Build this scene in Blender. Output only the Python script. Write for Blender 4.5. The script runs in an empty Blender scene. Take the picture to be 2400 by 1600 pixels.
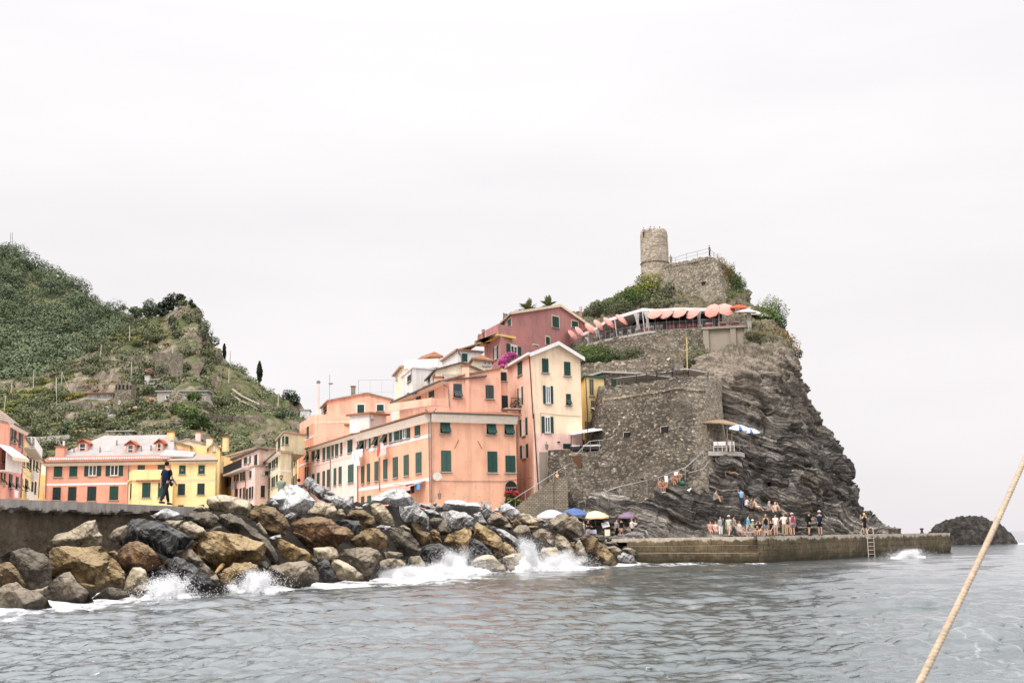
import bpy,bmesh,math,random
import numpy as np
from mathutils import Vector,Matrix
random.seed(7); RNG = np.random.default_rng(7)
SC = bpy.context.scene; COL = SC.collection
R_ = math.radians
# ------------------------------------------------------------------ camera geometry
F,E = 2750.0,2.0                       # focal length in photo pixels, eye height above the sea
ROLL = R_(1.0)
def hor(px): return 1243.0 + (2400.0 - px) * math.tan(ROLL)
PITCH = math.atan((hor(1200) - 800) * math.cos(ROLL) / F)
CR = Matrix.Rotation(math.pi / 2 + PITCH,3,'X') @ Matrix.Rotation(-ROLL,3,'Z')
CRN = np.array(CR)
def ray(px,py): return CR @ Vector(((px - 1200) / F,(800 - py) / F,-1))
def pt(px,py,d):
 v = ray(px,py); v = v * (d / v.y); return Vector((v.x,v.y,v.z + E))
def ptz(px,py,z):
 v = ray(px,py); v = v * ((z - E) / v.z); return Vector((v.x,v.y,v.z + E))
def proj(p):
 v = CR.transposed() @ (Vector(p) - Vector((0,0,E))); return 1200 - F * v.x / v.z,800 + F * v.y / v.z
def ptn(px,py,d):                       # arrays
 v = np.stack([(px - 1200) / F,(800 - py) / F,-np.ones_like(px)],-1) @ CRN.T
 v = v * (d / v[...,1])[...,None]; v[...,2] += E; return v
# ------------------------------------------------------------------ noise
def _h(ix,iy,iz,s):
 n = (ix.astype(np.int64) * 374761393 + iy.astype(np.int64) * 668265263 + iz.astype(np.int64) * 1274126177 + s * 974711) & 0xffffffff
 n = ((n ^ (n >> 13)) * 1274126177) & 0xffffffff
 n = ((n ^ (n >> 16)) * 2246822519) & 0xffffffff
 return ((n ^ (n >> 15)) & 0xffffff) / 8388607.5 - 1.0
def vnoise(p,s=0):
 p = np.asarray(p,float); i = np.floor(p); f = p - i; f = f * f * (3 - 2 * f)
 x,y,z = i[...,0],i[...,1],i[...,2]; r = 0
 for a in (0,1):
  wa = f[...,0] if a else 1 - f[...,0]
  for b in (0,1):
   wb = f[...,1] if b else 1 - f[...,1]
   for c in (0,1):
    wc = f[...,2] if c else 1 - f[...,2]
    r = r + wa * wb * wc * _h(x + a,y + b,z + c,s)
 return r
def fbm(p,o=4,s=0,g=.5):
 r = 0; a = 1.0; t = 0
 for k in range(o): r = r + a * vnoise(p * (2.03 ** k) + 17.3 * k,s + k); t += a; a *= g
 return r / t
# ------------------------------------------------------------------ objects
ORG = {}
def props(o,label=None,cat=None,group=None,kind=None):
 if label: o['label'] = label
 if cat: o['category'] = cat
 if group: o['group'] = group
 if kind: o['kind'] = kind
 return o
def thing(name,loc,label,cat,group=None):
 o = bpy.data.objects.new(name,None); COL.objects.link(o); o.location = Vector(loc)
 o.empty_display_size = .2; ORG[o.name] = Vector(loc); return props(o,label,cat,group)
def np_mesh(name,V,Q,smooth=True):
 V = np.asarray(V,np.float32); Q = np.asarray(Q,np.int32); n = Q.shape[1]
 me = bpy.data.meshes.new(name); me.vertices.add(len(V)); me.vertices.foreach_set('co',V.ravel())
 me.loops.add(Q.size); me.loops.foreach_set('vertex_index',Q.ravel())
 me.polygons.add(len(Q)); me.polygons.foreach_set('loop_start',np.arange(0,Q.size,n,dtype=np.int32))
 me.polygons.foreach_set('loop_total',np.full(len(Q),n,np.int32))
 me.polygons.foreach_set('use_smooth',np.full(len(Q),smooth))
 me.update(calc_edges=True); return me
def link(name,me,mat,parent=None):
 o = bpy.data.objects.new(name,me); COL.objects.link(o)
 if mat: me.materials.append(mat)
 if parent is not None: o.parent = parent; ORG[o.name] = ORG[parent.name]
 return o
def np_obj(name,V,Q,mat,parent=None,smooth=True):
 V = np.asarray(V,float)
 if parent is not None: org = ORG[parent.name]
 else: org = Vector((V[:,0].mean(),V[:,1].mean(),V[:,2].min()))
 me = np_mesh(name,V - np.array(org),Q,smooth); o = link(name,me,mat,parent)
 if parent is None: o.location = org; ORG[o.name] = org
 return o
class MB:
 def __init__(s): s.v = []; s.f = []
 def add(s,vs,fs):
  b = len(s.v); s.v += [Vector(v) for v in vs]; s.f += [tuple(b + i for i in f) for f in fs]; return s
 def hexa(s,b,t):                    # bottom and top rings of the same length
  n = len(b); return s.add(list(b) + list(t),[tuple(range(n))[::-1],tuple(range(n,2 * n))] + [(i,(i + 1) % n,n + (i + 1) % n,n + i) for i in range(n)])
 def box(s,c,x,y,z):               # centre and three half-axis vectors
  c,x,y,z = map(Vector,(c,x,y,z))
  return s.hexa([c - x - y - z,c + x - y - z,c + x + y - z,c - x + y - z],[c - x - y + z,c + x - y + z,c + x + y + z,c - x + y + z])
 def abox(s,x0,y0,z0,x1,y1,z1):
  return s.box(((x0 + x1) / 2,(y0 + y1) / 2,(z0 + z1) / 2),((x1 - x0) / 2,0,0),(0,(y1 - y0) / 2,0),(0,0,(z1 - z0) / 2))
 def slab(s,pts,t,up=Vector((0,0,1))):
  pts = [Vector(p) for p in pts]; return s.hexa([p - up * t for p in pts],pts)
 def tube(s,pts,r,n=6,cap=True):
  pts = [Vector(p) for p in pts]; rs = r if isinstance(r,(list,tuple)) else [r] * len(pts); vs = []; fs = []
  for i,p in enumerate(pts):
   t = (pts[min(i + 1,len(pts) - 1)] - pts[max(i - 1,0)]).normalized()
   a = t.cross(Vector((0,0,1)) if abs(t.z) < .95 else Vector((1,0,0))).normalized(); b = t.cross(a)
   for k in range(n):
    w = 2 * math.pi * k / n; vs.append(p + a * (math.cos(w) * rs[i]) + b * (math.sin(w) * rs[i]))
  for i in range(len(pts) - 1):
   for k in range(n): fs.append((i * n + k,i * n + (k + 1) % n,(i + 1) * n + (k + 1) % n,(i + 1) * n + k))
  if cap: fs += [tuple(range(n))[::-1],tuple(range((len(pts) - 1) * n,len(pts) * n))]
  return s.add(vs,fs)
 def lathe(s,prof,c,n=16,close=True):
  c = Vector(c); vs = []; fs = []
  for r,z in prof:
   for k in range(n):
    w = 2 * math.pi * k / n; vs.append(c + Vector((math.cos(w) * r,math.sin(w) * r,z)))
  m = len(prof)
  for i in range(m - 1):
   for k in range(n): fs.append((i * n + k,i * n + (k + 1) % n,(i + 1) * n + (k + 1) % n,(i + 1) * n + k))
  if close: fs += [tuple(range(n))[::-1],tuple(range((m - 1) * n,m * n))]
  return s.add(vs,fs)
 def ball(s,c,rx,ry=None,rz=None,n=8):
  ry = ry or rx; rz = rz or rx; c = Vector(c); vs = []; fs = []; m = n // 2 + 1
  for i in range(m + 1):
   th = math.pi * i / m
   for k in range(n):
    w = 2 * math.pi * k / n; vs.append(c + Vector((rx * math.sin(th) * math.cos(w),ry * math.sin(th) * math.sin(w),rz * math.cos(th))))
  for i in range(m):
   for k in range(n): fs.append((i * n + k,(i + 1) * n + k,(i + 1) * n + (k + 1) % n,i * n + (k + 1) % n))
  return s.add(vs,fs)
 def build(s,name,mat,parent=None,smooth=False):
  if parent is not None: org = ORG[parent.name]
  else:
   n = len(s.v); org = Vector((sum(v.x for v in s.v) / n,sum(v.y for v in s.v) / n,min(v.z for v in s.v)))
  me = bpy.data.meshes.new(name); me.from_pydata([v - org for v in s.v],[],s.f)
  bm = bmesh.new(); bm.from_mesh(me); bmesh.ops.remove_doubles(bm,verts=bm.verts,dist=1e-5); bmesh.ops.recalc_face_normals(bm,faces=bm.faces); bm.to_mesh(me); bm.free()
  if smooth: me.polygons.foreach_set('use_smooth',[True] * len(me.polygons))
  me.update(); o = link(name,me,mat,parent)
  if parent is None: o.location = org; ORG[o.name] = org
  return o
 def one(s,name,mat,label,cat,group=None,smooth=False): return props(s.build(name,mat,None,smooth),label,cat,group)
# ------------------------------------------------------------------ materials
def srgb(r,g,b):
 f = lambda c: (c / 255 / 12.92) if c / 255 <= .04045 else ((c / 255 + .055) / 1.055) ** 2.4
 return (f(r),f(g),f(b),1)
c4 = lambda r,g,b: (r,g,b,1)
class NT:
 def __init__(s,name):
  s.m = bpy.data.materials.new(name); s.m.use_nodes = True; s.t = s.m.node_tree; s.t.nodes.clear()
  s.out = s.n('ShaderNodeOutputMaterial'); s.geo = s.n('ShaderNodeNewGeometry'); s.P = s.geo.outputs['Position']
 def n(s,ty,**kw):
  o = s.t.nodes.new(ty)
  for k,v in kw.items(): setattr(o,k,v)
  return o
 def put(s,sock,v):
  if hasattr(v,'is_output'): s.t.links.new(v,sock)
  elif v is not None: sock.default_value = v
 def map(s,scale=(1,1,1),rot=(0,0,0),src=None):
  o = s.n('ShaderNodeMapping'); s.put(o.inputs['Vector'],src or s.P); o.inputs['Scale'].default_value = scale; o.inputs['Rotation'].default_value = rot; return o.outputs[0]
 def noise(s,scale,detail=5,rough=.55,vec=None,dist=0):
  o = s.n('ShaderNodeTexNoise'); s.put(o.inputs['Vector'],vec or s.P); o.inputs['Scale'].default_value = scale; o.inputs['Detail'].default_value = detail
  o.inputs['Roughness'].default_value = rough; o.inputs['Distortion'].default_value = dist; return o.outputs[0]
 def wave(s,scale,vec=None,dist=0,dscale=1,prof='SIN',dirn='Z',detail=2):
  o = s.n('ShaderNodeTexWave',wave_profile=prof,bands_direction=dirn); s.put(o.inputs['Vector'],vec or s.P)
  o.inputs['Scale'].default_value = scale; o.inputs['Distortion'].default_value = dist; o.inputs['Detail Scale'].default_value = dscale; o.inputs['Detail'].default_value = detail; return o.outputs[1]
 def voro(s,scale,vec=None,feat='F1',out=0,rand=1):
  o = s.n('ShaderNodeTexVoronoi',feature=feat); s.put(o.inputs['Vector'],vec or s.P); o.inputs['Scale'].default_value = scale; o.inputs['Randomness'].default_value = rand; return o.outputs[out]
 def ramp(s,fac,stops,interp='LINEAR'):
  o = s.n('ShaderNodeValToRGB'); o.color_ramp.interpolation = interp; e = o.color_ramp.elements
  while len(e) < len(stops): e.new(.5)
  for i,(p,c) in enumerate(stops): e[i].position = p; e[i].color = c if hasattr(c,'__len__') else (c,c,c,1)
  s.put(o.inputs[0],fac); return o.outputs[0]
 def mix(s,fac,a,b,mode='MIX'):
  o = s.n('ShaderNodeMix',data_type='RGBA',blend_type=mode); s.put(o.inputs[0],fac); s.put(o.inputs[6],a); s.put(o.inputs[7],b); return o.outputs[2]
 def math(s,op,a,b=None,clamp=False):
  o = s.n('ShaderNodeMath',operation=op,use_clamp=clamp); s.put(o.inputs[0],a); s.put(o.inputs[1],b); return o.outputs[0]
 def sep(s,src=None):
  o = s.n('ShaderNodeSeparateXYZ'); s.put(o.inputs[0],src or s.P); return o.outputs
 def attr(s,name):
  o = s.n('ShaderNodeAttribute',attribute_name=name); return o.outputs['Fac']
 def rand(s): return s.n('ShaderNodeObjectInfo').outputs['Random']
 def bump(s,h,strength=.4,dist=.05):
  o = s.n('ShaderNodeBump'); s.put(o.inputs['Height'],h); o.inputs['Strength'].default_value = strength; o.inputs['Distance'].default_value = dist; return o.outputs[0]
 def bsdf(s,color,rough=.9,normal=None,spec=.3,**kw):
  o = s.n('ShaderNodeBsdfPrincipled'); s.put(o.inputs['Base Color'],color); s.put(o.inputs['Roughness'],rough); s.put(o.inputs['Specular IOR Level'],spec)
  if normal is not None: s.put(o.inputs['Normal'],normal)
  for k,v in kw.items(): s.put(o.inputs[k.replace('_',' ')],v)
  s.t.links.new(o.outputs[0],s.out.inputs[0]); return s.m
def sc(c,k): return (min(c[0] * k,1),min(c[1] * k,1),min(c[2] * k,1),1)
MC = {}
def plain(name,c,rough=.7,metal=0,var=.18,scale=3,spec=.3):
 if name in MC: return MC[name]
 t = NT(name); n = t.noise(scale,4); col = t.ramp(n,[(.3,sc(c,1 - var)),(.7,sc(c,1 + var))])
 MC[name] = t.bsdf(col,rough,spec=spec,Metallic=metal); return MC[name]
def plaster(name,c,dirt=(.25,.19,.15,1),stain=.5,low=None):
 if name in MC: return MC[name]
 t = NT(name); base = t.ramp(t.noise(.5,6,.6),[(.25,sc(c,.80)),(.5,c),(.8,sc(c,1.12))])
 st = t.math('MULTIPLY',t.ramp(t.noise(1.2,5,.6,t.map((1,1,.09))),[(.5,0),(.78,1)]),stain)
 col = t.mix(st,base,dirt)
 pt_ = t.ramp(t.noise(.8,8,.7,t.map((1,1,1),(2,1,0))),[(.60,0),(.64,1)]); col = t.mix(t.math('MULTIPLY',pt_,.28),col,sc(c,.72))
 if low:                                # flaking plaster low on the wall: colour, height, width
  m = t.math('SUBTRACT',low[1],t.sep()[2]); m = t.math('DIVIDE',m,low[2],True)
  nn = t.ramp(t.noise(2.6,8,.75,t.map((1,1,.8))),[(.56,0),(.62,1)]); col = t.mix(t.math('MULTIPLY',m,nn),col,low[0])
 MC[name] = t.bsdf(col,.92,t.bump(t.noise(5,6,.7),.25,.03),spec=.15); return MC[name]
def rubble(name,c1,c2,mortar,scale=2.6,flat=1.8,lightspots=.0,bump=.8,stain=.5,flank=False):
 if name in MC: return MC[name]
 t = NT(name); v = t.map((1,1,flat)); wv = t.n('ShaderNodeVectorMath',operation='ADD'); t.put(wv.inputs[0],v)
 sm = t.n('ShaderNodeVectorMath',operation='SCALE'); nc = t.n('ShaderNodeTexNoise'); t.put(nc.inputs['Vector'],t.P); nc.inputs['Scale'].default_value = 1.1
 t.put(sm.inputs[0],nc.outputs[1]); sm.inputs['Scale'].default_value = .5; t.put(wv.inputs[1],sm.outputs[0]); vv = wv.outputs[0]
 cell = t.sep(t.voro(scale,vv,out=1)); edge = t.voro(scale,vv,'DISTANCE_TO_EDGE')
 col = t.ramp(cell[0],[(0,sc(c1,.65)),(.4,c1),(.75,c2),(.93,sc(c2,1.15)),(1,sc(c2,1.15 + lightspots * 2.2))])
 col = t.mix(t.ramp(edge,[(.02,1),(.09,0)]),col,mortar)
 blot = t.ramp(t.noise(.33,6,.65),[(.42,0),(.62,1)]); col = t.mix(t.math('MULTIPLY',blot,stain),col,sc(c1,.45))
 b2 = t.ramp(t.noise(.22,5,.6,t.map((1,1,1),(1,2,3))),[(.52,0),(.68,1)]); col = t.mix(t.math('MULTIPLY',b2,.5),col,sc(c2,1.1))
 if flank: col = t.mix(t.math('MULTIPLY',t.ramp(t.math('ADD',t.sep(t.geo.outputs['Normal'])[0],t.math('MULTIPLY',t.noise(.8,4),.3)),[(.32,0),(.6,1)]),.75),col,t.ramp(cell[0],[(0,c4(.20,.165,.13)),(1,c4(.46,.40,.32))]))  # stones facing right are painted paler, as if lit
 h = t.math('ADD',t.ramp(edge,[(0,0),(.12,1)]),t.math('MULTIPLY',t.noise(9,4),.5))
 MC[name] = t.bsdf(col,.95,t.bump(h,bump,.09),spec=.1); return MC[name]
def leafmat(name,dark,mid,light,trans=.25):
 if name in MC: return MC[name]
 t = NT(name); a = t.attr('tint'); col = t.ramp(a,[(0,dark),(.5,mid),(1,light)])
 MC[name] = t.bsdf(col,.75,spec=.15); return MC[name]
# ------------------------------------------------------------------ leaf clouds
def leaf_cards(centers,radii,per,size,flat=1.0,seed=1,shell=.55,jit=.55):
 """many small leaf faces spread through the ellipsoids centers/radii -> verts, quads, tint per face"""
 rng = np.random.default_rng(seed); C = np.asarray(centers,float); Rr = np.asarray(radii,float)
 if Rr.ndim == 1: Rr = np.stack([Rr,Rr,Rr * flat],-1)
 n = len(C); idx = np.repeat(np.arange(n),per if np.isscalar(per) else np.asarray(per)); m = len(idx)
 d = rng.normal(size=(m,3)); d /= np.linalg.norm(d,axis=1)[:,None]
 rr = shell + (1 - shell) * rng.random(m) ** .6; lump = 1 + .32 * vnoise(d * 2.2 + idx[:,None] * 3.7,seed)
 p = C[idx] + d * Rr[idx] * (rr * lump)[:,None]
 keep = (fbm(p / (Rr[idx].mean(1)[:,None] * .55),2,seed + 5) > -.38); p,d,idx,rr = p[keep],d[keep],idx[keep],rr[keep]; m = len(p)
 nr = d + rng.normal(size=(m,3)) * jit; nr /= np.linalg.norm(nr,axis=1)[:,None]
 a = np.cross(nr,rng.normal(size=(m,3))); a /= np.linalg.norm(a,axis=1)[:,None] + 1e-9; b = np.cross(nr,a)
 s = (np.asarray(size)[idx] if not np.isscalar(size) else size) * (.55 + .9 * rng.random(m)); a *= s[:,None]; b *= (s * (.45 + .4 * rng.random(m)))[:,None]
 V = np.stack([p - a,p + b * .9,p + a,p - b * .9],1).reshape(-1,3); Q = np.arange(4 * m).reshape(-1,4)
 tint = .36 + .40 * d[:,2] + .20 * _h(idx,idx * 0 + 3,idx * 0,seed) + .11 * rng.normal(size=m) + .5 * (rr - .8)  # crown tops painted lighter, undersides and inner leaves darker, as shading
 return V,Q,np.clip(tint,0,1)
def leaf_obj(name,lc,mat,parent=None):
 V,Q,T = lc; o = np_obj(name,V,Q,mat,parent,smooth=False)
 at = o.data.attributes.new('tint','FLOAT','FACE'); at.data.foreach_set('value',T.astype(np.float32)); return o
# ------------------------------------------------------------------ shared materials
c4 = lambda r,g,b: (r,g,b,1)
M = {}
M['shutter'] = None
def shutter_mat(name,c):
 t = NT(name); w = t.wave(4.2,prof='SAW'); col = t.mix(t.ramp(w,[(.1,1),(.5,0)]),c,sc(c,.55)); col = t.mix(t.math('MULTIPLY',t.noise(2,4),.25),col,sc(c,1.8))
 return t.bsdf(col,.6,spec=.3)
M['shutter'] = shutter_mat('green_shutter_paint',c4(.018,.062,.05)); M['shutter_dark'] = shutter_mat('dark_shutter_paint',c4(.016,.034,.034))
M['shutter_grey'] = shutter_mat('grey_green_shutter_paint',c4(.05,.075,.075)); M['shutter_brown'] = shutter_mat('brown_shutter_paint',c4(.12,.055,.025))
M['shutter_light'] = shutter_mat('pale_green_shutter_paint',c4(.045,.10,.082))
M['white'] = plain('white_paint',c4(.78,.76,.76),.6,var=.06); M['cream_trim'] = plain('cream_trim_paint',c4(.72,.60,.44),.8,var=.08)
M['stone_trim'] = plain('pale_stone',c4(.48,.44,.40),.85); M['soffit'] = plain('soffit_plaster',c4(.82,.73,.64),.9,var=.06)
M['gutter'] = plain('weathered_copper',c4(.12,.105,.09),.6,.3); M['pipe'] = plain('grey_downpipe',c4(.24,.20,.17),.6,.2)
M['dark'] = plain('shade_dark_interior',c4(.018,.017,.017),.8); M['iron'] = plain('wrought_iron',c4(.035,.033,.033),.6,.3)
M['steel'] = plain('grey_steel',c4(.36,.35,.34),.5,.5); M['rust'] = plain('rusty_iron',c4(.075,.045,.035),.9,var=.4)
M['wood'] = plain('weathered_wood',c4(.30,.21,.13),.85,var=.3,scale=8); M['pole'] = plain('pale_pole_wood',c4(.58,.50,.43),.8)
t = NT('window_glass'); M['glass'] = t.bsdf(t.ramp(t.noise(.7,2),[(.35,c4(.02,.024,.028)),(.7,c4(.10,.11,.12))]),.08,spec=.6)
def tile_mat(name,c):
 t = NT(name); w = t.wave(2.2,t.map((1,.4,1)),dist=1.5,dscale=2,dirn='X'); col = t.ramp(t.noise(1.6,6,.7),[(.25,sc(c,.6)),(.5,c),(.75,sc(c,1.35))])
 col = t.mix(t.ramp(w,[(.2,.55),(.6,0)]),col,sc(c,.4)); return t.bsdf(col,.9,t.bump(w,.6,.08),spec=.15)
M['tile'] = tile_mat('terracotta_tiles',c4(.42,.20,.12)); M['tile_pale'] = tile_mat('pale_roof_tiles',c4(.50,.385,.32)); M['slate'] = tile_mat('slate_roof',c4(.17,.15,.14))
M['tile_red'] = tile_mat('red_tile_edge',c4(.50,.19,.12)); M['roof_white'] = plaster('whitewashed_roof',c4(.40,.37,.36),stain=.3)
def P_(n,r,g,b,**k): M[n] = plaster(n + '_plaster',c4(r,g,b),**k)
P_('orange',.83,.455,.31,low=(c4(.44,.36,.30),8.2,2.5)); P_('orange_upper',.87,.52,.395); P_('salmon',.80,.39,.29); P_('brick_red',.70,.27,.19)
P_('striped_pink',.68,.31,.27); P_('yellow',.92,.72,.37); P_('deep_yellow',.86,.60,.22); P_('pale_pink',.90,.68,.62); P_('lilac_pink',.88,.66,.64)
P_('khaki',.74,.68,.46); P_('ochre',.68,.48,.18); P_('burgundy',.50,.235,.22); P_('cream',.95,.745,.545); P_('pale_cream',.88,.80,.62); P_('whitewash',.80,.775,.765); P_('grey_white',.74,.69,.67)
P_('cream_pink',.90,.60,.47,low=(c4(.46,.40,.36),9.5,3.0)); P_('tall_orange',.82,.36,.22); P_('pink_low',.90,.62,.54,low=(c4(.46,.40,.36),9,4))
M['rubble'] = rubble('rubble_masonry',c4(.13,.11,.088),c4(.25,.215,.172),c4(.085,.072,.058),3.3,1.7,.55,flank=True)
M['rubble_light'] = rubble('sunlit_rubble_masonry',c4(.24,.20,.155),c4(.44,.37,.29),c4(.15,.12,.095),2.2,1.9,.15)  # lit copy of the rubble, sunlight put into its paler colours
M['castle'] = rubble('castle_masonry',c4(.24,.205,.155),c4(.40,.345,.265),c4(.19,.16,.125),2.6,2.0,.1,stain=.35)
M['tower'] = rubble('round_tower_masonry',c4(.40,.335,.265),c4(.54,.465,.375),c4(.34,.285,.225),1.9,2.6,0,.6,.12)
M['terrace_wall'] = rubble('dry_stone_wall',c4(.22,.19,.15),c4(.38,.33,.265),c4(.15,.125,.10),2.6,1.8,.1)
M['buttress'] = plaster('grey_buttress_masonry',c4(.36,.31,.25),stain=.45)
t = NT('wall_blocks'); br = t.n('ShaderNodeTexBrick'); t.put(br.inputs['Vector'],t.map((1,1,1),(R_(90),0,0))); br.inputs['Scale'].default_value = 1.5
br.inputs['Color1'].default_value = c4(.36,.31,.235); br.inputs['Color2'].default_value = c4(.23,.195,.15); br.inputs['Mortar'].default_value = c4(.10,.08,.06); br.inputs['Mortar Size'].default_value = .03
M['blocks'] = t.bsdf(t.mix(t.math('MULTIPLY',t.ramp(t.noise(.8,6,.7),[(.4,0),(.7,1)]),.6),br.outputs[0],c4(.13,.11,.085)),.95,t.bump(t.math('ADD',t.noise(7,5),br.outputs[1]),.5,.05),spec=.1)
# concrete of the quay wall and pier: pale rim over a stained, weedy face
def conc(name,top,face,weed,zt,zw,joints=False):
 t = NT(name); z = t.sep()[2]; nz = t.math('ADD',z,t.math('MULTIPLY',t.noise(1.1,7,.7),1.0)); nz = t.math('SUBTRACT',nz,.5)
 col = t.ramp(t.noise(.9,7,.68,t.map((1,1,.5))),[(.3,sc(face,.6)),(.5,face),(.72,sc(face,1.5))])
 col = t.mix(t.math('MULTIPLY',t.ramp(t.noise(.35,4,.6),[(.45,0),(.6,1)]),.6),col,weed)
 col = t.mix(.8,col,t.ramp(t.noise(3.4,10,.78),[(.33,.45),(.67,1.5)]),'MULTIPLY')
 if joints: br = t.n('ShaderNodeTexBrick'); t.put(br.inputs['Vector'],t.map((1,1,1),(R_(90),0,0))); br.inputs['Scale'].default_value = .55; br.inputs['Mortar Size'].default_value = .012; br.inputs['Color1'].default_value = (1,1,1,1); br.inputs['Color2'].default_value = (.72,.72,.72,1); br.inputs['Mortar'].default_value = (.35,.35,.35,1); col = t.mix(.8,col,br.outputs[0],'MULTIPLY')
 wet = t.math('DIVIDE',t.math('SUBTRACT',zw,nz),.5,True); col = t.mix(wet,col,sc(weed,.45))
 tp = t.ramp(t.noise(3,6,.6,t.map((1,1,.15))),[(.35,sc(top,.72)),(.7,sc(top,1.1))]); edge = t.math('DIVIDE',t.math('SUBTRACT',nz,zt),.12,True)
 col = t.mix(edge,col,tp)
 up = t.math('GREATER_THAN',t.sep(t.geo.outputs['Normal'])[2],.7); col = t.mix(up,col,top)
 return t.bsdf(col,.85,t.bump(t.noise(4,8,.7),.6,.08),spec=.25)
M['quay'] = conc('quay_wall_concrete',c4(.36,.33,.30),c4(.095,.072,.05),c4(.06,.048,.028),3.36,.9)
M['pier'] = conc('pier_concrete',c4(.50,.43,.35),c4(.15,.115,.07),c4(.085,.068,.036),1.62,.6,True)
# boulders
def rockmat(name,cs,vein=None,wet=True,bs=.9):
 t = NT(name); ob = t.n('ShaderNodeTexCoord').outputs['Object']; off = t.n('ShaderNodeVectorMath',operation='ADD'); t.put(off.inputs[0],t.P)
 rr = t.math('MULTIPLY',t.rand(),60); cx = t.n('ShaderNodeCombineXYZ'); t.put(cx.inputs[0],rr); t.put(cx.inputs[2],rr); t.put(off.inputs[1],cx.outputs[0]); v = off.outputs[0]
 n1 = t.noise(1.3,10,.68,v,.6); col = t.ramp(n1,[(.30,cs[0]),(.45,cs[1]),(.56,cs[2]),(.70,cs[3])])
 n2 = t.ramp(t.noise(4.5,8,.75,v,.4),[(.33,.32),(.66,1.5)]); col = t.mix(.92,col,n2,'MULTIPLY'); st = t.ramp(t.noise(.85,7,.7,v,.8),[(.44,0),(.60,.72)]); col = t.mix(st,col,sc(cs[0],1.1)); col = t.mix(.7,col,t.ramp(t.noise(14,5,.7,v),[(.3,.6),(.7,1.4)]),'MULTIPLY')
 cr = t.ramp(t.voro(1.1,t.map((1,1,1.6),src=v),'DISTANCE_TO_EDGE'),[(0,1),(.018,0)]); col = t.mix(t.math('MULTIPLY',cr,t.math('MULTIPLY',t.ramp(t.noise(1.2,2,.5,v),[(.5,0),(.62,1)]),.55)),col,sc(cs[0],.4))
 if vein: col = t.mix(t.ramp(t.wave(.9,t.map((1,1,1),(.5,.8,.3),v),9,1.4,detail=5),[(.78,0),(.93,.8)]),col,vein)
 k = t.math('SUBTRACT',t.math('MULTIPLY',t.rand(),.45),.2); k = t.math('ADD',k,1); kc = t.n('ShaderNodeCombineColor'); [t.put(kc.inputs[i],k) for i in range(3)]; col = t.mix(1,col,kc.outputs[0],'MULTIPLY')
 pn = t.geo.outputs['Pointiness']; col = t.mix(1,col,t.ramp(pn,[(.44,.35),(.5,1),(.56,1.6)]),'MULTIPLY')  # edge light and crevice shade painted in from the curvature
 nz = t.sep(t.geo.outputs['Normal'])[2]; dry = t.math('MULTIPLY',t.ramp(t.math('ADD',nz,t.math('MULTIPLY',t.noise(3,5,.6,v),.5)),[(.45,0),(1.05,1)]),.55); col = t.mix(dry,col,sc(cs[3],1.25))  # paler dry tops; light from above is painted into this tint too
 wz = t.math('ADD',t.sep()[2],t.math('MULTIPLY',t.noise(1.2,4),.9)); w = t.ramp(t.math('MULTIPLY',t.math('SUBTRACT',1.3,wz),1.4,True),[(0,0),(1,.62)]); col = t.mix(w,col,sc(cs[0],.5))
 h = t.math('ADD',t.noise(2.6,12,.72,v),t.math('MULTIPLY',t.voro(5,v),.35)); h = t.math('ADD',h,t.math('MULTIPLY',cr,-.3))
 ro = t.math('SUBTRACT',.9,t.math('MULTIPLY',w,.7)); return t.bsdf(col,ro,t.bump(h,bs,.16),spec=.3)
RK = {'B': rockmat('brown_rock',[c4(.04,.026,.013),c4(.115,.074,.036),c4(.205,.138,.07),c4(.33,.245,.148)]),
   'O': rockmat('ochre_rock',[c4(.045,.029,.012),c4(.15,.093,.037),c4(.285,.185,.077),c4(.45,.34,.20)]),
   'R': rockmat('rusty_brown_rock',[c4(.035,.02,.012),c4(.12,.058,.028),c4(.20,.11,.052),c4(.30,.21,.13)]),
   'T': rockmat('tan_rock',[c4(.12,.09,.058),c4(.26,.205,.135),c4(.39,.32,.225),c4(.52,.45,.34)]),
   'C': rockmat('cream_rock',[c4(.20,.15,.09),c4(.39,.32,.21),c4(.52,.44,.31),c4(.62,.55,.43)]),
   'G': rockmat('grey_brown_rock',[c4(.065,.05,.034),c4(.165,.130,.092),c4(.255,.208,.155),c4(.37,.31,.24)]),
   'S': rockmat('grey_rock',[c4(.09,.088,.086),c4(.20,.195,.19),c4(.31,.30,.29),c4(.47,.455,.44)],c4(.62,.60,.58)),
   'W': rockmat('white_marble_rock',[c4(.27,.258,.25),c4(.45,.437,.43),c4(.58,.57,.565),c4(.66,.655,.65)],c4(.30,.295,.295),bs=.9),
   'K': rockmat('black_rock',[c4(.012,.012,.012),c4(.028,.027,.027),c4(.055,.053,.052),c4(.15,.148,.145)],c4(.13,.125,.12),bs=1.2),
   'D': rockmat('dark_brown_rock',[c4(.022,.018,.013),c4(.062,.05,.037),c4(.115,.093,.068),c4(.22,.19,.15)])}
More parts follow.
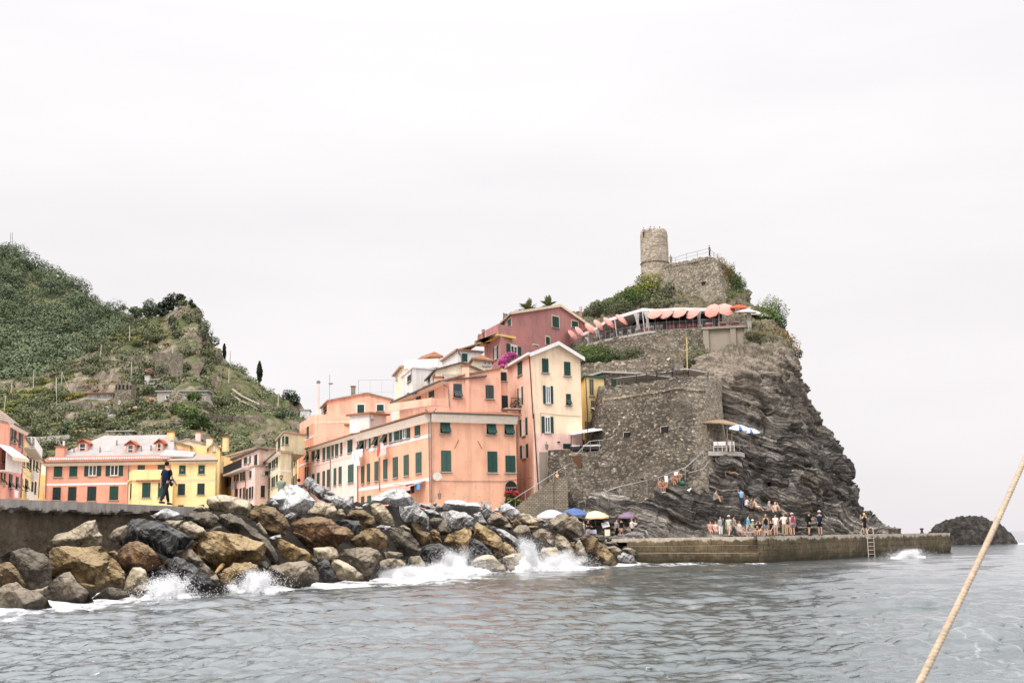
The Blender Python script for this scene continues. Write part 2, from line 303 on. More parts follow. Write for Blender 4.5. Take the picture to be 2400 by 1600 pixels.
# cliff: thin beds that dip to the right, dark below, tawny above
t = NT('cliff_rock'); sx = t.sep(); warp = t.math('MULTIPLY',t.noise(.12,4,.5),5.0)
bed = t.math('ADD',t.math('ADD',sx[2],t.math('MULTIPLY',sx[0],.30)),warp); cv = t.n('ShaderNodeCombineXYZ'); t.put(cv.inputs[2],bed); t.put(cv.inputs[0],t.math('MULTIPLY',sx[0],.06)); t.put(cv.inputs[1],t.math('MULTIPLY',sx[1],.06))
b1 = t.noise(2.6,6,.7,cv.outputs[0]); b2 = t.noise(.7,5,.6,cv.outputs[0])
lowc = t.ramp(b1,[(.34,c4(.024,.023,.022)),(.46,c4(.085,.077,.07)),(.54,c4(.21,.19,.168)),(.64,c4(.50,.45,.40))])
upc = t.ramp(t.math('ADD',t.math('MULTIPLY',b1,.55),t.math('MULTIPLY',t.noise(.9,8,.7),.45)),[(.36,c4(.10,.082,.065)),(.48,c4(.25,.205,.158)),(.60,c4(.37,.31,.245)),(.72,c4(.48,.415,.34))])
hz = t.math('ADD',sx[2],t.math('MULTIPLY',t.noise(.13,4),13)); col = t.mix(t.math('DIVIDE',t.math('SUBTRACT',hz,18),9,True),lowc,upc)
col = t.mix(t.math('MULTIPLY',t.ramp(b2,[(.42,1),(.5,0)]),.55),col,c4(.035,.032,.03))
ck = t.voro(.75,t.map((1,1,1.9),(0,.3,0)),'DISTANCE_TO_EDGE'); col = t.mix(t.math('MULTIPLY',t.ramp(ck,[(0,1),(.035,0)]),.55),col,c4(.03,.027,.025)); col = t.mix(.85,col,t.ramp(t.noise(3.2,9,.75),[(.32,.5),(.68,1.45)]),'MULTIPLY')
lich = t.ramp(t.noise(1.5,6,.75,t.map((1,1,2.6))),[(.66,0),(.74,1)]); col = t.mix(t.math('MULTIPLY',lich,t.math('MULTIPLY',t.ramp(t.noise(.15,3),[(.45,0),(.6,1)]),.8)),col,c4(.45,.40,.38))
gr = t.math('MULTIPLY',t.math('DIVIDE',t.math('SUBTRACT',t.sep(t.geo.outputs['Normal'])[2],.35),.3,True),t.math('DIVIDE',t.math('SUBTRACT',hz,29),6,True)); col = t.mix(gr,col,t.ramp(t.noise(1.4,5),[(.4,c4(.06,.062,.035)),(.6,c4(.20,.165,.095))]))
h = t.math('ADD',b1,t.math('MULTIPLY',t.noise(2.2,10,.7),.7)); M['cliff'] = t.bsdf(col,.9,t.bump(h,1.0,.35),spec=.25)
# hillside ground
t = NT('hill_ground'); nz = t.sep(t.geo.outputs['Normal'])[2]; nn = t.noise(.06,7,.6)
gcol = t.ramp(t.noise(.11,8,.68),[(.30,c4(.045,.058,.026)),(.48,c4(.095,.108,.05)),(.60,c4(.17,.155,.08)),(.70,c4(.30,.24,.14))])
rcol = t.ramp(t.noise(.35,9,.72,t.map((1,1,.6))),[(.32,c4(.09,.075,.06)),(.5,c4(.235,.19,.148)),(.66,c4(.40,.33,.265))])
M['hill'] = t.bsdf(t.mix(t.ramp(t.math('ADD',nz,t.math('MULTIPLY',t.math('SUBTRACT',nn,.5),.9)),[(.58,1),(.80,0)]),gcol,rcol),.95,t.bump(t.noise(.9,9,.7),1,.6),spec=.05)
LF = {'forest': leafmat('forest_leaves',c4(.036,.048,.033),c4(.088,.115,.064),c4(.185,.215,.12)),  # paled for distance, some haze is in the leaf colours
   'scrub': leafmat('scrub_leaves',c4(.040,.050,.028),c4(.105,.120,.062),c4(.225,.23,.12)),
   'green': leafmat('green_leaves',c4(.018,.032,.010),c4(.058,.098,.026),c4(.15,.20,.05)),
   'yellowgreen': leafmat('yellow_green_leaves',c4(.03,.04,.01),c4(.13,.15,.03),c4(.34,.32,.06)),
   'dry': leafmat('dry_grass_blades',c4(.08,.055,.025),c4(.22,.155,.065),c4(.40,.30,.14)),
   'pine': leafmat('pine_needles',c4(.010,.016,.010),c4(.032,.046,.024),c4(.08,.10,.05)),
   'pinkflower': leafmat('pink_blossom',c4(.10,.10,.05),c4(.55,.26,.26),c4(.75,.42,.42)),
   'whiteflower': leafmat('white_blossom',c4(.10,.11,.06),c4(.60,.50,.48),c4(.80,.72,.70)),
   'magenta': leafmat('magenta_blossom',c4(.10,.03,.06),c4(.42,.06,.24),c4(.62,.14,.40)),
   'red': leafmat('red_geraniums',c4(.06,.05,.02),c4(.30,.02,.03),c4(.5,.06,.07)),
   'palm': leafmat('palm_leaflets',c4(.03,.04,.018),c4(.10,.12,.05),c4(.22,.23,.10))}
# ------------------------------------------------------------------ camera, light, sky
cam = bpy.data.cameras.new('camera'); co = bpy.data.objects.new('camera',cam); COL.objects.link(co)
co.matrix_world = Matrix.Translation((0,0,E)) @ CR.to_4x4(); cam.sensor_width = 36; cam.lens = F / 2400 * 36
cam.clip_start = .3; cam.clip_end = 20000; cam.dof.use_dof = True; cam.dof.focus_distance = 75; cam.dof.aperture_fstop = 9; SC.camera = co
SC.view_settings.view_transform = 'Standard'; SC.view_settings.look = 'None'; SC.view_settings.exposure = 0
SUN_EL,SUN_AZ = R_(52),R_(205)         # high sun behind thin cloud, over the viewer's left shoulder
w = bpy.data.worlds.new('World'); SC.world = w; w.use_nodes = True; nt = w.node_tree; nt.nodes.clear()
def wn(ty,**k):
 o = nt.nodes.new(ty)
 for a,b in k.items(): setattr(o,a,b)
 return o
sky = wn('ShaderNodeTexSky',sky_type='NISHITA',sun_disc=False,sun_elevation=SUN_EL,sun_rotation=SUN_AZ)
bs = wn('ShaderNodeBackground'); bs.inputs[1].default_value = .05; nt.links.new(sky.outputs[0],bs.inputs[0])
tc = wn('ShaderNodeTexCoord'); sp = wn('ShaderNodeSeparateXYZ'); nt.links.new(tc.outputs['Generated'],sp.inputs[0])
rp = wn('ShaderNodeValToRGB'); nt.links.new(sp.outputs[2],rp.inputs[0]); e = rp.color_ramp.elements
stops = [(0,(.905,.875,.895,1)),(.05,(.935,.905,.918,1)),(.14,(.97,.94,.95,1)),(.27,(.998,.972,.98,1)),(.42,(1.04,1.02,1.03,1)),(.62,(2.3,2.27,2.27,1)),(1,(3.1,3.07,3.07,1))]
while len(e) < len(stops): e.new(.5)
for i,(p,c) in enumerate(stops): e[i].position = p; e[i].color = c
mp = wn('ShaderNodeMapping'); nt.links.new(tc.outputs['Generated'],mp.inputs[0]); mp.inputs['Scale'].default_value = (1.2,1.2,5)
no = wn('ShaderNodeTexNoise'); nt.links.new(mp.outputs[0],no.inputs[0]); no.inputs['Scale'].default_value = 1.6; no.inputs['Detail'].default_value = 5
r2 = wn('ShaderNodeValToRGB'); nt.links.new(no.outputs[0],r2.inputs[0]); r2.color_ramp.elements[0].position = .3; r2.color_ramp.elements[0].color = (.95,.945,.955,1); r2.color_ramp.elements[1].position = .65; r2.color_ramp.elements[1].color = (1.05,1.045,1.045,1)
mx = wn('ShaderNodeMix',data_type='RGBA',blend_type='MULTIPLY'); mx.inputs[0].default_value = 1; nt.links.new(rp.outputs[0],mx.inputs[6]); nt.links.new(r2.outputs[0],mx.inputs[7])
bc = wn('ShaderNodeBackground'); bc.inputs[1].default_value = 1.0; nt.links.new(mx.outputs[2],bc.inputs[0])
ms = wn('ShaderNodeMixShader'); ms.inputs[0].default_value = .95; nt.links.new(bs.outputs[0],ms.inputs[1]); nt.links.new(bc.outputs[0],ms.inputs[2])
wo = wn('ShaderNodeOutputWorld'); nt.links.new(ms.outputs[0],wo.inputs[0])
sun = bpy.data.lights.new('sun','SUN'); sun.energy = 2.0; sun.angle = R_(22); sun.color = (1,.95,.88); so = bpy.data.objects.new('sun',sun); COL.objects.link(so)
# direction towards the sun: behind the camera (-Y), to the left (-X), high
sd = Vector((-.42,-.62,.95)).normalized(); so.rotation_euler = sd.to_track_quat('Z','Y').to_euler()
sky.sun_elevation = math.asin(sd.z); sky.sun_rotation = math.atan2(sd.x,sd.y)
# ------------------------------------------------------------------ the sea: one sheet out to the horizon, finest where the photo looks
SHORE = np.array([list(ptz(a,b,0))[:2] for a,b in [(-900,1580),(-300,1480),(0,1437),(120,1418),(220,1405),(330,1382),(480,1374),(640,1376),(740,1370),(850,1358),(920,1342),(1000,1325),(1100,1328),(1200,1335),(1300,1328),(1400,1322),(1500,1312)]])
PIERF = np.array([list(ptz(a,b,0))[:2] for a,b in [(1440,1310),(1640,1313),(1770,1317)]] + [list(ptz(2225,1284,0))[:2]])
def dist_poly(x,y,L):
 best = np.full(x.shape,1e9)
 for (x0,y0),(x1,y1) in zip(L[:-1],L[1:]):
  dx,dy = x1 - x0,y1 - y0; t_ = np.clip(((x - x0) * dx + (y - y0) * dy) / (dx * dx + dy * dy),0,1)
  best = np.minimum(best,np.hypot(x - x0 - t_ * dx,y - y0 - t_ * dy))
 return best
dy = np.concatenate([np.array([.9,1.4,2.0,2.8,3.6]),np.arange(4.4,470,.85),np.linspace(475,900,60),np.array([1300,2200.])])
dd = E * F / dy
ax = np.concatenate([np.linspace(-178,-36,40),np.degrees(np.arctan((np.arange(-500,2901,4.2) - 1200) / F)),np.linspace(36,178,40)])
ax = np.unique(np.sort(ax)); A,D = np.meshgrid(np.radians(ax),dd); rad = D / np.clip(np.cos(A),.8,1)
X = rad * np.sin(A); Y = rad * np.cos(A); Z = np.zeros_like(X); gx = np.zeros_like(X); gy = np.zeros_like(X)
rs = np.random.default_rng(21); spacing = np.maximum(np.abs(np.gradient(dd))[:,None],D * .0016)
lull = .8 + .35 * fbm(np.stack([X / 14,Y / 14,X * 0],-1),2,8)
for k in range(96):
 lam = 8.5 * (.20 / 8.5) ** (((k + rs.random()) / 96) ** .8); th = R_(-68) + rs.normal() * (.30 if lam > 3 else .62)
 kx,ky = math.cos(th) * 2 * math.pi / lam,math.sin(th) * 2 * math.pi / lam
 amp = .0060 * lam ** .72 * (1.5 if lam < .9 else 1.1 if lam < 1.8 else .75) * (.5 + rs.random()); ph = rs.random() * 6.283
 wt = np.clip(lam / (spacing * 2.6) - .5,0,1) * amp
 warp = 1.1 * vnoise(np.stack([X / (lam * 4),Y / (lam * 4),X * 0 + k],-1),3)
 q = kx * X + ky * Y + ph + warp; s_,c_ = np.sin(q),np.cos(q); Z += wt * s_ * lull
 gx += wt * c_ * math.cos(th) * 1.6; gy += wt * c_ * math.sin(th) * 1.6
# a few steeper individual swells
for (px,py,wd,hh) in [(2120,1425,2.2,.30),(2330,1512,1.5,.22),(2280,1470,1.2,.14),(1090,1490,.8,.12),(620,1490,.6,.10),(1500,1450,1.6,.12),(1900,1390,1.8,.14)]:
 c = ptz(px,py,0); Z += hh * np.exp(-(((X - c.x) / wd) ** 2 + ((Y - c.y) / .55) ** 2))
dsh = dist_poly(X,Y,SHORE); Z += .18 * np.exp(-(dsh / 2.2) ** 2) * (1 + vnoise(np.stack([X / 1.4,Y / 1.4,X * 0],-1),11))
Xs,Ys = X - gx,Y - gy
dp = dist_poly(X,Y,PIERF)
ppx = 1200 + F * X / np.maximum(Y,1)
wid = np.interp(ppx,[-200,0,300,420,700,900,980,1250,1380,1500],[.8,2.3,3.2,4.3,4.0,4.8,6.8,7.2,6.0,4.0])
foam = np.clip(1.25 - dsh / wid,0,1.1) * (Y > 5) + .30 * np.clip(1 - dp / 1.4,0,1)
c = ptz(2140,1294,0); foam += 1.2 * np.exp(-(((X - c.x) / 2.8) ** 2 + ((Y - c.y) / 4.0) ** 2));
c = ptz(1640,1322,0); foam += .5 * np.exp(-(((X - c.x) / 6) ** 2 + ((Y - c.y) / 5.0) ** 2))
c = pt(2290,1262,190); foam += .9 * np.exp(-(((X - c.x) / 15) ** 2 + ((Y - c.y) / 12.0) ** 2))
V = np.stack([Xs,Ys,Z],-1).reshape(-1,3); nr,nc = X.shape; i = np.arange(nr * nc).reshape(nr,nc)
Q = np.stack([i[:-1,:-1],i[:-1,1:],i[1:,1:],i[1:,:-1]],-1).reshape(-1,4)
t = NT('sea_water'); fo = t.attr('foam'); far = t.sep()[1]
b1 = t.noise(4.2,5,.6,t.map((1,.55,1),(0,0,.35))); b2 = t.noise(.9,4,.6,t.map((1,.5,1),(0,0,-.3))); hb = t.math('ADD',t.math('MULTIPLY',b1,.35),b2)
bu = t.n('ShaderNodeBump'); t.put(bu.inputs['Height'],hb); t.put(bu.inputs['Strength'],t.math('ADD',.38,t.math('MULTIPLY',t.math('DIVIDE',far,140,True),.25))); bu.inputs['Distance'].default_value = .25
deep = t.ramp(t.noise(.07,3),[(.35,c4(.020,.034,.033)),(.65,c4(.028,.050,.055))])
wb = t.n('ShaderNodeBsdfPrincipled'); milk_reflect = t.attr('milk_reflect'); t.put(wb.inputs['Base Color'],t.mix(t.math('MULTIPLY',milk_reflect,t.ramp(t.noise(.25,4),[(.3,.55),(.65,1)])),deep,c4(.15,.17,.19))); t.put(wb.inputs['Roughness'],t.math('ADD',.025,t.math('MULTIPLY',t.math('DIVIDE',far,200,True),.10))); wb.inputs['IOR'].default_value = 1.95; wb.inputs['Specular IOR Level'].default_value = .5; t.put(wb.inputs['Normal'],bu.outputs[0])
fn = t.math('ADD',t.math('MULTIPLY',t.noise(2.2,8,.75,t.map((1,.6,1))),.8),t.math('MULTIPLY',t.noise(.5,4),.45))
fm = t.math('SUBTRACT',t.math('ADD',fo,t.math('MULTIPLY',fn,1.25)),1.12); fm = t.math('ADD',fm,t.math('MULTIPLY',t.math('SUBTRACT',t.noise(.9,6,.7,t.map((1,.35,1),(0,0,.2))),.5),2.2)); fm = t.math('MULTIPLY',t.math('MULTIPLY',fm,2.0,True),t.math('MULTIPLY',fo,6,True))
lace = t.ramp(t.voro(.75,t.map((1,.42,1),(0,0,.2),t.n('ShaderNodeVectorMath',operation='ADD').outputs[0]),'DISTANCE_TO_EDGE'),[(.0,1),(.035,0)])
va = [q for q in t.t.nodes if q.bl_idname == 'ShaderNodeVectorMath'][0]; t.put(va.inputs[0],t.P); nn = t.n('ShaderNodeTexNoise'); t.put(nn.inputs['Vector'],t.P); nn.inputs['Scale'].default_value = .8; nn.inputs['Detail'].default_value = 4
vs = t.n('ShaderNodeVectorMath',operation='SCALE'); t.put(vs.inputs[0],nn.outputs[1]); vs.inputs['Scale'].default_value = 1.9; t.put(va.inputs[1],vs.outputs[0])
msk = t.math('MULTIPLY',t.ramp(t.noise(.16,4),[(.48,0),(.62,1)]),t.math('DIVIDE',t.math('ADD',t.sep()[0],1.5),5,True)); lace = t.math('MULTIPLY',t.math('MULTIPLY',lace,msk),t.math('SUBTRACT',.40,t.math('DIVIDE',far,120,True),True))
fm = t.math('MAXIMUM',fm,lace)
fb = t.n('ShaderNodeBsdfPrincipled'); fb.inputs['Base Color'].default_value = (.80,.79,.80,1); fb.inputs['Roughness'].default_value = .9; t.put(fb.inputs['Normal'],t.bump(fn,.8,.2))
mxs = t.n('ShaderNodeMixShader'); t.put(mxs.inputs[0],fm); t.t.links.new(wb.outputs[0],mxs.inputs[1]); t.t.links.new(fb.outputs[0],mxs.inputs[2]); t.t.links.new(mxs.outputs[0],t.out.inputs[0]); M['sea'] = t.m
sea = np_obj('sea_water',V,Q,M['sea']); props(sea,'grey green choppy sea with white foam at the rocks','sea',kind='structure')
at = sea.data.attributes.new('foam','FLOAT','POINT'); at.data.foreach_set('value',foam.reshape(-1).astype(np.float32))
milk_reflect = np.clip(.20 + .75 * np.exp(-dsh / 11) + .35 * np.clip((X - 9) / 14,0,1) - .45 * np.exp(-(((ppx - 1550) / 380) ** 2)) * np.clip((85 - Y) / 30,0,1),.0,1)  # milky shallows, plus sky and cliff reflections painted into the base colour
at = sea.data.attributes.new('milk_reflect','FLOAT','POINT'); at.data.foreach_set('value',milk_reflect.reshape(-1).astype(np.float32))
# ------------------------------------------------------------------ terrain sheets (rows of photo-measured profile points, each at its own distance)
def sheet(rows,nc,nr,smooth=2):
 """rows: list of [(px, py, d), ...] left to right, from the bottom up -> grid of world points"""
 G = []
 for r in rows:
  a = np.array(r,float); s = np.linspace(0,1,len(a)); k = np.hypot(np.diff(a[:,0]),np.diff(a[:,1])); k = np.concatenate([[0],np.cumsum(k)]); k /= k[-1]
  q = np.linspace(0,1,nc); G.append(np.stack([np.interp(q,k,a[:,j]) for j in range(3)],-1))
 G = np.array(G); s = np.linspace(0,len(rows) - 1,nr); lo = np.minimum(s.astype(int),len(rows) - 2); f = (s - lo)[:,None,None]
 H = G[lo] * (1 - f) + G[lo + 1] * f
 for _ in range(smooth):
  K = H.copy(); K[1:-1] = (H[:-2] + 2 * H[1:-1] + H[2:]) / 4; H = K
 return H
def grid_normals(W):
 du = np.gradient(W,axis=1); dv = np.gradient(W,axis=0); n = np.cross(du,dv); return n / (np.linalg.norm(n,axis=-1)[...,None] + 1e-9)
def wrap(W,back,sides=(1,1),n=8,drop=.5):
 """close the sheet: carry both side edges and the top edge round to the back"""
 k = np.linspace(0,1,n + 1)[1:]; L = []; cx = W[...,0].mean()
 def ext(e,inw): return np.stack([e + np.array([inw * back * .45 * q ** 1.6,back * q,0]) for q in k],1)
 if sides[1]: W = np.concatenate([W,ext(W[:,-1],-1)],1)
 if sides[0]: W = np.concatenate([ext(W[:,0],1)[:,::-1],W],1)
 t_ = np.stack([W[-1] + np.array([0,back * q,-back * drop * q ** 1.5]) for q in k],0)
 return np.concatenate([W,t_],0)
def grid_quads(nr,nc):
 i = np.arange(nr * nc).reshape(nr,nc); return np.stack([i[:-1,:-1],i[:-1,1:],i[1:,1:],i[1:,:-1]],-1).reshape(-1,4)
# far wooded hill and the nearer crag with its terraces: distance as a function of height in the photo
FT = np.array([(-900,470),(-300,500),(0,583),(45,600),(95,632),(150,660),(205,698),(262,728),(310,748),(345,770),(420,830)],float)
CT = np.array([(-900,930),(-300,910),(0,893),(100,878),(180,842),(245,800),(290,772),(335,752),(385,736),(430,716),(455,716),(468,735),(477,768),(492,800),(512,832),(560,872),(610,910),(650,938),(690,968),(712,1006),(735,1050)],float)
def hill_d(px,py,far):
 T = np.interp(px,(FT if far else CT)[:,0],(FT if far else CT)[:,1]); B = 1100.0 if not far else 980.0
 s = np.clip((B - py) / (B - T),0,1.02)
 if far: return 330 + 330 * s ** 1.15
 return 200 + np.interp(px,[-900,0,300,500,735],[150,150,145,130,60]) * s ** 1.2
def hill_pt(px,py,far=False): return pt(px,py,float(hill_d(np.array(px,float),np.array(py,float),far)))
def hill(name,far,x0,x1,nc,nr,amp,lab):
 px = np.linspace(x0,x1,nc); T = np.interp(px,(FT if far else CT)[:,0],(FT if far else CT)[:,1]); s = np.linspace(0,1,nr)[:,None]; B = 1100. if not far else 980.
 py = B + (T - B)[None] * s; py[0] = B + 130; PX = np.repeat(px[None],nr,0); W = ptn(PX,py,hill_d(PX,py,far)); W = wrap(W,90,n=10,drop=.9,sides=(0,1))
 N = grid_normals(W); N = np.where((N[...,1:2] > 0),-N,N)
 if not far:
  pxx = 1200 + F * W[...,0] / W[...,1]; zone = np.clip((420 - pxx) / 90,0,1) * np.clip((62 - W[...,2]) / 8,0,1)
  st = 2.9; zz = W[...,2] + 1.2 * fbm(W / 22,2,5); f = zz / st - np.floor(zz / st); dz = (np.clip((f - .55) / .3,0,1) - f) * st
  W[...,2] += dz * zone * .85; ed = np.clip((nr - 1 - np.arange(W.shape[0])) / 14,.12,1)[:,None]; amp = amp * ed
  rk = np.clip((pxx - 380) / 60,0,1); d = fbm(W / np.array([9,9,13.]),5,31,.55); W = W + N * (amp * d * (1 + .9 * rk))[...,None]
  rid = 1 - np.abs(fbm(W / np.array([5,5,8.]),4,77)) * 2; W = W + N * (rid * 1.5 * rk * ed)[...,None]
 else: W = W + N * (amp * fbm(W / 40,4,12))[...,None]
 o = np_obj(name,W.reshape(-1,3),grid_quads(*W.shape[:2]),M['hill']); return props(o,lab,'hill',kind='structure')
hill('hill',True,-900,430,110,90,5,'far wooded hillside on the left')
hill('hill_crag',False,-900,735,420,260,2.0,'rocky crag with terraces above the village')
# woods of the far hill: one mass of crowns
def scatter(n,far,xr,dens,seed,rmin,rmax):
 rng = np.random.default_rng(seed); px = rng.uniform(*xr,n); s = rng.random(n) ** .85; T = np.interp(px,(FT if far else CT)[:,0],(FT if far else CT)[:,1]); B = 1090. if not far else 930.
 py = B + (T + 2 - B) * s; k = rng.random(n) < dens(px,py); px,py = px[k],py[k]; W = ptn(px,py,hill_d(px,py,far)); r = rng.uniform(rmin,rmax,len(px)) ** 1.0
 return px,py,W,r
px,py,W,r = scatter(1150,True,(-700,385),lambda x,y: np.ones_like(x),4,3.4,8.0)
W[:,2] += r * .35
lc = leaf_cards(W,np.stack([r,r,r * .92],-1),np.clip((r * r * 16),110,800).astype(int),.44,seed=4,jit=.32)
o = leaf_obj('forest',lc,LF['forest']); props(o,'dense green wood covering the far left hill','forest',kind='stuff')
def dens(x,y):                            # scrub of the crag: thick on the left and along the foot, thin on the bare rock
 d = np.full_like(x,.72); d[(x > 380) & (x < 500) & (y < 860)] = .14; d[(x > 330) & (x < 440) & (y > 800) & (y < 960)] = .38; d[(x < 330) & (y > 870)] = .34
 d[(x > 480)] = .85; d[(x < 300) & (y < 880)] = .95; d[(y > 985) & (x > 330)] = .75; return d * (.72 + .75 * vnoise(np.stack([x / 30,y / 22,x * 0],-1),9))
px,py,W,r = scatter(4600,False,(-500,728),dens,6,.6,2.4); r *= np.interp(px,[0,300,700],[1.1,1.1,1.0]); W[:,2] += r * .25
k = (px > 180) & (px < 300) & (py > 880) & (py < 960); W,r = W[~k],r[~k]
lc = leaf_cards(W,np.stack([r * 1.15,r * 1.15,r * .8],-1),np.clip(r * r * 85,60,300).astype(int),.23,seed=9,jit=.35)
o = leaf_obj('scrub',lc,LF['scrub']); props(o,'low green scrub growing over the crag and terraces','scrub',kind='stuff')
px,py,W,r = scatter(800,False,(-300,720),lambda x,y: .3 + .7 * vnoise(np.stack([x / 24,y / 14,x * 0],-1),19),16,.5,1.3)
lc = leaf_cards(W,np.stack([r * 1.6,r * 1.6,r * .5],-1),45,.3,seed=19); o = leaf_obj('dry_grass',lc,LF['dry']); props(o,'straw coloured dry grass patches on the crag','grass',kind='stuff')
# vines in rows on the terraces
cs = []
for (x0,y0,x1,y1) in [(0,968,62,962),(0,952,120,938),(60,938,195,930),(255,800,330,795),(255,812,330,806),(268,788,320,783),(0,1000,80,990),(80,1010,150,1000),(20,930,110,915),(110,900,180,890)]:
 for q in np.linspace(0,1,26): cs.append(list(hill_pt(x0 + (x1 - x0) * q,y0 + (y1 - y0) * q - 2)))
lc = leaf_cards(np.array(cs),np.tile([1.2,1.2,.9],(len(cs),1)),55,.32,seed=23); o = leaf_obj('vine_foliage',lc,LF['yellowgreen']); props(o,'bright green vine rows on the hillside terraces','vines',kind='stuff')
# ------------------------------------------------------------------ the castle headland
HR = [[(1180,1290,103),(1300,1290,103),(1450,1290,99),(1600,1290,97),(1720,1290,97),(1850,1290,104),(1960,1290,116),(2105,1278,142)],
   [(1180,1262,112),(1300,1262,112),(1450,1262,107),(1600,1259,104),(1720,1257,104),(1850,1254,109),(1960,1250,120),(2085,1253,143)],
   [(1180,1225,114),(1300,1225,113),(1400,1220,109.5),(1600,1215,105.2),(1720,1215,105.8),(1790,1215,108),(1900,1212,117),(2048,1221,144)],
   [(1180,1180,119),(1300,1195,116),(1450,1178,110.2),(1600,1165,106.6),(1720,1160,108.6),(1770,1160,111),(1800,1165,113),(1880,1165,117),(2004,1184,145)],
   [(1180,1140,122),(1300,1160,120),(1500,1142,113.5),(1600,1118,110),(1690,1092,110.2),(1750,1095,113),(1778,1120,119),(1800,1130,116),(1900,1130,122),(1970,1142,144)],
   [(1180,1090,125),(1300,1105,124),(1500,1085,120),(1620,1060,116),(1745,1060,115.5),(1778,1080,121),(1800,1080,117),(1880,1080,122),(1972,1104,146)],
   [(1180,1040,128),(1300,1050,127),(1500,1030,122),(1660,1020,118),(1745,1010,118),(1790,1020,122),(1815,1030,120),(1860,1030,124),(1936,1050,147)],
   [(1180,980,136),(1300,990,135),(1500,970,128),(1680,960,121),(1760,950,120.5),(1790,950,124),(1840,960,127),(1903,985,148)],
   [(1180,915,152),(1300,925,150),(1500,900,140),(1600,900,134),(1690,900,126),(1740,892,123),(1780,895,125),(1830,900,130),(1881,930,149)],
   [(1180,860,162),(1300,870,160),(1450,870,156),(1590,865,148),(1640,860,142),(1690,852,139),(1760,850,133),(1820,850,136),(1873,872,150)],
   [(1180,825,172),(1300,835,170),(1450,830,165),(1560,822,160),(1640,820,157),(1740,815,156),(1768,805,151),(1830,805,149),(1864,822,154)],
   [(1180,790,180),(1300,800,178),(1450,790,170),(1600,778,164),(1740,774,160),(1770,770,155),(1815,765,155),(1842,785,159)],
   [(1180,770,190),(1330,765,186),(1450,745,177),(1600,737,171),(1700,737,168),(1765,738,164),(1800,740,165),(1826,752,167)],
   [(1180,755,198),(1360,745,194),(1450,715,187),(1600,705,179),(1690,705,177),(1750,718,174),(1775,725,174),(1800,738,176)],
   [(1180,745,210),(1370,738,204),(1450,695,198),(1510,672,194),(1600,665,192),(1700,665,190),(1722,690,188),(1745,725,187)]]
H = sheet(HR,620,520,3); W = ptn(H[...,0],H[...,1],H[...,2]); W = wrap(W,60,sides=(0,1),n=26,drop=.5); N = grid_normals(W); N = np.where(N[...,1:2] > .35,-N,N)
x,y,z = W[...,0],W[...,1],W[...,2]
wob = 2.4 * fbm(W / np.array([16,16,10.]),3,3) + .5 * fbm(W / 3.5,3,4); bed = z + .30 * x + .12 * y + wob
lowm = np.clip((27 - z) / 10,.25,1)
def saw(v): f = v - np.floor(v); return np.where(f < .8,f / .8,(1 - f) / .2)
hsh = lambda v,s: _h(np.floor(v),np.zeros_like(v),np.zeros_like(v),s)
disp = lowm * (.75 * saw(bed / 1.9) * (1 + .6 * hsh(bed / 1.9,1)) + .34 * saw(bed / .62 + .3) * (1 + .7 * hsh(bed / .62 + .3,2)) + .12 * saw(bed / .23))
disp += 2.0 * fbm(W / np.array([11,11,14.]),4,41) + (1.25 - .6 * lowm) * (1 - 2.2 * np.abs(fbm(W / np.array([4.5,4.5,6.5]),5,52,.58))) + .35 * fbm(W / 1.2,4,63,.6)
ax_ = x * .93 - z * .25 + .8 * fbm(W / 5,2,14)
for sb,sa,am in ((2.3,3.6,.55),(1.05,2.2,.36),(.5,1.1,.2)):
 ib = np.floor(bed / sb); disp += am * _h(ib,np.floor(ax_ / sa + _h(ib,ib * 0,ib * 0,5) * 3),np.floor(y / 6),int(sb * 10))
disp -= 1.6 * np.clip(1 - np.abs(fbm(W / np.array([7,7,20.]),2,91)) / .05,0,1) * lowm
edge = np.minimum(1,np.minimum(np.arange(W.shape[0])[:,None] / 12.0,1)); disp = disp * edge
W = W + N * (disp * .85 - .4)[...,None]
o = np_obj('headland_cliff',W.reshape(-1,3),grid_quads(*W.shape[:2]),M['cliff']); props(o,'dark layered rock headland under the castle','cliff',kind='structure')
HEADW = W
from mathutils.bvhtree import BVHTree
sub = W[::4,::4]; BV = BVHTree.FromPolygons([Vector(v) for v in sub.reshape(-1,3)],[tuple(q) for q in grid_quads(*sub.shape[:2])])
def on_rock(px,py,default=112):
 h = BV.ray_cast(Vector((0,0,E)),ray(px,py).normalized(),400); return h[0] if h[0] is not None else pt(px,py,default)
# islet beyond the pier
def islet():
 n = 90; th = np.linspace(0,2 * np.pi,140,endpoint=False); rr = np.linspace(0,1,n); c = pt(2258,1258,185)
 T,Rr = np.meshgrid(th,rr); hx = 7.8; prof = np.interp(Rr,[0,.35,.6,.75,.9,1],[3.9,3.7,2.9,2.0,.5,-1.0])
 x_ = np.cos(T) * Rr * hx * (1 + .12 * np.cos(T)); y_ = np.sin(T) * Rr * 6; P = np.stack([c.x + x_,c.y + y_,prof],-1)
 P[...,2] += (1.1 * fbm(P / 2.4,5,8,.6) + .5 * np.abs(fbm(P / .8,4,9))) * (Rr < .97); P[...,:2] += (.6 * fbm(P / 1.6,4,10))[...,None] * .8; P[...,2] += np.clip((x_ + 2) / 6,-.6,.25) * (1 - Rr)
 i = np.arange(n * 140).reshape(n,140); j = np.roll(i,-1,1); Q = np.stack([i[:-1],j[:-1],j[1:],i[1:]],-1).reshape(-1,4)
 props(np_obj('sea_rock',P.reshape(-1,3),Q,M['islet']),'low dark rock islet in the sea past the pier end','rock')
t = NT('islet_rock'); M['islet'] = t.bsdf(t.ramp(t.noise(1.2,9,.7),[(.35,c4(.013,.012,.011)),(.5,c4(.036,.032,.028)),(.68,c4(.10,.088,.074))]),.85,t.bump(t.noise(2,9,.7),1,.3),spec=.2)
islet()
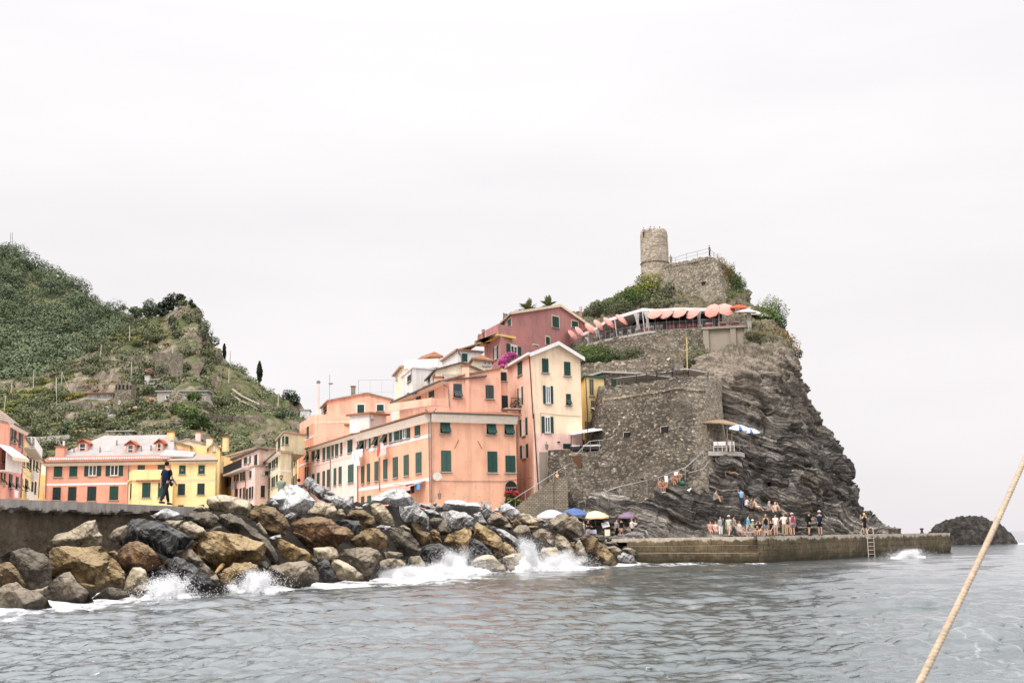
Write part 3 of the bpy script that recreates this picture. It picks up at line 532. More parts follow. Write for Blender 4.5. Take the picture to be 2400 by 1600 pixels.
# ------------------------------------------------------------------ breakwater boulders: outline in photo crops, kind of stone, own label
CROP = {1: (0,1140,4.9),2: (280,1100,4.9),3: (600,1080,4.9),4: (1020,1100,4.9)}
def ico(n):
 bm = bmesh.new(); bmesh.ops.create_icosphere(bm,subdivisions=n,radius=1); bm.verts.ensure_lookup_table()
 V = np.array([v.co[:] for v in bm.verts]); Q = np.array([[v.index for v in f.verts] for f in bm.faces]); bm.free(); return V / np.linalg.norm(V,axis=1)[:,None],Q
ICO = {4: ico(4)}
def dW(px): return float(np.interp(px,[-200,0,330,600,850,1000,1250,1400,1480],[32,36,45,50.5,58,72,76,84,92]))
SL = .60
def rock_depth(px,py):
 den = SL - (hor(px) - py) / F; return (E + SL * dW(px)) / den
ROCKN = [0]
from mathutils.geometry import delaunay_2d_cdt
def boulder(crop,kind,pts,label):
 """outline as seen, broken into planes: ridge points lie in front of and behind it, the planes are then roughened"""
 ox,oy,s_ = CROP[crop]; ps = [(ox + a / s_,oy + b / s_) for a,b in pts]; n = len(ps); cx = sum(p[0] for p in ps) / n; cy = sum(p[1] for p in ps) / n
 ps = [(cx + (a - cx) * 1.05,cy + (b - cy) * 1.05) for a,b in ps]; ROCKN[0] += 1; k = ROCKN[0]; rg = np.random.default_rng(300 + k); d = rock_depth(cx,cy); m = F / d
 P = []
 for i in range(n):                       # a few extra jittered points keep the edge uneven
  a,b = ps[i],ps[(i + 1) % n]; ln = math.hypot(b[0] - a[0],b[1] - a[1]); P.append(a); q = rg.uniform(.35,.65); nx,ny = (b[1] - a[1]) / (ln + 1e-6),-(b[0] - a[0]) / (ln + 1e-6)
  if ln > .35 * m: o = rg.normal() * .035 * ln; P.append((a[0] + (b[0] - a[0]) * q + nx * o,a[1] + (b[1] - a[1]) * q + ny * o))
 N = len(P); A = np.array(P); B = np.roll(A,-1,0); area = abs((A[:,0] * B[:,1] - B[:,0] * A[:,1]).sum()) / 2; r = math.sqrt(area / math.pi)
 def inside(x,y):
  c = (A[:,1] > y) != (B[:,1] > y); return (c & (x < (B[:,0] - A[:,0]) * (y - A[:,1]) / (B[:,1] - A[:,1] + 1e-12) + A[:,0])).sum() % 2 == 1
 def dist(x,y):
  dx,dy = (B - A).T; t_ = np.clip(((x - A[:,0]) * dx + (y - A[:,1]) * dy) / (dx * dx + dy * dy + 1e-9),0,1); return np.hypot(x - A[:,0] - t_ * dx,y - A[:,1] - t_ * dy).min()
 I = []; want = rg.integers(5,9)
 for _ in range(400):
  x,y = rg.uniform(A[:,0].min(),A[:,0].max()),rg.uniform(A[:,1].min(),A[:,1].max())
  if inside(x,y) and dist(x,y) > .20 * r and all(math.hypot(x - q[0],y - q[1]) > .48 * r for q in I): I.append((x,y))
  if len(I) >= want: break
 Rw = r / m; h = [0.0] * N + [Rw * min(1,dist(x,y) / (.42 * r)) * rg.uniform(.45,1.0) * (.75 + .35 * min(max((y - cy) / r + .5,0),1)) for x,y in I]
 out = delaunay_2d_cdt([Vector(p) for p in P + I],[(i,(i + 1) % N) for i in range(N)],[],1,1e-6); vc,fs,vo = out[0],out[2],out[3]
 hh = [h[vo[i][0]] if vo[i] else 0.0 for i in range(len(vc))]; q = np.array([[v.x,v.y] for v in vc]); hh = np.array(hh); eo = rg.normal(size=len(q)) * .10 * Rw
 Vf = ptn(q[:,0],q[:,1],d - hh + eo); Vb = ptn(q[:,0],q[:,1],d + hh * .8 + eo); T = [f for f in fs if len(f) == 3]; allV = []; allQ = []; nb = 0
 for W3,flip in ((Vf,0),(Vb,1)):
  for f in T:
   a,b,c = (W3[i] for i in (f if not flip else f[::-1])); sN = int(min(20,max(5,Rw / .065)))
   u,v = np.meshgrid(np.arange(sN + 1),np.arange(sN + 1)); ok = (u + v) <= sN; idx = np.full(u.shape,-1); idx[ok] = np.arange(ok.sum()); uu,vv = u[ok] / sN,v[ok] / sN
   allV.append(a + uu[:,None] * (b - a) + vv[:,None] * (c - a)); t1 = np.stack([idx[:-1,:-1],idx[:-1,1:],idx[1:,:-1]],-1).reshape(-1,3); t2 = np.stack([idx[:-1,1:],idx[1:,1:],idx[1:,:-1]],-1).reshape(-1,3); t_ = np.concatenate([t1,t2]); t_ = t_[(t_ >= 0).all(1)]; allQ.append(t_ + nb); nb += ok.sum()
 V = np.concatenate(allV); Q = np.concatenate(allQ); V,inv = np.unique(np.round(V,4),axis=0,return_inverse=True); Q = inv.reshape(-1)[Q]; Ed = np.unique(np.sort(np.concatenate([Q[:,[0,1]],Q[:,[1,2]],Q[:,[2,0]]]),1),axis=0); dg = np.bincount(Ed.ravel(),minlength=len(V))[:,None]
 for _ in range(4):
  S_ = np.stack([np.bincount(Ed[:,0],V[Ed[:,1],j],len(V)) + np.bincount(Ed[:,1],V[Ed[:,0],j],len(V)) for j in range(3)],1); V = V * .4 + .6 * S_ / np.maximum(dg,1)
 c = V.mean(0); D = V - c; L = np.linalg.norm(D,axis=1)[:,None] + 1e-6; D /= L; off = rg.uniform(-50,50,3)
 ns = fbm(V / (.5 * Rw) + off,4,k,.55) * .085 * Rw + (.5 - np.abs(fbm(V / (.33 * Rw) + off,4,k + 50))) * .09 * Rw * (.35 if kind == 'C' else 1) + fbm(V / .13 + off,2,k + 9) * .022
 if kind in 'DSKBRO': bed = V @ np.array([.5,.3,.8]) / (.22 * Rw) + off[0]; ns += (_h(np.floor(bed),np.floor(bed) * 0,np.floor(bed) * 0,k)) * .035 * Rw
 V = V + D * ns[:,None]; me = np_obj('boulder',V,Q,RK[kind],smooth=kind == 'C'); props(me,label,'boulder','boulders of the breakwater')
BD = [
(1,'G',[(-60,1190),(60,1130),(185,1090),(330,1180),(480,1240),(590,1385),(380,1440),(0,1490),(-80,1480)],'low grey brown boulder at the water in the bottom left corner'),
(1,'G',[(490,1250),(580,1110),(720,990),(800,985),(880,1100),(1070,1320),(900,1370),(590,1385),(520,1300)],'grey pyramid shaped boulder standing at the water near the left edge'),
(1,'T',[(330,1190),(470,1165),(570,1125),(500,1240),(430,1250)],'small tan stone wedged behind the grey pyramid boulder'),
(1,'B',[(-40,890),(100,868),(180,920),(250,1040),(320,1170),(150,1110),(30,1140),(-50,1180)],'brown boulder cut by the left edge above the low grey one'),
(1,'D',[(0,810),(130,740),(330,705),(480,760),(550,780),(570,900),(590,1050),(550,1120),(400,1180),(330,1170),(190,930),(60,880)],'big dark brown boulder left of the large ochre one'),
(1,'O',[(525,880),(570,720),(680,685),(1150,690),(1215,740),(1250,800),(1220,950),(1180,1100),(1090,1190),(900,1110),(780,980),(600,1030),(540,940)],'largest ochre boulder with a flat top near the left edge'),
(1,'O',[(900,1100),(1100,1130),(1080,1200),(960,1180)],'small ochre chunk under the largest ochre boulder'),
(1,'O',[(1220,780),(1340,850),(1420,980),(1440,1060),(1400,1170),(1250,1140),(1130,1190),(1180,1000)],'dark ochre boulder leaning against the largest ochre one from the right'),
(1,'T',[(560,680),(660,540),(850,490),(1000,400),(1090,380),(1130,510),(1185,560),(1170,670),(900,690),(620,690)],'tan angular boulder with a raised pale horn under the quay wall'),
(1,'G',[(1225,590),(1320,480),(1450,430),(1480,520),(1400,620),(1330,645)],'grey slab leaning between the quay wall and the big black boulder'),
(1,'O',[(1225,750),(1320,730),(1355,760),(1350,840),(1280,800)],'small ochre stone in the gap right of the largest ochre boulder'),
(1,'R',[(1350,760),(1480,640),(1580,620),(1700,680),(1800,780),(1930,850),(1700,960),(1480,1010),(1400,900)],'rusty red brown boulder below the big black one'),
(2,'K',[(20,880),(90,640),(160,570),(280,550),(430,590),(700,720),(840,830),(800,880),(640,930),(580,1020),(480,960),(300,850),(150,830)],'big black boulder, largest black rock, below the quay wall'),
(2,'C',[(260,1040),(290,970),(360,955),(460,1000),(540,1070),(480,1130),(340,1160),(290,1110)],'pale pinkish rounded stone above the wet black boulder'),
(2,'C',[(55,1370),(90,1220),(150,1130),(230,1115),(300,1150),(320,1240),(310,1330),(150,1390),(80,1400)],'pale upright oval boulder near the waterline'),
(2,'T',[(115,1420),(200,1330),(300,1320),(400,1340),(330,1430),(220,1460)],'low tan rock in the foam below the pale upright boulder'),
(1,'G',[(1060,1280),(1250,1140),(1350,1170),(1480,1220),(1490,1260),(1330,1310),(1150,1330)],'low brown grey rock in the shade right of the grey pyramid'),
(2,'K',[(320,1180),(420,1120),(500,1110),(640,1000),(760,1060),(900,1140),(1020,1230),(1070,1360),(950,1390),(780,1340),(640,1360),(430,1330),(330,1320)],'wet black boulder at the water behind the pointed splash'),
(2,'G',[(590,1000),(690,890),(780,880),(850,930),(960,1060),(1100,1180),(1180,1320),(1080,1360),(1010,1230),(750,1070)],'long brown ridge boulder sloping down to the driftwood'),
(2,'O',[(810,880),(900,750),(1060,725),(1340,740),(1500,790),(1640,840),(1660,920),(1600,1060),(1440,1070),(1250,1160),(1090,1160),(960,1040),(880,940)],'widest dark ochre slab in the middle of the left pile, driftwood at its foot'),
(2,'O',[(1140,1210),(1330,1080),(1480,1070),(1590,1100),(1610,1190),(1520,1280),(1400,1330),(1230,1350),(1170,1290)],'golden ochre boulder behind the rounded white splash'),
(2,'D',[(1140,600),(1170,530),(1280,500),(1400,550),(1560,680),(1700,800),(1790,940),(1830,1060),(1740,1090),(1650,960),(1500,790),(1300,730)],'long dark boulder tipping diagonally down to the right'),
(2,'D',[(1600,1080),(1680,1040),(1725,1090),(1700,1170),(1610,1180)],'small dark rock left of the flat grey front boulder'),
(2,'D',[(745,580),(800,500),(1000,475),(1080,520),(1130,620),(1060,670),(960,680),(860,640)],'dark angular slab right of the white stone below the wall end'),
(2,'G',[(1040,500),(1100,510),(1145,560),(1140,620),(1090,580)],'small grey stone at the right shoulder of the dark angular slab'),
(2,'T',[(650,680),(760,600),(830,600),(950,660),(995,720),(880,790),(840,800),(700,740)],'tan boulder under the dark angular slab'),
(2,'W',[(350,520),(440,490),(520,435),(600,460),(700,510),(745,560),(560,580),(420,570)],'white low stone just below the feet of the man on the wall'),
(2,'T',[(460,600),(560,580),(740,570),(700,640),(640,680),(520,640)],'greyish tan stone carrying the low white one'),
(2,'T',[(830,475),(880,420),(930,400),(1000,460),(960,480)],'small pinkish stone at the end of the quay wall'),
(2,'C',[(1000,390),(1020,330),(1150,290),(1300,310),(1460,350),(1550,430),(1500,470),(1440,530),(1200,490),(1050,480)],'cream block with ochre stains on top of the pile before the yellow house'),
(2,'D',[(1030,690),(1170,640),(1180,720),(1040,725)],'dark stone in the hollow under the dark angular slab'),
(2,'B',[(1490,540),(1530,440),(1650,400),(1780,440),(1870,520),(1940,640),(1910,740),(1750,770),(1620,700),(1560,600),(1480,580)],'dark ochre hollowed boulder left under the great white rock'),
(2,'C',[(1560,640),(1610,600),(1650,660),(1710,740),(1690,770),(1620,710)],'pale pointed splinter leaning on the dark hollowed boulder'),
(3,'W',[(130,480),(180,420),(290,330),(380,265),(470,285),(590,370),(665,460),(640,530),(560,600),(440,650),(360,640),(300,590),(240,500)],'great white angular rock on top of the pile, tallest white one'),
(3,'S',[(140,480),(190,430),(260,490),(250,530),(190,510)],'small grey triangular stone at the left foot of the great white rock'),
(3,'S',[(310,640),(400,580),(490,620),(420,680),(350,670)],'grey stone peeping out under the great white rock'),
(3,'S',[(540,290),(580,190),(620,180),(700,250),(790,330),(790,400),(740,455),(660,380),(600,340)],'tall grey streaked rock peaking right of the great white one'),
(3,'S',[(750,290),(850,320),(925,385),(890,400),(790,390)],'small grey rock on the right shoulder of the tall grey streaked one'),
(3,'S',[(740,440),(790,390),(950,400),(1090,410),(1140,530),(1090,550),(940,530),(830,490)],'pale grey flat block before the pale pink house'),
(3,'T',[(590,590),(650,490),(760,470),(880,490),(925,560),(915,640),(820,650),(640,640)],'light brown block under the pale grey flat one'),
(3,'R',[(430,680),(470,640),(640,650),(860,670),(920,740),(1010,760),(1100,830),(1090,880),(960,940),(900,990),(750,980),(600,1000),(480,900),(420,800)],'biggest red brown boulder below the great white rock'),
(3,'O',[(225,890),(300,900),(430,960),(560,1010),(640,1080),(610,1150),(420,1160),(320,1110),(260,1000)],'yellow ochre wedge pointing left, above the flat grey front boulder'),
(3,'S',[(150,880),(285,840),(290,890),(200,920)],'thin grey sliver behind the yellow ochre wedge'),
(3,'T',[(650,990),(890,985),(940,1040),(950,1100),(840,1140),(720,1150),(670,1080)],'tan block with an ochre right end above the black front rock'),
(3,'D',[(600,1130),(680,1100),(720,1160),(690,1190)],'small dark stone between the yellow ochre wedge and the tan block'),
(3,'G',[(130,1260),(190,1200),(370,1160),(560,1150),(680,1210),(720,1290),(710,1370),(600,1430),(350,1460),(200,1450),(150,1340)],'wide flat topped grey brown boulder in front, right of the rounded splash'),
(3,'K',[(690,1190),(790,1125),(840,1150),(930,1350),(780,1395),(720,1290)],'black block between the flat grey and the cream front boulders'),
(3,'C',[(840,1140),(900,1090),(960,1130),(1120,1220),(1220,1290),(1245,1380),(1060,1370),(940,1350),(890,1250)],'cream wedge at the water right of the black block'),
(3,'G',[(940,1040),(1100,1000),(1300,1000),(1380,1030),(1450,1130),(1350,1220),(1300,1360),(1240,1380),(1200,1270),(1000,1150),(950,1100)],'big smooth grey tan boulder behind the cream wedge'),
(3,'B',[(1060,880),(1190,820),(1300,775),(1420,790),(1500,870),(1530,970),(1480,1030),(1300,1020),(1080,990),(1040,950)],'brown round boulder with a pale streak, middle of the pile'),
(3,'K',[(910,700),(1000,670),(1180,680),(1200,740),(1190,830),(1110,880),(1080,800),(960,740)],'blackish block right of the biggest red brown boulder'),
(3,'B',[(1020,660),(1080,570),(1230,565),(1350,640),(1370,710),(1330,780),(1210,805),(1190,700),(1070,670)],'brown boulder below the white dome, left of the tan one'),
(3,'T',[(920,620),(940,550),(1000,550),(1040,640),(980,670)],'small tan stone right of the light brown block'),
(3,'T',[(1080,560),(1140,515),(1230,530),(1230,570)],'small tan stone below the corner of the orange and pink houses'),
(3,'W',[(1215,510),(1260,480),(1310,490),(1250,540)],'small white stone left of the big white dome'),
(3,'W',[(1320,500),(1340,430),(1440,370),(1570,315),(1680,325),(1780,400),(1840,510),(1700,520),(1560,500),(1400,490)],'big white dome shaped boulder before the orange house'),
(3,'T',[(1260,580),(1320,510),(1430,490),(1510,560),(1560,640),(1590,740),(1450,730),(1370,700)],'tan boulder with a pale face under the white dome'),
(3,'S',[(1550,560),(1590,480),(1680,410),(1800,470),(1900,560),(1980,650),(1980,790),(1870,690),(1740,700),(1600,740)],'big grey boulder leaning on the right side of the white dome'),
(3,'D',[(1480,820),(1560,770),(1660,770),(1770,840),(1860,940),(1900,1020),(1860,1070),(1700,1090),(1560,1030),(1520,920)],'dark brown rounded boulder right of the streaked brown one'),
(3,'T',[(1610,760),(1700,730),(1770,770),(1800,830),(1700,790)],'small tan stone under the big grey boulder'),
(3,'B',[(1750,730),(1790,700),(1900,710),(1910,800),(1990,820),(2010,920),(1920,1000),(1860,930),(1800,830)],'upright brown block below the big grey boulder'),
(3,'S',[(1360,760),(1430,730),(1540,740),(1560,770),(1480,810)],'dark grey slab between the tan and the streaked brown boulders'),
(3,'G',[(1400,1050),(1540,1035),(1680,1050),(1700,1100),(1560,1120),(1450,1110)],'low grey rock behind the spray right of the big smooth boulder'),
(3,'T',[(1340,1200),(1420,1140),(1600,1120),(1720,1140),(1700,1230),(1500,1260),(1400,1320)],'low tan rock half hidden by the long spray'),
(3,'C',[(1700,1180),(1780,1090),(1880,1080),(1930,1150),(1950,1210),(1820,1250)],'cream rounded stone in the spray left of the dark grey one'),
(3,'K',[(1880,1020),(1960,960),(2090,940),(2180,990),(2220,1050),(2120,1160),(1990,1200),(1920,1100)],'dark grey streaked boulder at the left of the tall splash'),
(3,'D',[(1990,720),(1990,650),(2080,650),(2200,690),(2250,800),(2200,860),(2100,850)],'dark brown cube shaped boulder below the grey stones'),
(3,'O',[(2000,800),(2060,780),(2110,850),(2140,940),(2020,930)],'upright ochre stone under the dark brown cube'),
(3,'S',[(1850,510),(1900,480),(2010,500),(2080,570),(1960,550)],'pale grey stone right of the white dome at the house foot'),
(3,'S',[(2020,490),(2070,475),(2120,520),(2100,570)],'small grey stone below the lantern of the orange house'),
(3,'S',[(1910,560),(2020,550),(2110,600),(2120,640),(2000,630)],'light grey low stone above the dark brown cube'),
(4,'W',[(90,420),(130,360),(280,345),(370,380),(480,380),(520,430),(500,480),(380,470),(220,460),(110,460)],'wide white grey boulder along the foot of the orange wall'),
(4,'S',[(50,490),(200,470),(340,490),(450,560),(510,620),(420,650),(200,690),(150,600)],'broad dark grey boulder under the wide white one'),
(4,'S',[(430,510),(520,480),(560,560),(600,630),(500,640)],'grey three sided stone right of the broad dark grey boulder'),
(4,'S',[(530,370),(560,365),(640,430),(665,500),(600,560),(560,540),(540,450)],'narrow grey and white stone standing before the arched door'),
(4,'W',[(710,470),(770,390),(830,385),(930,450),(985,520),(880,570),(800,530)],'white slanting slab below the stone stairs'),
(4,'G',[(600,580),(640,510),(740,510),(830,560),(880,660),(860,700),(720,660),(620,640)],'grey brown boulder under the white slanting slab'),
(4,'B',[(760,510),(840,540),(890,600),(860,620)],'thin brown stone along the white slanting slab'),
(4,'B',[(860,600),(930,555),(1000,620),(960,660),(890,660)],'small brown block right of the white slanting slab'),
(4,'T',[(940,560),(1000,505),(1100,520),(1180,600),(1190,640),(1080,650),(1000,620)],'tan boulder at the foot of the stairs, left of the white parasol'),
(4,'T',[(1110,540),(1230,560),(1260,600),(1180,620)],'small tan stone under the white parasol'),
(4,'S',[(1200,630),(1260,580),(1300,640),(1270,680)],'small grey stone at the left of the big round boulder'),
(4,'G',[(890,700),(950,640),(1050,640),(1100,720),(1040,780),(960,800)],'grey brown boulder right above the tall splash'),
(4,'O',[(100,760),(220,720),(330,670),(400,700),(410,830),(390,1000),(280,950),(130,850)],'golden tan block left of the dark grey wedge, splash at its foot'),
(4,'O',[(450,660),(490,625),(590,660),(720,750),(780,840),(800,970),(700,1010),(620,900),(460,760)],'large ochre boulder diagonal in the middle of the right pile'),
(4,'S',[(570,650),(650,640),(800,700),(940,790),(950,830),(900,860),(780,800),(700,700)],'long grey slab behind the large ochre diagonal boulder'),
(4,'K',[(400,800),(440,790),(560,860),(640,950),(660,990),(500,1010),(400,1030)],'dark grey wedge in the spray under the large ochre diagonal boulder'),
(4,'O',[(760,850),(810,830),(900,900),(945,960),(900,985),(800,970)],'small ochre stone right of the large ochre diagonal boulder'),
(4,'K',[(900,860),(960,800),(1020,790),(1020,900),(960,960)],'black wet stone at the left side of the tallest splash'),
(4,'C',[(400,1040),(560,985),(660,990),(740,1060),(830,1130),(770,1190),(560,1150),(450,1100)],'cream low boulder awash in foam'),
(4,'C',[(700,1030),(920,960),(1050,945),(1110,1000),(1115,1090),(900,1110),(800,1060)],'pale tan slab awash at the left foot of the tallest splash'),
(4,'C',[(820,1120),(880,1085),(950,1150),(860,1170)],'small cream stone in the foam right of the cream low boulder'),
(4,'G',[(1295,660),(1330,590),(1440,510),(1520,495),(1620,560),(1690,620),(1710,720),(1660,770),(1520,780),(1400,740)],'big round grey boulder before the parasols'),
(4,'G',[(1110,700),(1230,685),(1340,720),(1365,800),(1350,890),(1200,880),(1130,790)],'grey brown boulder under the big round one, right of the tallest splash'),
(4,'T',[(1365,800),(1410,730),(1500,790),(1560,870),(1600,980),(1590,1060),(1450,940),(1380,890)],'tan upright boulder under the big round grey one'),
(4,'T',[(1230,900),(1390,890),(1440,960),(1430,1060),(1270,1060),(1200,980)],'tan block in the spray right of the tallest splash'),
(4,'T',[(1600,860),(1660,815),(1720,900),(1750,1060),(1620,1050)],'tall narrow tan stone standing at the water'),
(4,'B',[(1660,800),(1750,755),(1860,790),(1880,860),(1840,940),(1740,950),(1700,860)],'round brown boulder over a dark gap near the pier'),
(4,'O',[(1780,1050),(1860,870),(1950,880),(2040,980),(2090,1090),(1960,1110),(1820,1085)],'ochre pyramid boulder at the water beside the pier steps'),
(4,'T',[(1930,890),(2050,870),(2140,920),(2140,980),(2050,990)],'tan stone behind the ochre pyramid boulder'),
(4,'S',[(2040,1000),(2160,950),(2270,990),(2340,1085),(2200,1100),(2080,1095)],'grey striped boulder, last of the row before the pier steps'),
(4,'D',[(1820,760),(1920,750),(1960,790),(1930,850),(1870,830)],'dark grey brown stone left of the pier deck'),
(4,'D',[(1960,770),(2030,790),(2030,820),(1970,830)],'small dark stone touching the pier deck'),
(4,'D',[(1930,830),(2050,830),(2110,870),(1980,880)],'flat dark stone just under the pier deck'),
(4,'G',[(2140,910),(2260,900),(2340,960),(2250,1010)],'brown rock beside the lowest pier step'),
(4,'W',[(660,460),(720,440),(740,490),(690,490)],'small pale stone left of the white slanting slab'),
(4,'B',[(1010,650),(1180,640),(1200,680),(1080,690)],'flat brown stone under the tan boulder at the stairs'),
(4,'O',[(1550,830),(1605,825),(1600,900),(1560,880)],'small ochre stone left of the tall narrow one'),
(4,'D',[(370,670),(440,650),(440,740),(400,720)],'small dark stone between the golden tan block and the large ochre boulder'),
(4,'O',[(-30,700),(50,720),(85,850),(0,860)],'ochre stone right of the upright ochre one, above the dark streaked boulder'),
]
for b in BD: boulder(*b)
# the core of the breakwater: tumbled rubble, painted near black as the shade in the gaps
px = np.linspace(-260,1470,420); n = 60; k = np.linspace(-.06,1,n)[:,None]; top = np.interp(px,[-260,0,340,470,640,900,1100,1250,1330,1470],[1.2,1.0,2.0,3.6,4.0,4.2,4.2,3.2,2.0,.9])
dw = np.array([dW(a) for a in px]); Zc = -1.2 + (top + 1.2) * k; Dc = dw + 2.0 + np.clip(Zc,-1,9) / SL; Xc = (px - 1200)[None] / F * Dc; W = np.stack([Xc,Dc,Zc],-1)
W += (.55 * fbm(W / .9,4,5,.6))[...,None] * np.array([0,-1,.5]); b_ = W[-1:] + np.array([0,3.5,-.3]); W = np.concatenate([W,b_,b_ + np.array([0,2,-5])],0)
o = np_obj('breakwater',W.reshape(-1,3),grid_quads(*W.shape[:2]),plain('shade_dark_rubble',c4(.022,.018,.014),.95)); props(o,'rubble core painted dark for the shade in gaps between boulders','breakwater',kind='structure')
# driftwood
mb = MB(); a,b = pt(505,1342,50.5),pt(526,1319,52); mb.tube([a,a.lerp(b,.3) + Vector((.02,0,.02)),a.lerp(b,.7),b],[.05,.085,.10,.07],8)
t = NT('driftwood'); M['drift'] = t.bsdf(t.ramp(t.noise(3,6,.6,t.map((1,1,.3))),[(.3,c4(.30,.17,.07)),(.7,c4(.55,.36,.17))]),.9)
mb.one('driftwood',M['drift'],'orange brown driftwood log stuck under the widest ochre slab','driftwood',smooth=True)
# ------------------------------------------------------------------ quay wall with the concrete rim
def quay():
 pts = [(-420,34.2),(-120,38.4),(0,41.0),(180,45.2),(375,50.6),(520,54.5),(640,58)]; top = []
 ZT = 3.78; mb = MB(); n = 220; rim = MB()
 P = [ptz(-420,1145,ZT),ptz(0,1168,ZT),ptz(375,1184,ZT),ptz(560,1191.5,ZT),ptz(700,1197,ZT)]
 L = np.array([p[:] for p in P]); s = np.concatenate([[0],np.cumsum(np.hypot(np.diff(L[:,0]),np.diff(L[:,1])))]); q = np.linspace(0,s[-1],300)
 x = np.interp(q,s,L[:,0]); y = np.interp(q,s,L[:,1]); dx,dy = np.gradient(x),np.gradient(y); l = np.hypot(dx,dy); nx,ny = dy / l,-dx / l
 m = 70; zz = np.linspace(-1.5,ZT,m)[:,None]; W = np.stack([np.repeat(x[None],m,0),np.repeat(y[None],m,0),np.repeat(zz,300,1)],-1)
 rough = .10 * fbm(W / .5,5,3,.6) - .10; under = zz < 3.36 + .30 * fbm(np.stack([x / .7,y / .7,x * 0],-1),3,6)[None]
 off = np.where(under,rough - .22,.012 * fbm(W / .8,2,1)); W[...,0] += nx * off; W[...,1] += ny * off
 back = W[-1:].copy(); back[...,0] -= nx * 1.2; back[...,1] -= ny * 1.2; b2 = back.copy(); b2[...,0] -= nx * 5; b2[...,1] -= ny * 5; b2[...,2] -= .02; b3 = b2.copy(); b3[...,2] -= 6
 W = np.concatenate([W,back,b2,b3],0); o = np_obj('quay_wall',W.reshape(-1,3),grid_quads(*W.shape[:2]),M['quay'],smooth=False); props(o,'long grey concrete quay wall with a stained brown underside','quay wall')
quay()
fr_ = [pt(a,1180,d) for a,d in ((-420,41),(0,50),(375,61),(560,69),(700,77),(900,84),(1100,91),(1190,97),(1230,107))]; mb = MB(); rg_ = [Vector((p.x,p.y,3.0)) for p in [Vector((-150,34,0))] + fr_ + [Vector((2,150,0)),Vector((-30,215,0)),Vector((-150,215,0))]]
mb.hexa([p - Vector((0,0,.5)) for p in rg_],rg_); props(mb.build('pavement',M['stone_trim']),'grey harbour pavement behind the quay wall','pavement',kind='structure')
# ------------------------------------------------------------------ white water thrown up at the rocks
t = NT('white_spray'); M['spray'] = t.bsdf((.84,.84,.85,1),.85,spec=.2,Emission_Color=(0,0,0,1))
OCT = (np.array([[1,0,0],[-1,0,0],[0,1,0],[0,-1,0],[0,0,1],[0,0,-1.]]),np.array([[0,2,4],[2,1,4],[1,3,4],[3,0,4],[2,0,5],[1,2,5],[3,1,5],[0,3,5]]))
def splash(px,py,d,hgt,wid,label,n=900,lean=0.0,seed=1,body=1.0):
 """a ragged mound of white water with jets of fine drops"""
 rg = np.random.default_rng(seed); c = np.array(pt(px,py,d)[:]); c[2] = 0; Vs = []; Qs = []; b = 0; S,Qi = ICO[4]
 for k in range(9):                       # froth mound
  u = (k / 8 - .5) * 1.7 + rg.normal() * .1; hh = hgt * (.36 * body * math.exp(-(u / .42) ** 2) + .10) * rg.uniform(.7,1.2); r3 = np.array([wid * .24,.38,hh]); L = S * r3 + np.array([u * wid * .8 + lean * hh * .5,rg.normal() * .15,0]) + c
  L = L + S * (.42 * fbm(L / .42,4,seed + k,.65) + .10)[:,None] * min(1,hgt * .5) * .8; Vs.append(L); Qs.append(Qi + b); b += len(L)
 m = n * 12; jets = np.stack([rg.normal(size=12) * .30,rg.uniform(.55,1.05,12),rg.normal(size=12) * .2 + lean],-1); J = jets[rg.integers(12,size=m)]
 k = rg.random(m) ** .8; h = J[:,1] * (1 - .6 * np.minimum(np.abs(J[:,0]),1)); sp = (.03 + .11 * k) * wid
 p = np.stack([(J[:,0] + J[:,2] * k) * wid + rg.normal(size=m) * sp,rg.normal(size=m) * .25,k * h * hgt + rg.normal(size=m) * .05 * hgt],-1)
 q = n * 5; p2 = np.stack([rg.normal(size=q) * .6 * wid,rg.normal(size=q) * .5,np.abs(rg.normal(size=q)) * .33 * hgt],-1); P = np.concatenate([p,p2]) + c
 rr = np.concatenate([rg.uniform(.008,.042,m) * (1.25 - k),rg.uniform(.006,.018,q)]); V = (P[:,None] + OCT[0][None] * rr[:,None,None]).reshape(-1,3); Q = (OCT[1][None] + (np.arange(len(P)) * 6)[:,None,None]).reshape(-1,3)
 Vs.append(V); Qs.append(Q + b); o = np_obj('sea_spray',np.concatenate(Vs),np.concatenate(Qs),M['spray']); props(o,label,'splash',kind='stuff')
splash(392,1384,45.3,1.15,.95,'small pointed splash before the wet black boulder',700,.0,2)
splash(600,1378,49.6,1.05,.95,'rounded white splash left of the flat grey boulder',900,.05,3,1.6)
splash(930,1345,64,.9,1.6,'long low spray over the tan rocks',900,.3,4)
splash(1078,1330,71.5,1.7,1.9,'broad white splash under the golden tan block',1300,-.1,5)
splash(1010,1340,68,.9,2.0,'low froth left of the broad white splash',900,.1,8)
splash(1246,1328,76,2.3,1.3,'tallest splash jumping between the right hand boulders',1700,-.30,6,1.3)
splash(1310,1328,78,1.3,2.0,'spray fanning right of the tallest splash',1200,.25,7)
splash(2128,1295,96,.85,1.5,'white breaker against the outer pier wall',800,.35,9,.7)
splash(2030,1256,126,1.4,2.2,'white spray behind the woman in black',900,.2,10,1.2)
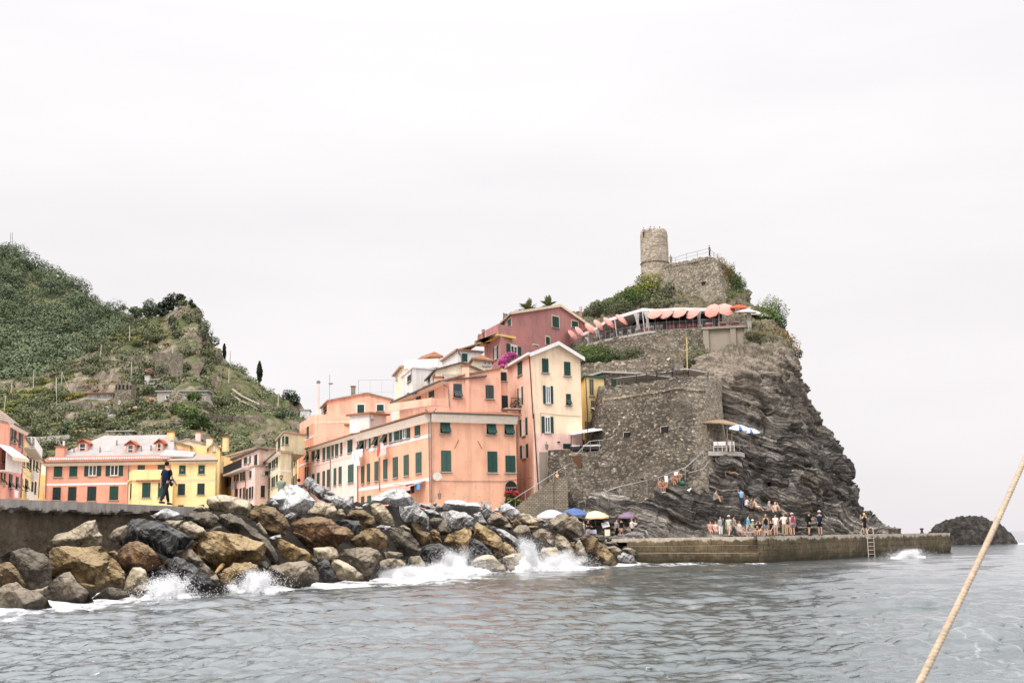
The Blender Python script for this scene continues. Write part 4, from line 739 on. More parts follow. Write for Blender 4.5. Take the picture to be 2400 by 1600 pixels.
# ------------------------------------------------------------------ building kit: facades measured in photo crops (ox, oy, scale)
CB = {'A': (0,880,4.9),'B': (360,960,5.6),'C': (680,880,4.9),'D': (980,900,5.226),'E': (900,680,4.704),'G': (1280,820,4.127),'H': (1280,500,3.92),'P': (0,0,1)}
def cp(k,x,y): o = CB[k]; return o[0] + x / o[2],o[1] + y / o[2]
class Face:
 def __init__(s,A,B):
  s.A = Vector((A[0],A[1])); d = Vector((B[0],B[1])) - s.A; s.w = d.length; s.u = d / s.w; s.n = Vector((s.u.y,-s.u.x))
 def hit(s,px,py):
  r = ray(px,py); nd = s.n.x * r.x + s.n.y * r.y; t_ = (s.n.x * s.A.x + s.n.y * s.A.y) / nd; p = r * t_
  return (p.x - s.A.x) * s.u.x + (p.y - s.A.y) * s.u.y,p.z + E
 def p(s,u,n,z): return Vector((s.A.x + s.u.x * u + s.n.x * n,s.A.y + s.u.y * u + s.n.y * n,z))
 def box(s,mb,u0,u1,n0,n1,z0,z1):
  if u0 > u1: u0,u1 = u1,u0
  return mb.hexa([s.p(u0,n0,z0),s.p(u1,n0,z0),s.p(u1,n1,z0),s.p(u0,n1,z0)],[s.p(u0,n0,z1),s.p(u1,n0,z1),s.p(u1,n1,z1),s.p(u0,n1,z1)])
def V2(p): return Vector((p[0],p[1],0))
class House:
 """walls over a footprint seen on one or two faces; C is the corner nearest the viewer"""
 def __init__(s,name,label,C,L=None,R=None,zb=2.5,mat=None,back=9,cat='house',group=None,gable=None,mat2=None):
  s.C = pt(*C); s.zt = s.C.z; s.zb = zb; s.L = ptz(L[0],L[1],s.zt) if L and len(L) == 2 else (pt(*L) if L else None); s.R = ptz(R[0],R[1],s.zt) if R and len(R) == 2 else (pt(*R) if R else None)
  s.root = thing(name,(s.C.x,s.C.y,zb),label,cat,group); s.mat = mat
  s.fl = Face(s.L,s.C) if s.L else None; s.fr = Face(s.C,s.R) if s.R else None
  if s.L and s.R: ring = [s.L,s.C,s.R,s.L + s.R - s.C]
  elif s.R: b = Vector((-s.fr.n.x,-s.fr.n.y,0)) * back; ring = [s.C,s.R,s.R + b,s.C + b]
  else: b = Vector((-s.fl.n.x,-s.fl.n.y,0)) * back; ring = [s.L,s.C,s.C + b,s.L + b]
  s.ring = [Vector((p.x,p.y,s.zt)) for p in ring]; mb = MB(); mb.hexa([Vector((p.x,p.y,zb)) for p in s.ring],s.ring)
  if gable:                              # ('r' or 'l', crop, x, y): apex of the gable on that face
   f = s.fr if gable[0] == 'r' else s.fl; u,z = f.hit(*cp(*gable[1:])); q = s.ring; off = (q[3] - q[0]) if s.fr and not s.fl else ((s.L - s.C) if gable[0] == 'r' else (s.R - s.C)); off.z = 0
   a,b,c = f.p(0,0,s.zt),f.p(f.w,0,s.zt),f.p(u,0,z); mb.add([a,b,c,a + off,b + off,c + off],[(0,1,2),(3,5,4),(0,2,5,3),(1,4,5,2),(0,3,4,1)]); s.gab = (f,u,z,off)
  s.wall = mb.build('wall',mat,s.root)
 def part(s,name,mb,mat): return mb.build(name,mat,s.root)
 def gable_roof(s,mat,over=.5,t=.22,edge=None):
  f,u,z,off = s.gab; o1 = off.normalized(); mb = MB()
  for e,sg in ((0,-1),(f.w,1)):
   a = f.p(e,0,s.zt); c = f.p(u,0,z); sl = (a - c).normalized(); a2 = a + sl * over; b0 = -o1 * over; b1 = off + o1 * over; up = Vector((0,0,1))
   mb.slab([c + b0 + up * t,a2 + b0 + up * t,a2 + b1 + up * t,c + b1 + up * t],t - .003)
  r = s.part('roof',mb,mat)
  if edge:
   m2 = MB()
   for e in (0,f.w):
    a = f.p(e,0,s.zt); c = f.p(u,0,z); sl = (a - c).normalized(); a2 = a + sl * over; b0 = -o1 * (over + .04); up = Vector((0,0,1)); m2.hexa([c + b0 - up * .12,a2 + b0 - up * .12,a2 + b0 - o1 * .05 - up * .12,c + b0 - o1 * .05 - up * .12],[c + b0 + up * .26,a2 + b0 + up * .26,a2 + b0 - o1 * .05 + up * .26,c + b0 - o1 * .05 + up * .26])
   m2.build('roof_edge',edge,r)
  return r
 def flat_roof(s,mat,over=.5,t=.25,name='roof',dz=0.0):
  c = sum(s.ring,Vector()) / 4; mb = MB(); R = []
  for i,p in enumerate(s.ring):
   a,b = s.ring[i - 1],s.ring[(i + 1) % 4]; R.append(p + ((p - a).normalized() + (p - b).normalized()) * over + Vector((0,0,t + dz)))
  mb.slab(R,t - .004); return s.part(name,mb,mat)
 def hip_roof(s,mat,over=.5,rise=2.2,t=.2,inset=.35):
  R = []; mb = MB()
  for i,p in enumerate(s.ring):
   a,b = s.ring[i - 1],s.ring[(i + 1) % 4]; R.append(p + ((p - a).normalized() + (p - b).normalized()) * over + Vector((0,0,t)))
  mb.slab(R,t - .004); e01 = (R[1] - R[0]).length; e12 = (R[2] - R[1]).length; up = Vector((0,0,rise))
  if e01 > e12: A,B,D,G = (R[0] + R[3]) / 2,(R[1] + R[2]) / 2,0,1
  else: A,B,D,G = (R[0] + R[1]) / 2,(R[3] + R[2]) / 2,1,0
  k = inset * min(e01,e12); d = (B - A).normalized(); A2,B2 = A + d * k + up,B - d * k + up; o = Vector((0,0,.003)); Rr = [p + o for p in R]; v = Rr + [A2,B2]
  f = [(0,1,5,4),(1,2,5),(2,3,4,5),(3,0,4),(3,2,1,0)] if not D else [(0,1,4),(1,2,5,4),(2,3,5),(3,0,4,5),(3,2,1,0)]
  mb.add(v,f); return s.part('roof',mb,mat)
 def eave(s,f,h=.35,over=.5,mat='soffit',ext=.4,gut=True,z=None):
  z = s.zt if z is None else z; mb = MB(); mb.hexa([f.p(-ext * .2,.004,z - h),f.p(f.w + ext * .2,.004,z - h),f.p(f.w + ext * .2,over * .45,z - h),f.p(-ext * .2,over * .45,z - h)],[f.p(-ext,.004,z),f.p(f.w + ext,.004,z),f.p(f.w + ext,over,z),f.p(-ext,over,z)]); e = s.part('cornice',mb,M[mat])
  if gut: m2 = MB(); f.box(m2,-ext,f.w + ext,over,over + .14,z - .05,z + .11); m2.build('gutter',M['gutter'],e)
 def band(s,f,k,y,x0=None,x1=None,h=.28,mat='white',proud=.03,name='string_course'):
  xa = x0 if x0 is not None else (proj(f.p(f.w / 2,0,s.zt - 2))[0] - CB[k][0]) * CB[k][2]; u0,z = f.hit(*cp(k,xa,y)); u1 = f.hit(*cp(k,x1,y))[0] if x1 is not None else f.w - .02
  if x0 is None: u0 = .02
  mb = MB(); f.box(mb,u0,u1,.003,proud,z - h / 2,z + h / 2); s.part(name,mb,M[mat])
 def pipe(s,f,k,pts,mat='pipe',r=.06,n=.12):
  mb = MB(); mb.tube([f.p(*(lambda h: (h[0],n,h[1]))(f.hit(*cp(k,x,y)))) for x,y in pts],r,6); s.part('downpipe',mb,M[mat])
 def wins(s,f,k,ws,sh='shutter',border=None,frame='white'):
  for w_ in ws: s.win(f,k,*w_,sh=sh,border=border,frame=frame)
 def win(s,f,k,kind,x0,y0,x1,y1,sh='shutter',border=None,frame='white',mid=.5):
  if len(kind) > 1: sh = {'g': 'shutter_grey','d': 'shutter_dark','b': 'shutter_brown','l': 'shutter_light'}[kind[1]]; kind = kind[0]
  ym,xm = (y0 + y1) / 2,(x0 + x1) / 2; u0,u1 = f.hit(*cp(k,x0,ym))[0],f.hit(*cp(k,x1,ym))[0]; z1,z0 = f.hit(*cp(k,xm,y0))[1],f.hit(*cp(k,xm,y1))[1]
  w,h = u1 - u0,z1 - z0; mb = MB(); f.box(mb,u0,u1,.002,.012,z0,z1); f.box(mb,u0 - .10,u1 + .10,.002,.14,z0 - .12,z0 - .02)
  root = mb.build('window',M['dark'] if kind in 'cfd' else M['stone_trim'],s.root); sl = MB(); f.box(sl,u0 - .12,u1 + .12,.003,.17,z0 - .10,z0 - .022); sl.build('sill',M['stone_trim'],root)
  if border:
   b = MB(); q = .16; f.box(b,u0 - q,u0 - .002,.003,.05,z0 - q,z1 + q); f.box(b,u1 + .002,u1 + q,.003,.05,z0 - q,z1 + q); f.box(b,u0 - .002,u1 + .002,.003,.05,z1 + .002,z1 + q); b.build('surround',M[border],root)
  def leaf(a0,a1,zz0,zz1,n0=.03,n1=.075,tilt=0.0):
   m = MB()
   if tilt: m.hexa([f.p(a0,n0 + tilt,zz0 + .04),f.p(a1,n0 + tilt,zz0 + .04),f.p(a1,n1 + tilt,zz0 + .05),f.p(a0,n1 + tilt,zz0 + .05)],[f.p(a0,n0,zz1),f.p(a1,n0,zz1),f.p(a1,n1,zz1),f.p(a0,n1,zz1)])
   else:
    f.box(m,a0,a1,n0,n1 - .02,zz0,zz1); q = min(.07,(a1 - a0) * .22)
    f.box(m,a0,a0 + q,n1 - .018,n1,zz0,zz1); f.box(m,a1 - q,a1,n1 - .018,n1,zz0,zz1)
    for zc in (zz0 + q / 2,(zz0 + zz1) / 2,zz1 - q / 2): f.box(m,a0 + q + .001,a1 - q - .001,n1 - .018,n1 - .002,zc - q / 2,zc + q / 2)
   m.build('shutter',M[sh],root)
  um = (u0 + u1) / 2
  if kind == 'c': leaf(u0 + .02,um - .012,z0,z1); leaf(um + .012,u1 - .02,z0,z1)
  elif kind == 'f':
   zm = z0 + h * mid
   for a,b in ((u0 + .02,um - .012),(um + .012,u1 - .02)): leaf(a,b,zm + .01,z1); leaf(a,b,z0 + .03,zm - .01,tilt=min(.42,h * .26))
  else:
   g = MB(); f.box(g,u0 + .02,u1 - .02,.015,.03,z0 + .02,z1 - .02); g.build('pane',M['glass'],root); fr = MB(); q = max(.08,w * .09)
   f.box(fr,u0,u0 + q,.016,.08,z0,z1); f.box(fr,u1 - q,u1,.016,.08,z0,z1); f.box(fr,u0 + q,u1 - q,.016,.08,z0,z0 + q); f.box(fr,u0 + q,u1 - q,.016,.08,z1 - q,z1); f.box(fr,um - q * .55,um + q * .55,.031,.07,z0 + q,z1 - q); fr.build('frame',M[frame],root)
   if kind == 'o': leaf(u0 - w * .56,u0 - .03,z0 - .03,z1 + .03); leaf(u1 + .03,u1 + w * .56,z0 - .03,z1 + .03)
 def chimney(s,p,w=.7,h=1.2,mat='salmon',cap='tile'):
  mb = MB(); mb.abox(p.x - w / 2,p.y - w / 2,p.z - .5,p.x + w / 2,p.y + w / 2,p.z + h); c = s.part('chimney',mb,M[mat]); m2 = MB(); m2.abox(p.x - w * .65,p.y - w * .65,p.z + h + .003,p.x + w * .65,p.y + w * .65,p.z + h + .12); m2.build('chimney_cap',M[cap],c)
 def rail(s,pts,h=.95,mat='iron',name='railing',bars=True,step=.14):
  mb = MB(); pts = [Vector(p) for p in pts]
  for a,b in zip(pts[:-1],pts[1:]):
   up = Vector((0,0,h)); mb.tube([a + up,b + up],.028,5); mb.tube([a + up * .1,b + up * .1],.02,5); n = max(2,int((b - a).length / step))
   for i in range(n + 1): p = a.lerp(b,i / n); mb.tube([p,p + up],.012 if i % 8 else .028,4)
  return s.part(name,mb,M[mat])
 def parapet(s,pts,h=.9,t=.2,mat=None,name='parapet'):
  mb = MB()
  for a,b in zip(pts[:-1],pts[1:]):
   d = (b - a).normalized(); n = Vector((d.y,-d.x,0)) * t; mb.hexa([a,b,b - n,a - n],[p + Vector((0,0,h)) for p in (a,b,b - n,a - n)])
  return s.part(name,mb,mat or s.mat)
def onf(f,k,x,y,n=0.0): u,z = f.hit(*cp(k,x,y)); return f.p(u,n,z)
# ================================================================== village on the left
H1 = House('house','tall house at the left edge, pink striped side, orange front and awning',C=(*cp('A',112,560),120),L=(-60,975),R=cp('A',288,655),mat=M['striped_pink'],zb=2.5)
mb = MB(); f = H1.fl; f.box(mb,-.05,f.w - .02,.004,.05,2.6,H1.zt - .02); H1.part('front_render',mb,M['salmon'])
H1.hip_roof(M['tile_pale'],.45,1.2); f = H1.fr; H1.eave(f,.3,.45)
H1.wins(f,'A',[('f',120,612,146,760),('f',160,635,181,775),('cg',214,665,240,808),('c',162,900,182,1030),('c',222,898,246,1050),('w',196,905,214,1035),('f',100,1130,135,1290),('f',180,1160,205,1300)]); H1.wins(H1.fl,'A',[('f',-2,1110,20,1230),('f',36,1120,56,1262)])
H1.pipe(f,'A',[(250,660),(228,1400)]); H1.pipe(f,'A',[(118,580),(104,800)])
fl = H1.fl; mb = MB(); a = onf(fl,'A',-30,1085); b = onf(fl,'A',88,1085); fl.box(mb,fl.hit(*cp('A',-60,1080))[0],fl.w + .9,.01,1.1,a.z - .15,a.z); H1.part('balcony_floor',mb,M['grey_white'])
mb = MB(); u0 = fl.hit(*cp('A',-60,1080))[0]; fl.box(mb,u0,fl.w + .9,1.02,1.1,a.z + .003,a.z + 1.75); fl.box(mb,fl.w + .82,fl.w + .9,.01,1.018,a.z + .003,a.z + 1.75); H1.part('balcony_panel',mb,M['grey_white'])
mb = MB(); zA = onf(fl,'A',40,795).z; mb.slab([fl.p(u0,.05,zA),fl.p(fl.w + .3,.05,zA),fl.p(fl.w + 1.1,1.7,zA - 1.3),fl.p(u0,1.7,zA - 1.3)],.05); aw = H1.part('awning',mb,M['white']); mb = MB(); fl.box(mb,u0,fl.w + 1.1,1.70,1.74,zA - 1.65,zA - 1.30); mb.build('valance',M['cream_trim'],aw)
H1.wins(fl,'A',[('wd',20,850,75,1000),('wd',80,880,108,960)],frame='shutter_dark')
H2 = House('house','narrow yellow house with a white balcony beside the pink striped one',C=(*cp('A',266,690),130.5),R=(*cp('A',372,720),147),back=8,mat=M['yellow']); f = H2.fr
H2.flat_roof(M['slate'],.25,.2); H2.wins(f,'A',[('o',345,705,365,790),('cg',254,905,282,1038),('cg',307,925,331,1050),('cd',340,952,357,1090),('f',231,1175,258,1300),('f',285,1190,318,1318)])
z = onf(f,'A',300,860).z; mb = MB(); u0,u1 = f.hit(*cp('A',268,860))[0],f.hit(*cp('A',372,880))[0]; f.box(mb,u0,u1,.01,1.2,z - .18,z); H2.part('balcony_floor',mb,M['stone_trim']); H2.rail([f.p(u0,.03,z),f.p(u0,1.15,z),f.p(u1,1.15,z),f.p(u1,.03,z)],1.15,'white'); H2.band(f,'A',1140,None,None,.22,'cream_trim')
H3 = House('house','cream house with dark slate roof and flap shutters, before the red palazzo',C=(*cp('A',362,900),148),R=(*cp('A',470,968),162),back=9,mat=M['pale_cream']); f = H3.fr; H3.hip_roof(M['slate'],.5,2.0); H3.eave(f,.2,.45)
H3.wins(f,'A',[('f',379,965,396,1075),('f',414,985,432,1095),('cd',359,1220,378,1342),('cd',395,1216,412,1352)]); H3.pipe(f,'A',[(462,975),(430,1400)])
H3b = House('house','small cream house with ochre ground floor and arched door in the gap',C=(*cp('A',450,985),172),R=(*cp('A',545,985),172),back=7,mat=M['pale_cream']); f = H3b.fr; H3b.flat_roof(M['tile_pale'],.3,.25)
mb = MB(); z1 = onf(f,'A',480,1140).z; f.box(mb,-.6,f.w + .02,.004,.06,2.6,z1); H3b.part('lower_wall',mb,M['deep_yellow']); mb = MB(); f.box(mb,-.9,f.w + .3,.06,.3,onf(f,'A',480,1395).z - 2,onf(f,'A',480,1255).z); H3b.part('arch_wall',mb,M['orange'])
mb = MB(); u0,z0 = f.hit(*cp('A',438,1410)); u1,zt_ = f.hit(*cp('A',510,1340)); r = (u1 - u0) / 2; bot = [f.p(u0,.31,z0 - 1),f.p(u1,.31,z0 - 1)] + [f.p(u0 + r + r * math.cos(q),.31,zt_ + r * .8 * math.sin(q)) for q in np.linspace(0,math.pi,9)]; n_ = Vector((f.n.x,f.n.y,0)) * .05; mb.hexa(bot,[p + n_ for p in bot]); H3b.part('door',mb,M['ochre'])
H5 = House('house','long salmon red palazzo with green shutters and a whitewashed roof',C=(*cp('A',530,1005),165),R=(*cp('A',1962,990),165.5),back=11,mat=M['salmon']); f = H5.fr
H5.eave(f,.45,.55,'soffit',.5); H5.eave
H5.wins(f,'A',[('c',619,1036,713,1160),('c',797,1033,888,1157),('o',1020,1030,1111,1150),('o',1268,1027,1362,1148),('cg',1580,1023,1663,1133),('cg',1811,1021,1892,1132)])
H5.wins(f,'A',[('cd',605,1280,697,1425),('cd',782,1275,876,1432),('cd',1002,1271,1104,1435),('c',1257,1266,1358,1426)]); H5.band(f,'A',1240,None,1464,.30); H5.pipe(f,'A',[(1480,958),(1478,1140),(1470,1470)]); H5.pipe(f,'A',[(536,985),(524,1410)])
a,b = f.p(-.5,.55,H5.zt + .12),f.p(f.w + .2,.55,H5.zt + .12); mb = MB(); z2 = H5.zt + 1.0; n3 = -1.3; mb.slab([a,b,f.p(f.w + .1,n3,z2),f.p(-.1,n3,z2)],.15); rf = H5.part('roof',mb,M['tile_red'])
sg = MB()
for q in np.linspace(.03,.98,52): u = f.w * q; f.box(sg,u - .11,u + .11,-.02,.10,H5.zt + .42,H5.zt + .78)
sg.build('snow_guard',M['white'],rf)
zr = H5.zt + 4.3; uL = f.hit(*cp('A',660,905))[0]; uT0,uT1 = f.hit(*cp('A',1000,760))[0] + .4,f.w - 1.2
mb = MB(); Rr = [f.p(.5,n3 - .01,z2),f.p(f.w,n3 - .01,z2),f.p(f.w,-11,z2),f.p(.5,-11,z2),f.p(uT0,-6,zr),f.p(uT1,-6,zr)]; mb.add(Rr,[(0,1,5,4),(1,2,5),(2,3,4,5),(3,0,4),(3,2,1,0)]); rw = H5.part('roof',mb,M['roof_white'])
def roofp(x,y):                            # point of the white roof seen at crop A (x, y)
 o = Vector((0,0,E)); d = ray(*cp('A',x,y)); n = (Rr[1] - Rr[0]).cross(Rr[4] - Rr[0]).normalized(); return o + d * ((Rr[0] - o).dot(n) / d.dot(n))
for x0,x1,yb,yt,nm in [(893,1000,868,800,0),(1448,1548,885,812,1),(1786,1868,868,800,0)]:
 p,q = roofp(x0,yb),roofp(x1,yb); g = Face(p,q); mb = MB(); hh = 1.15; g.box(mb,0,g.w,-2.4,0,p.z - .3,p.z + hh); w_ = mb.build('dormer',M['salmon'],H5.root); r2 = MB(); zc = p.z + hh; ap = .55
 for sgn in (0,1):
  e0 = -.28 if not sgn else g.w + .28; r2.slab([g.p(g.w / 2,.3,zc + ap + .1),g.p(e0,.3,zc - .02),g.p(e0,-3.2,zc - .02),g.p(g.w / 2,-3.2,zc + ap + .1)],.1)
 r2.add([g.p(0,.0,zc),g.p(g.w,.0,zc),g.p(g.w / 2,0,zc + ap)],[(0,1,2)]); r2.build('dormer_roof',M['tile_red'],w_); gl = MB(); g.box(gl,.3,g.w - .3,.01,.03,p.z + .12,p.z + hh - .12); gl.build('pane',M['glass'],w_); fr = MB(); g.box(fr,.22,.3,.01,.06,p.z + .05,p.z + hh - .05); g.box(fr,g.w - .3,g.w - .22,.01,.06,p.z + .05,p.z + hh - .05); g.box(fr,.3,g.w - .3,.01,.06,p.z + .42,p.z + .5); fr.build('frame',M['white'],w_)
p,q = roofp(1210,868),roofp(1263,868); tp = roofp(1210,830); mb = MB(); mb.slab([p + Vector((0,-.02,.1)),q + Vector((0,-.02,.1)),roofp(1263,830) + Vector((0,0,.1)),tp + Vector((0,0,.1))],.12); H5.part('skylight',mb,M['stone_trim'])
for x,y in ((848,880),(1148,880),(1622,868),(1733,860),(1340,800)): p = roofp(x,y); mb = MB(); mb.tube([p - Vector((0,0,.1)),p + Vector((0,0,.75))],.09,6); H5.part('vent_pipe',mb,M['pipe'])
p = f.p(.6,-2,z2 + .2); H5.chimney(f.p(1.4,-1.8,z2 + .1),1.2,1.3,'salmon'); mb = MB(); p = onf(f,'A',1900,975,.5); mb.lathe([(.02,0),(.3,.08),(.34,.12)],(p.x,p.y,p.z),10); H5.part('satellite_dish',mb,M['white'])
# yellow pair
H6 = House('house','low yellow annex with a terrace in front of the salmon palazzo',C=(*cp('A',1517,1200),158),L=(*cp('A',1478,1200),164),R=(*cp('A',1985,1195),158.5),zb=2.5,mat=M['yellow']); f = H6.fr; H6.flat_roof(M['yellow'],.25,.2)
H6.parapet([H6.fl.p(0,-.02,H6.zt + .2),Vector((*f.p(0,.02,0)[:2],H6.zt + .2)),f.p(f.w,.02,H6.zt + .2)],1.9 * .62,.2,M['yellow']); H6.wins(f,'A',[('c',1632,1230,1727,1397),('c',1815,1230,1893,1395)]); H6.wins(H6.fl,'A',[('cd',1500,1240,1510,1410)]); mb = MB(); f.box(mb,.6,f.w - 1,.05,.3,H6.zt - .22,H6.zt + .02); H6.part('brick_course',mb,M['tile'])
H7 = House('house','yellow palazzo with cream band and barred upper windows, right of the annex',C=(*cp('B',233,678),160),R=(*cp('B',815,684),160.5),back=1.5,mat=M['yellow']); f = H7.fr; H7.eave(f,.35,.45,'cream_trim',.35)
H7.wins(f,'B',[('c',335,729,420,842),('c',587,726,671,838),('cd',319,970,412,1118),('cd',574,965,669,1110),('cd',318,1250,395,1330),('cd',600,1245,664,1330)]); H7.band(f,'B',920,None,None,.28,'cream_trim'); mb = MB(); z_ = H7.zt + .12; mb.slab([f.p(-.4,.5,z_),f.p(f.w + .4,.5,z_),f.p(f.w - 1.5,-4.5,z_ + 1.15),f.p(-.2,-4.5,z_ + 1.15)],.15); H7.part('roof',mb,M['tile_pale'])
mb = MB(); mb.slab([f.p(-1.8,-.9,z_ + .75),f.p(2.6,-1.4,z_ + .6),f.p(2.4,-4.4,z_ + 1.5),f.p(-1.7,-4.4,z_ + 1.9)],.15); H7.part('roof',mb,M['roof_white'])
for (x0,x1),ys in (((335,420),729),((587,671),726)):
 mb = MB()
 for q in (.4,.6): mb.tube([onf(f,'B',x0 + (x1 - x0) * q,ys + 45,.12),onf(f,'B',x0 + (x1 - x0) * q,ys + 75,.12)],.02,4)
 H7.part('window_bar',mb,M['white'])
H7b = House('house','yellow gabled back house with an orange front panel behind the yellow palazzo',C=(*cp('B',178,480),170),R=(*cp('B',470,560),170.5),back=9,mat=M['yellow'],gable=('r','B',240,415)); H7b.gable_roof(M['tile_pale'],.3,.2); f = H7b.fr; mb = MB(); f.box(mb,f.w * .22,f.w * .92,.004,.06,H7b.zt - 1.6,H7b.zt - .3); H7b.part('panel',mb,M['orange_upper'])
H7b.chimney(f.p(.4,-.6,H7b.zt + 1.0),.9,1.1,'yellow'); H7b.chimney(f.p(-.8,-.8,H7b.zt - .4),.8,1.2,'yellow')
H7c = House('house','yellow roof tower house with a small gable and narrow window',C=(*cp('B',722,500),168),R=(*cp('B',872,500),168.4),back=5,mat=M['yellow'],gable=('r','B',790,440)); H7c.gable_roof(M['tile_pale'],.3,.15); H7c.wins(H7c.fr,'B',[('w',783,470,808,542)])
H7d = House('house','yellow house with roof terrace and parapet left of the pink house',C=(*cp('B',470,600),172),R=(*cp('B',876,600),172),back=8,mat=M['yellow']); H7d.parapet([H7d.fr.p(0,.01,H7d.zt),H7d.fr.p(H7d.fr.w,.01,H7d.zt)],1.4,.2); H7d.chimney(H7d.fr.p(5.2,-.4,H7d.zt + 1.0),.8,1.6,'yellow'); H7d.chimney(H7d.fr.p(2.8,-.4,H7d.zt + 1.0),.8,1.5,'pale_cream')
H7e = House('house','pale cream gabled house against the hillside behind the yellow roofs',C=(*cp('B',290,440),185),R=(*cp('B',628,470),185),back=10,mat=M['pale_cream'],gable=('r','B',440,393)); H7e.gable_roof(M['roof_white'],.3,.2); H7e.chimney(H7e.fr.p(H7e.fr.w * .8,-1,H7e.zt + .7),.7,1.0,'pale_pink')
# lanes in the middle
H8 = House('house','grey white house with iron balcony behind the lilac pink house',C=(*cp('B',1372,512),172),L=(*cp('B',872,575),192),mat=M['grey_white'],back=6); H8.flat_roof(M['tile_pale'],.5,.25)
H8.wins(H8.fl,'B',[('f',905,610,945,700),('f',955,620,980,690),('cd',830,800,850,900)])
H9 = House('house','ochre and red house with covered balcony left of the lilac pink house',C=(*cp('B',1035,790),172),L=(*cp('B',818,840),186),mat=M['ochre'],back=5); f = H9.fl; H9.wins(f,'B',[('cd',955,890,986,1008),('cd',1000,890,1021,1005),('cd',920,900,940,1015),('cd',845,930,865,1040)]); mb = MB(); f.box(mb,f.hit(*cp('B',820,950))[0],f.hit(*cp('B',915,950))[0],.004,.06,3,onf(f,'B',880,905).z); H9.part('red_wall',mb,M['brick_red'])
z = onf(f,'B',960,850).z; u0,u1 = f.hit(*cp('B',890,850))[0],f.w; mb = MB(); f.box(mb,u0,u1,.01,1.3,z - .2,z); H9.part('balcony_floor',mb,M['stone_trim']); H9.rail([f.p(u0,.03,z),f.p(u0,1.25,z),f.p(u1,1.25,z)],1.6,'grey_white')
H10 = House('house','lilac pink house with a roof terrace balcony, middle of the lanes',C=(*cp('B',1330,745),150),L=(*cp('B',1028,830),168),R=(*cp('B',1512,690),152),mat=M['lilac_pink']); H10.flat_roof(M['tile_pale'],.12,.25); fl,fr = H10.fl,H10.fr
H10.wins(fl,'B',[('cd',1059,837,1077,930),('cd',1090,822,1119,936),('cd',1140,816,1160,930),('cd',1171,808,1199,926),('cd',1264,800,1286,892),('cd',1075,1038,1106,1140),('cd',1133,1030,1155,1150),('cb',1174,1018,1206,1165),('cd',1221,1035,1239,1178),('cd',1254,1014,1281,1168),('cd',1293,1004,1309,1158)]); H10.wins(fr,'B',[('c',1460,806,1503,858),('wd',1414,808,1445,854),('cd',1406,993,1456,1146)]); H10.pipe(fl,'B',[(1210,800),(1226,1180)]); H10.pipe(fr,'B',[(1508,690),(1510,1190)])
H10.band(fl,'B',985,None,None,.18,'pale_pink')
H10b = House('house','lilac attic storey with green shutters above the pink house',C=(*cp('B',1385,520),153),L=(*cp('B',1035,640),172),R=(*cp('B',1475,545),155),zb=H10.zt,mat=M['lilac_pink']); fl = H10b.fl; H10b.wins(fl,'B',[('cd',1190,625,1222,705),('o',1236,620,1262,700),('cd',1326,590,1360,735)]); mb = MB(); u0,u1 = fl.hit(*cp('B',1032,680))[0],fl.hit(*cp('B',1108,680))[0]; fl.box(mb,u0,u1,.004,.08,H10.zt - 1,H10b.zt - .5); H10b.part('yellow_wall',mb,M['deep_yellow']); H10b.flat_roof(M['slate'],.6,.22)
z = H10.zt + .3; fl = H10.fl; mb = MB(); fl.box(mb,-.4,fl.w * .82,.01,1.2,z - .45,z - .2); H10.part('balcony_floor',mb,M['stone_trim']); H10.rail([fl.p(-.3,.03,z - .2),fl.p(-.3,1.15,z - .2),fl.p(fl.w * .82,1.15,z - .2)],1.1)
H11 = House('house','khaki green house with a white band, left of the narrow yellow one',C=(*cp('B',1665,560),138),L=(*cp('B',1505,655),155),R=(*cp('B',1812,545),140),mat=M['khaki']); fl,fr = H11.fl,H11.fr; H11.eave(fl,.25,.5); H11.flat_roof(M['tile_pale'],.3,.25)
H11.wins(fl,'B',[('cd',1525,665,1541,780),('cd',1560,650,1573,770),('cd',1583,635,1597,760),('f',1611,610,1631,730),('cd',1514,900,1531,1045),('cd',1553,890,1568,1030),('cd',1578,875,1593,1010),('cd',1611,855,1629,992)]); H11.band(fl,'B',835,None,None,.22,'white'); H11.band(fr,'B',800,None,None,.22,'white'); H11.pipe(fr,'B',[(1812,560),(1808,980)])
H11b = House('house','khaki upper storey with an open green shutter above the khaki house',C=(*cp('B',1720,300),141),L=(*cp('B',1612,370),153),R=(*cp('B',1985,258),145),zb=H11.zt + .2,mat=M['khaki']); H11b.wins(H11b.fr,'B',[('c',1728,350,1765,450)]); H11b.wins(H11b.fl,'B',[('c',1636,382,1664,515),('c',1692,350,1716,448)]); H11b.flat_roof(M['tile_pale'],.3,.22)
H12 = House('house','narrow yellow house squeezed between the khaki and orange ones',C=(*cp('B',1905,300),166),L=(*cp('B',1808,400),174),mat=M['yellow'],back=3); H12.wins(H12.fl,'B',[('cd',1815,620,1831,760),('cd',1843,600,1857,740),('cd',1866,580,1880,690),('cd',1838,868,1851,990),('c',1864,842,1880,960),('cd',1815,900,1828,1000)]); H12.flat_roof(M['slate'],.4,.2); H12.pipe(H12.fl,'B',[(1882,320),(1880,980)])
H13 = House('house','tall orange house with a roof parapet behind the pale pink row',C=(*cp('C',268,545),152),L=(*cp('C',108,610),163),R=(*cp('C',800,545),152),mat=M['tall_orange']); fl,fr = H13.fl,H13.fr
mb = MB(); fr.box(mb,.03,fr.w - .02,.004,.05,3,H13.zt - .02); H13.part('side_render',mb,M['orange_upper']); H13.wins(fl,'C',[('c',194,585,221,700),('f',189,820,219,972),('c',172,1045,190,1190),('c',196,1045,217,1180)],border='cream_trim'); H13.band(fl,'C',735,None,None,.25); H13.band(fl,'C',1005,None,None,.25); H13.band(fr,'C',535,None,None,.22,'cream_trim',.08)
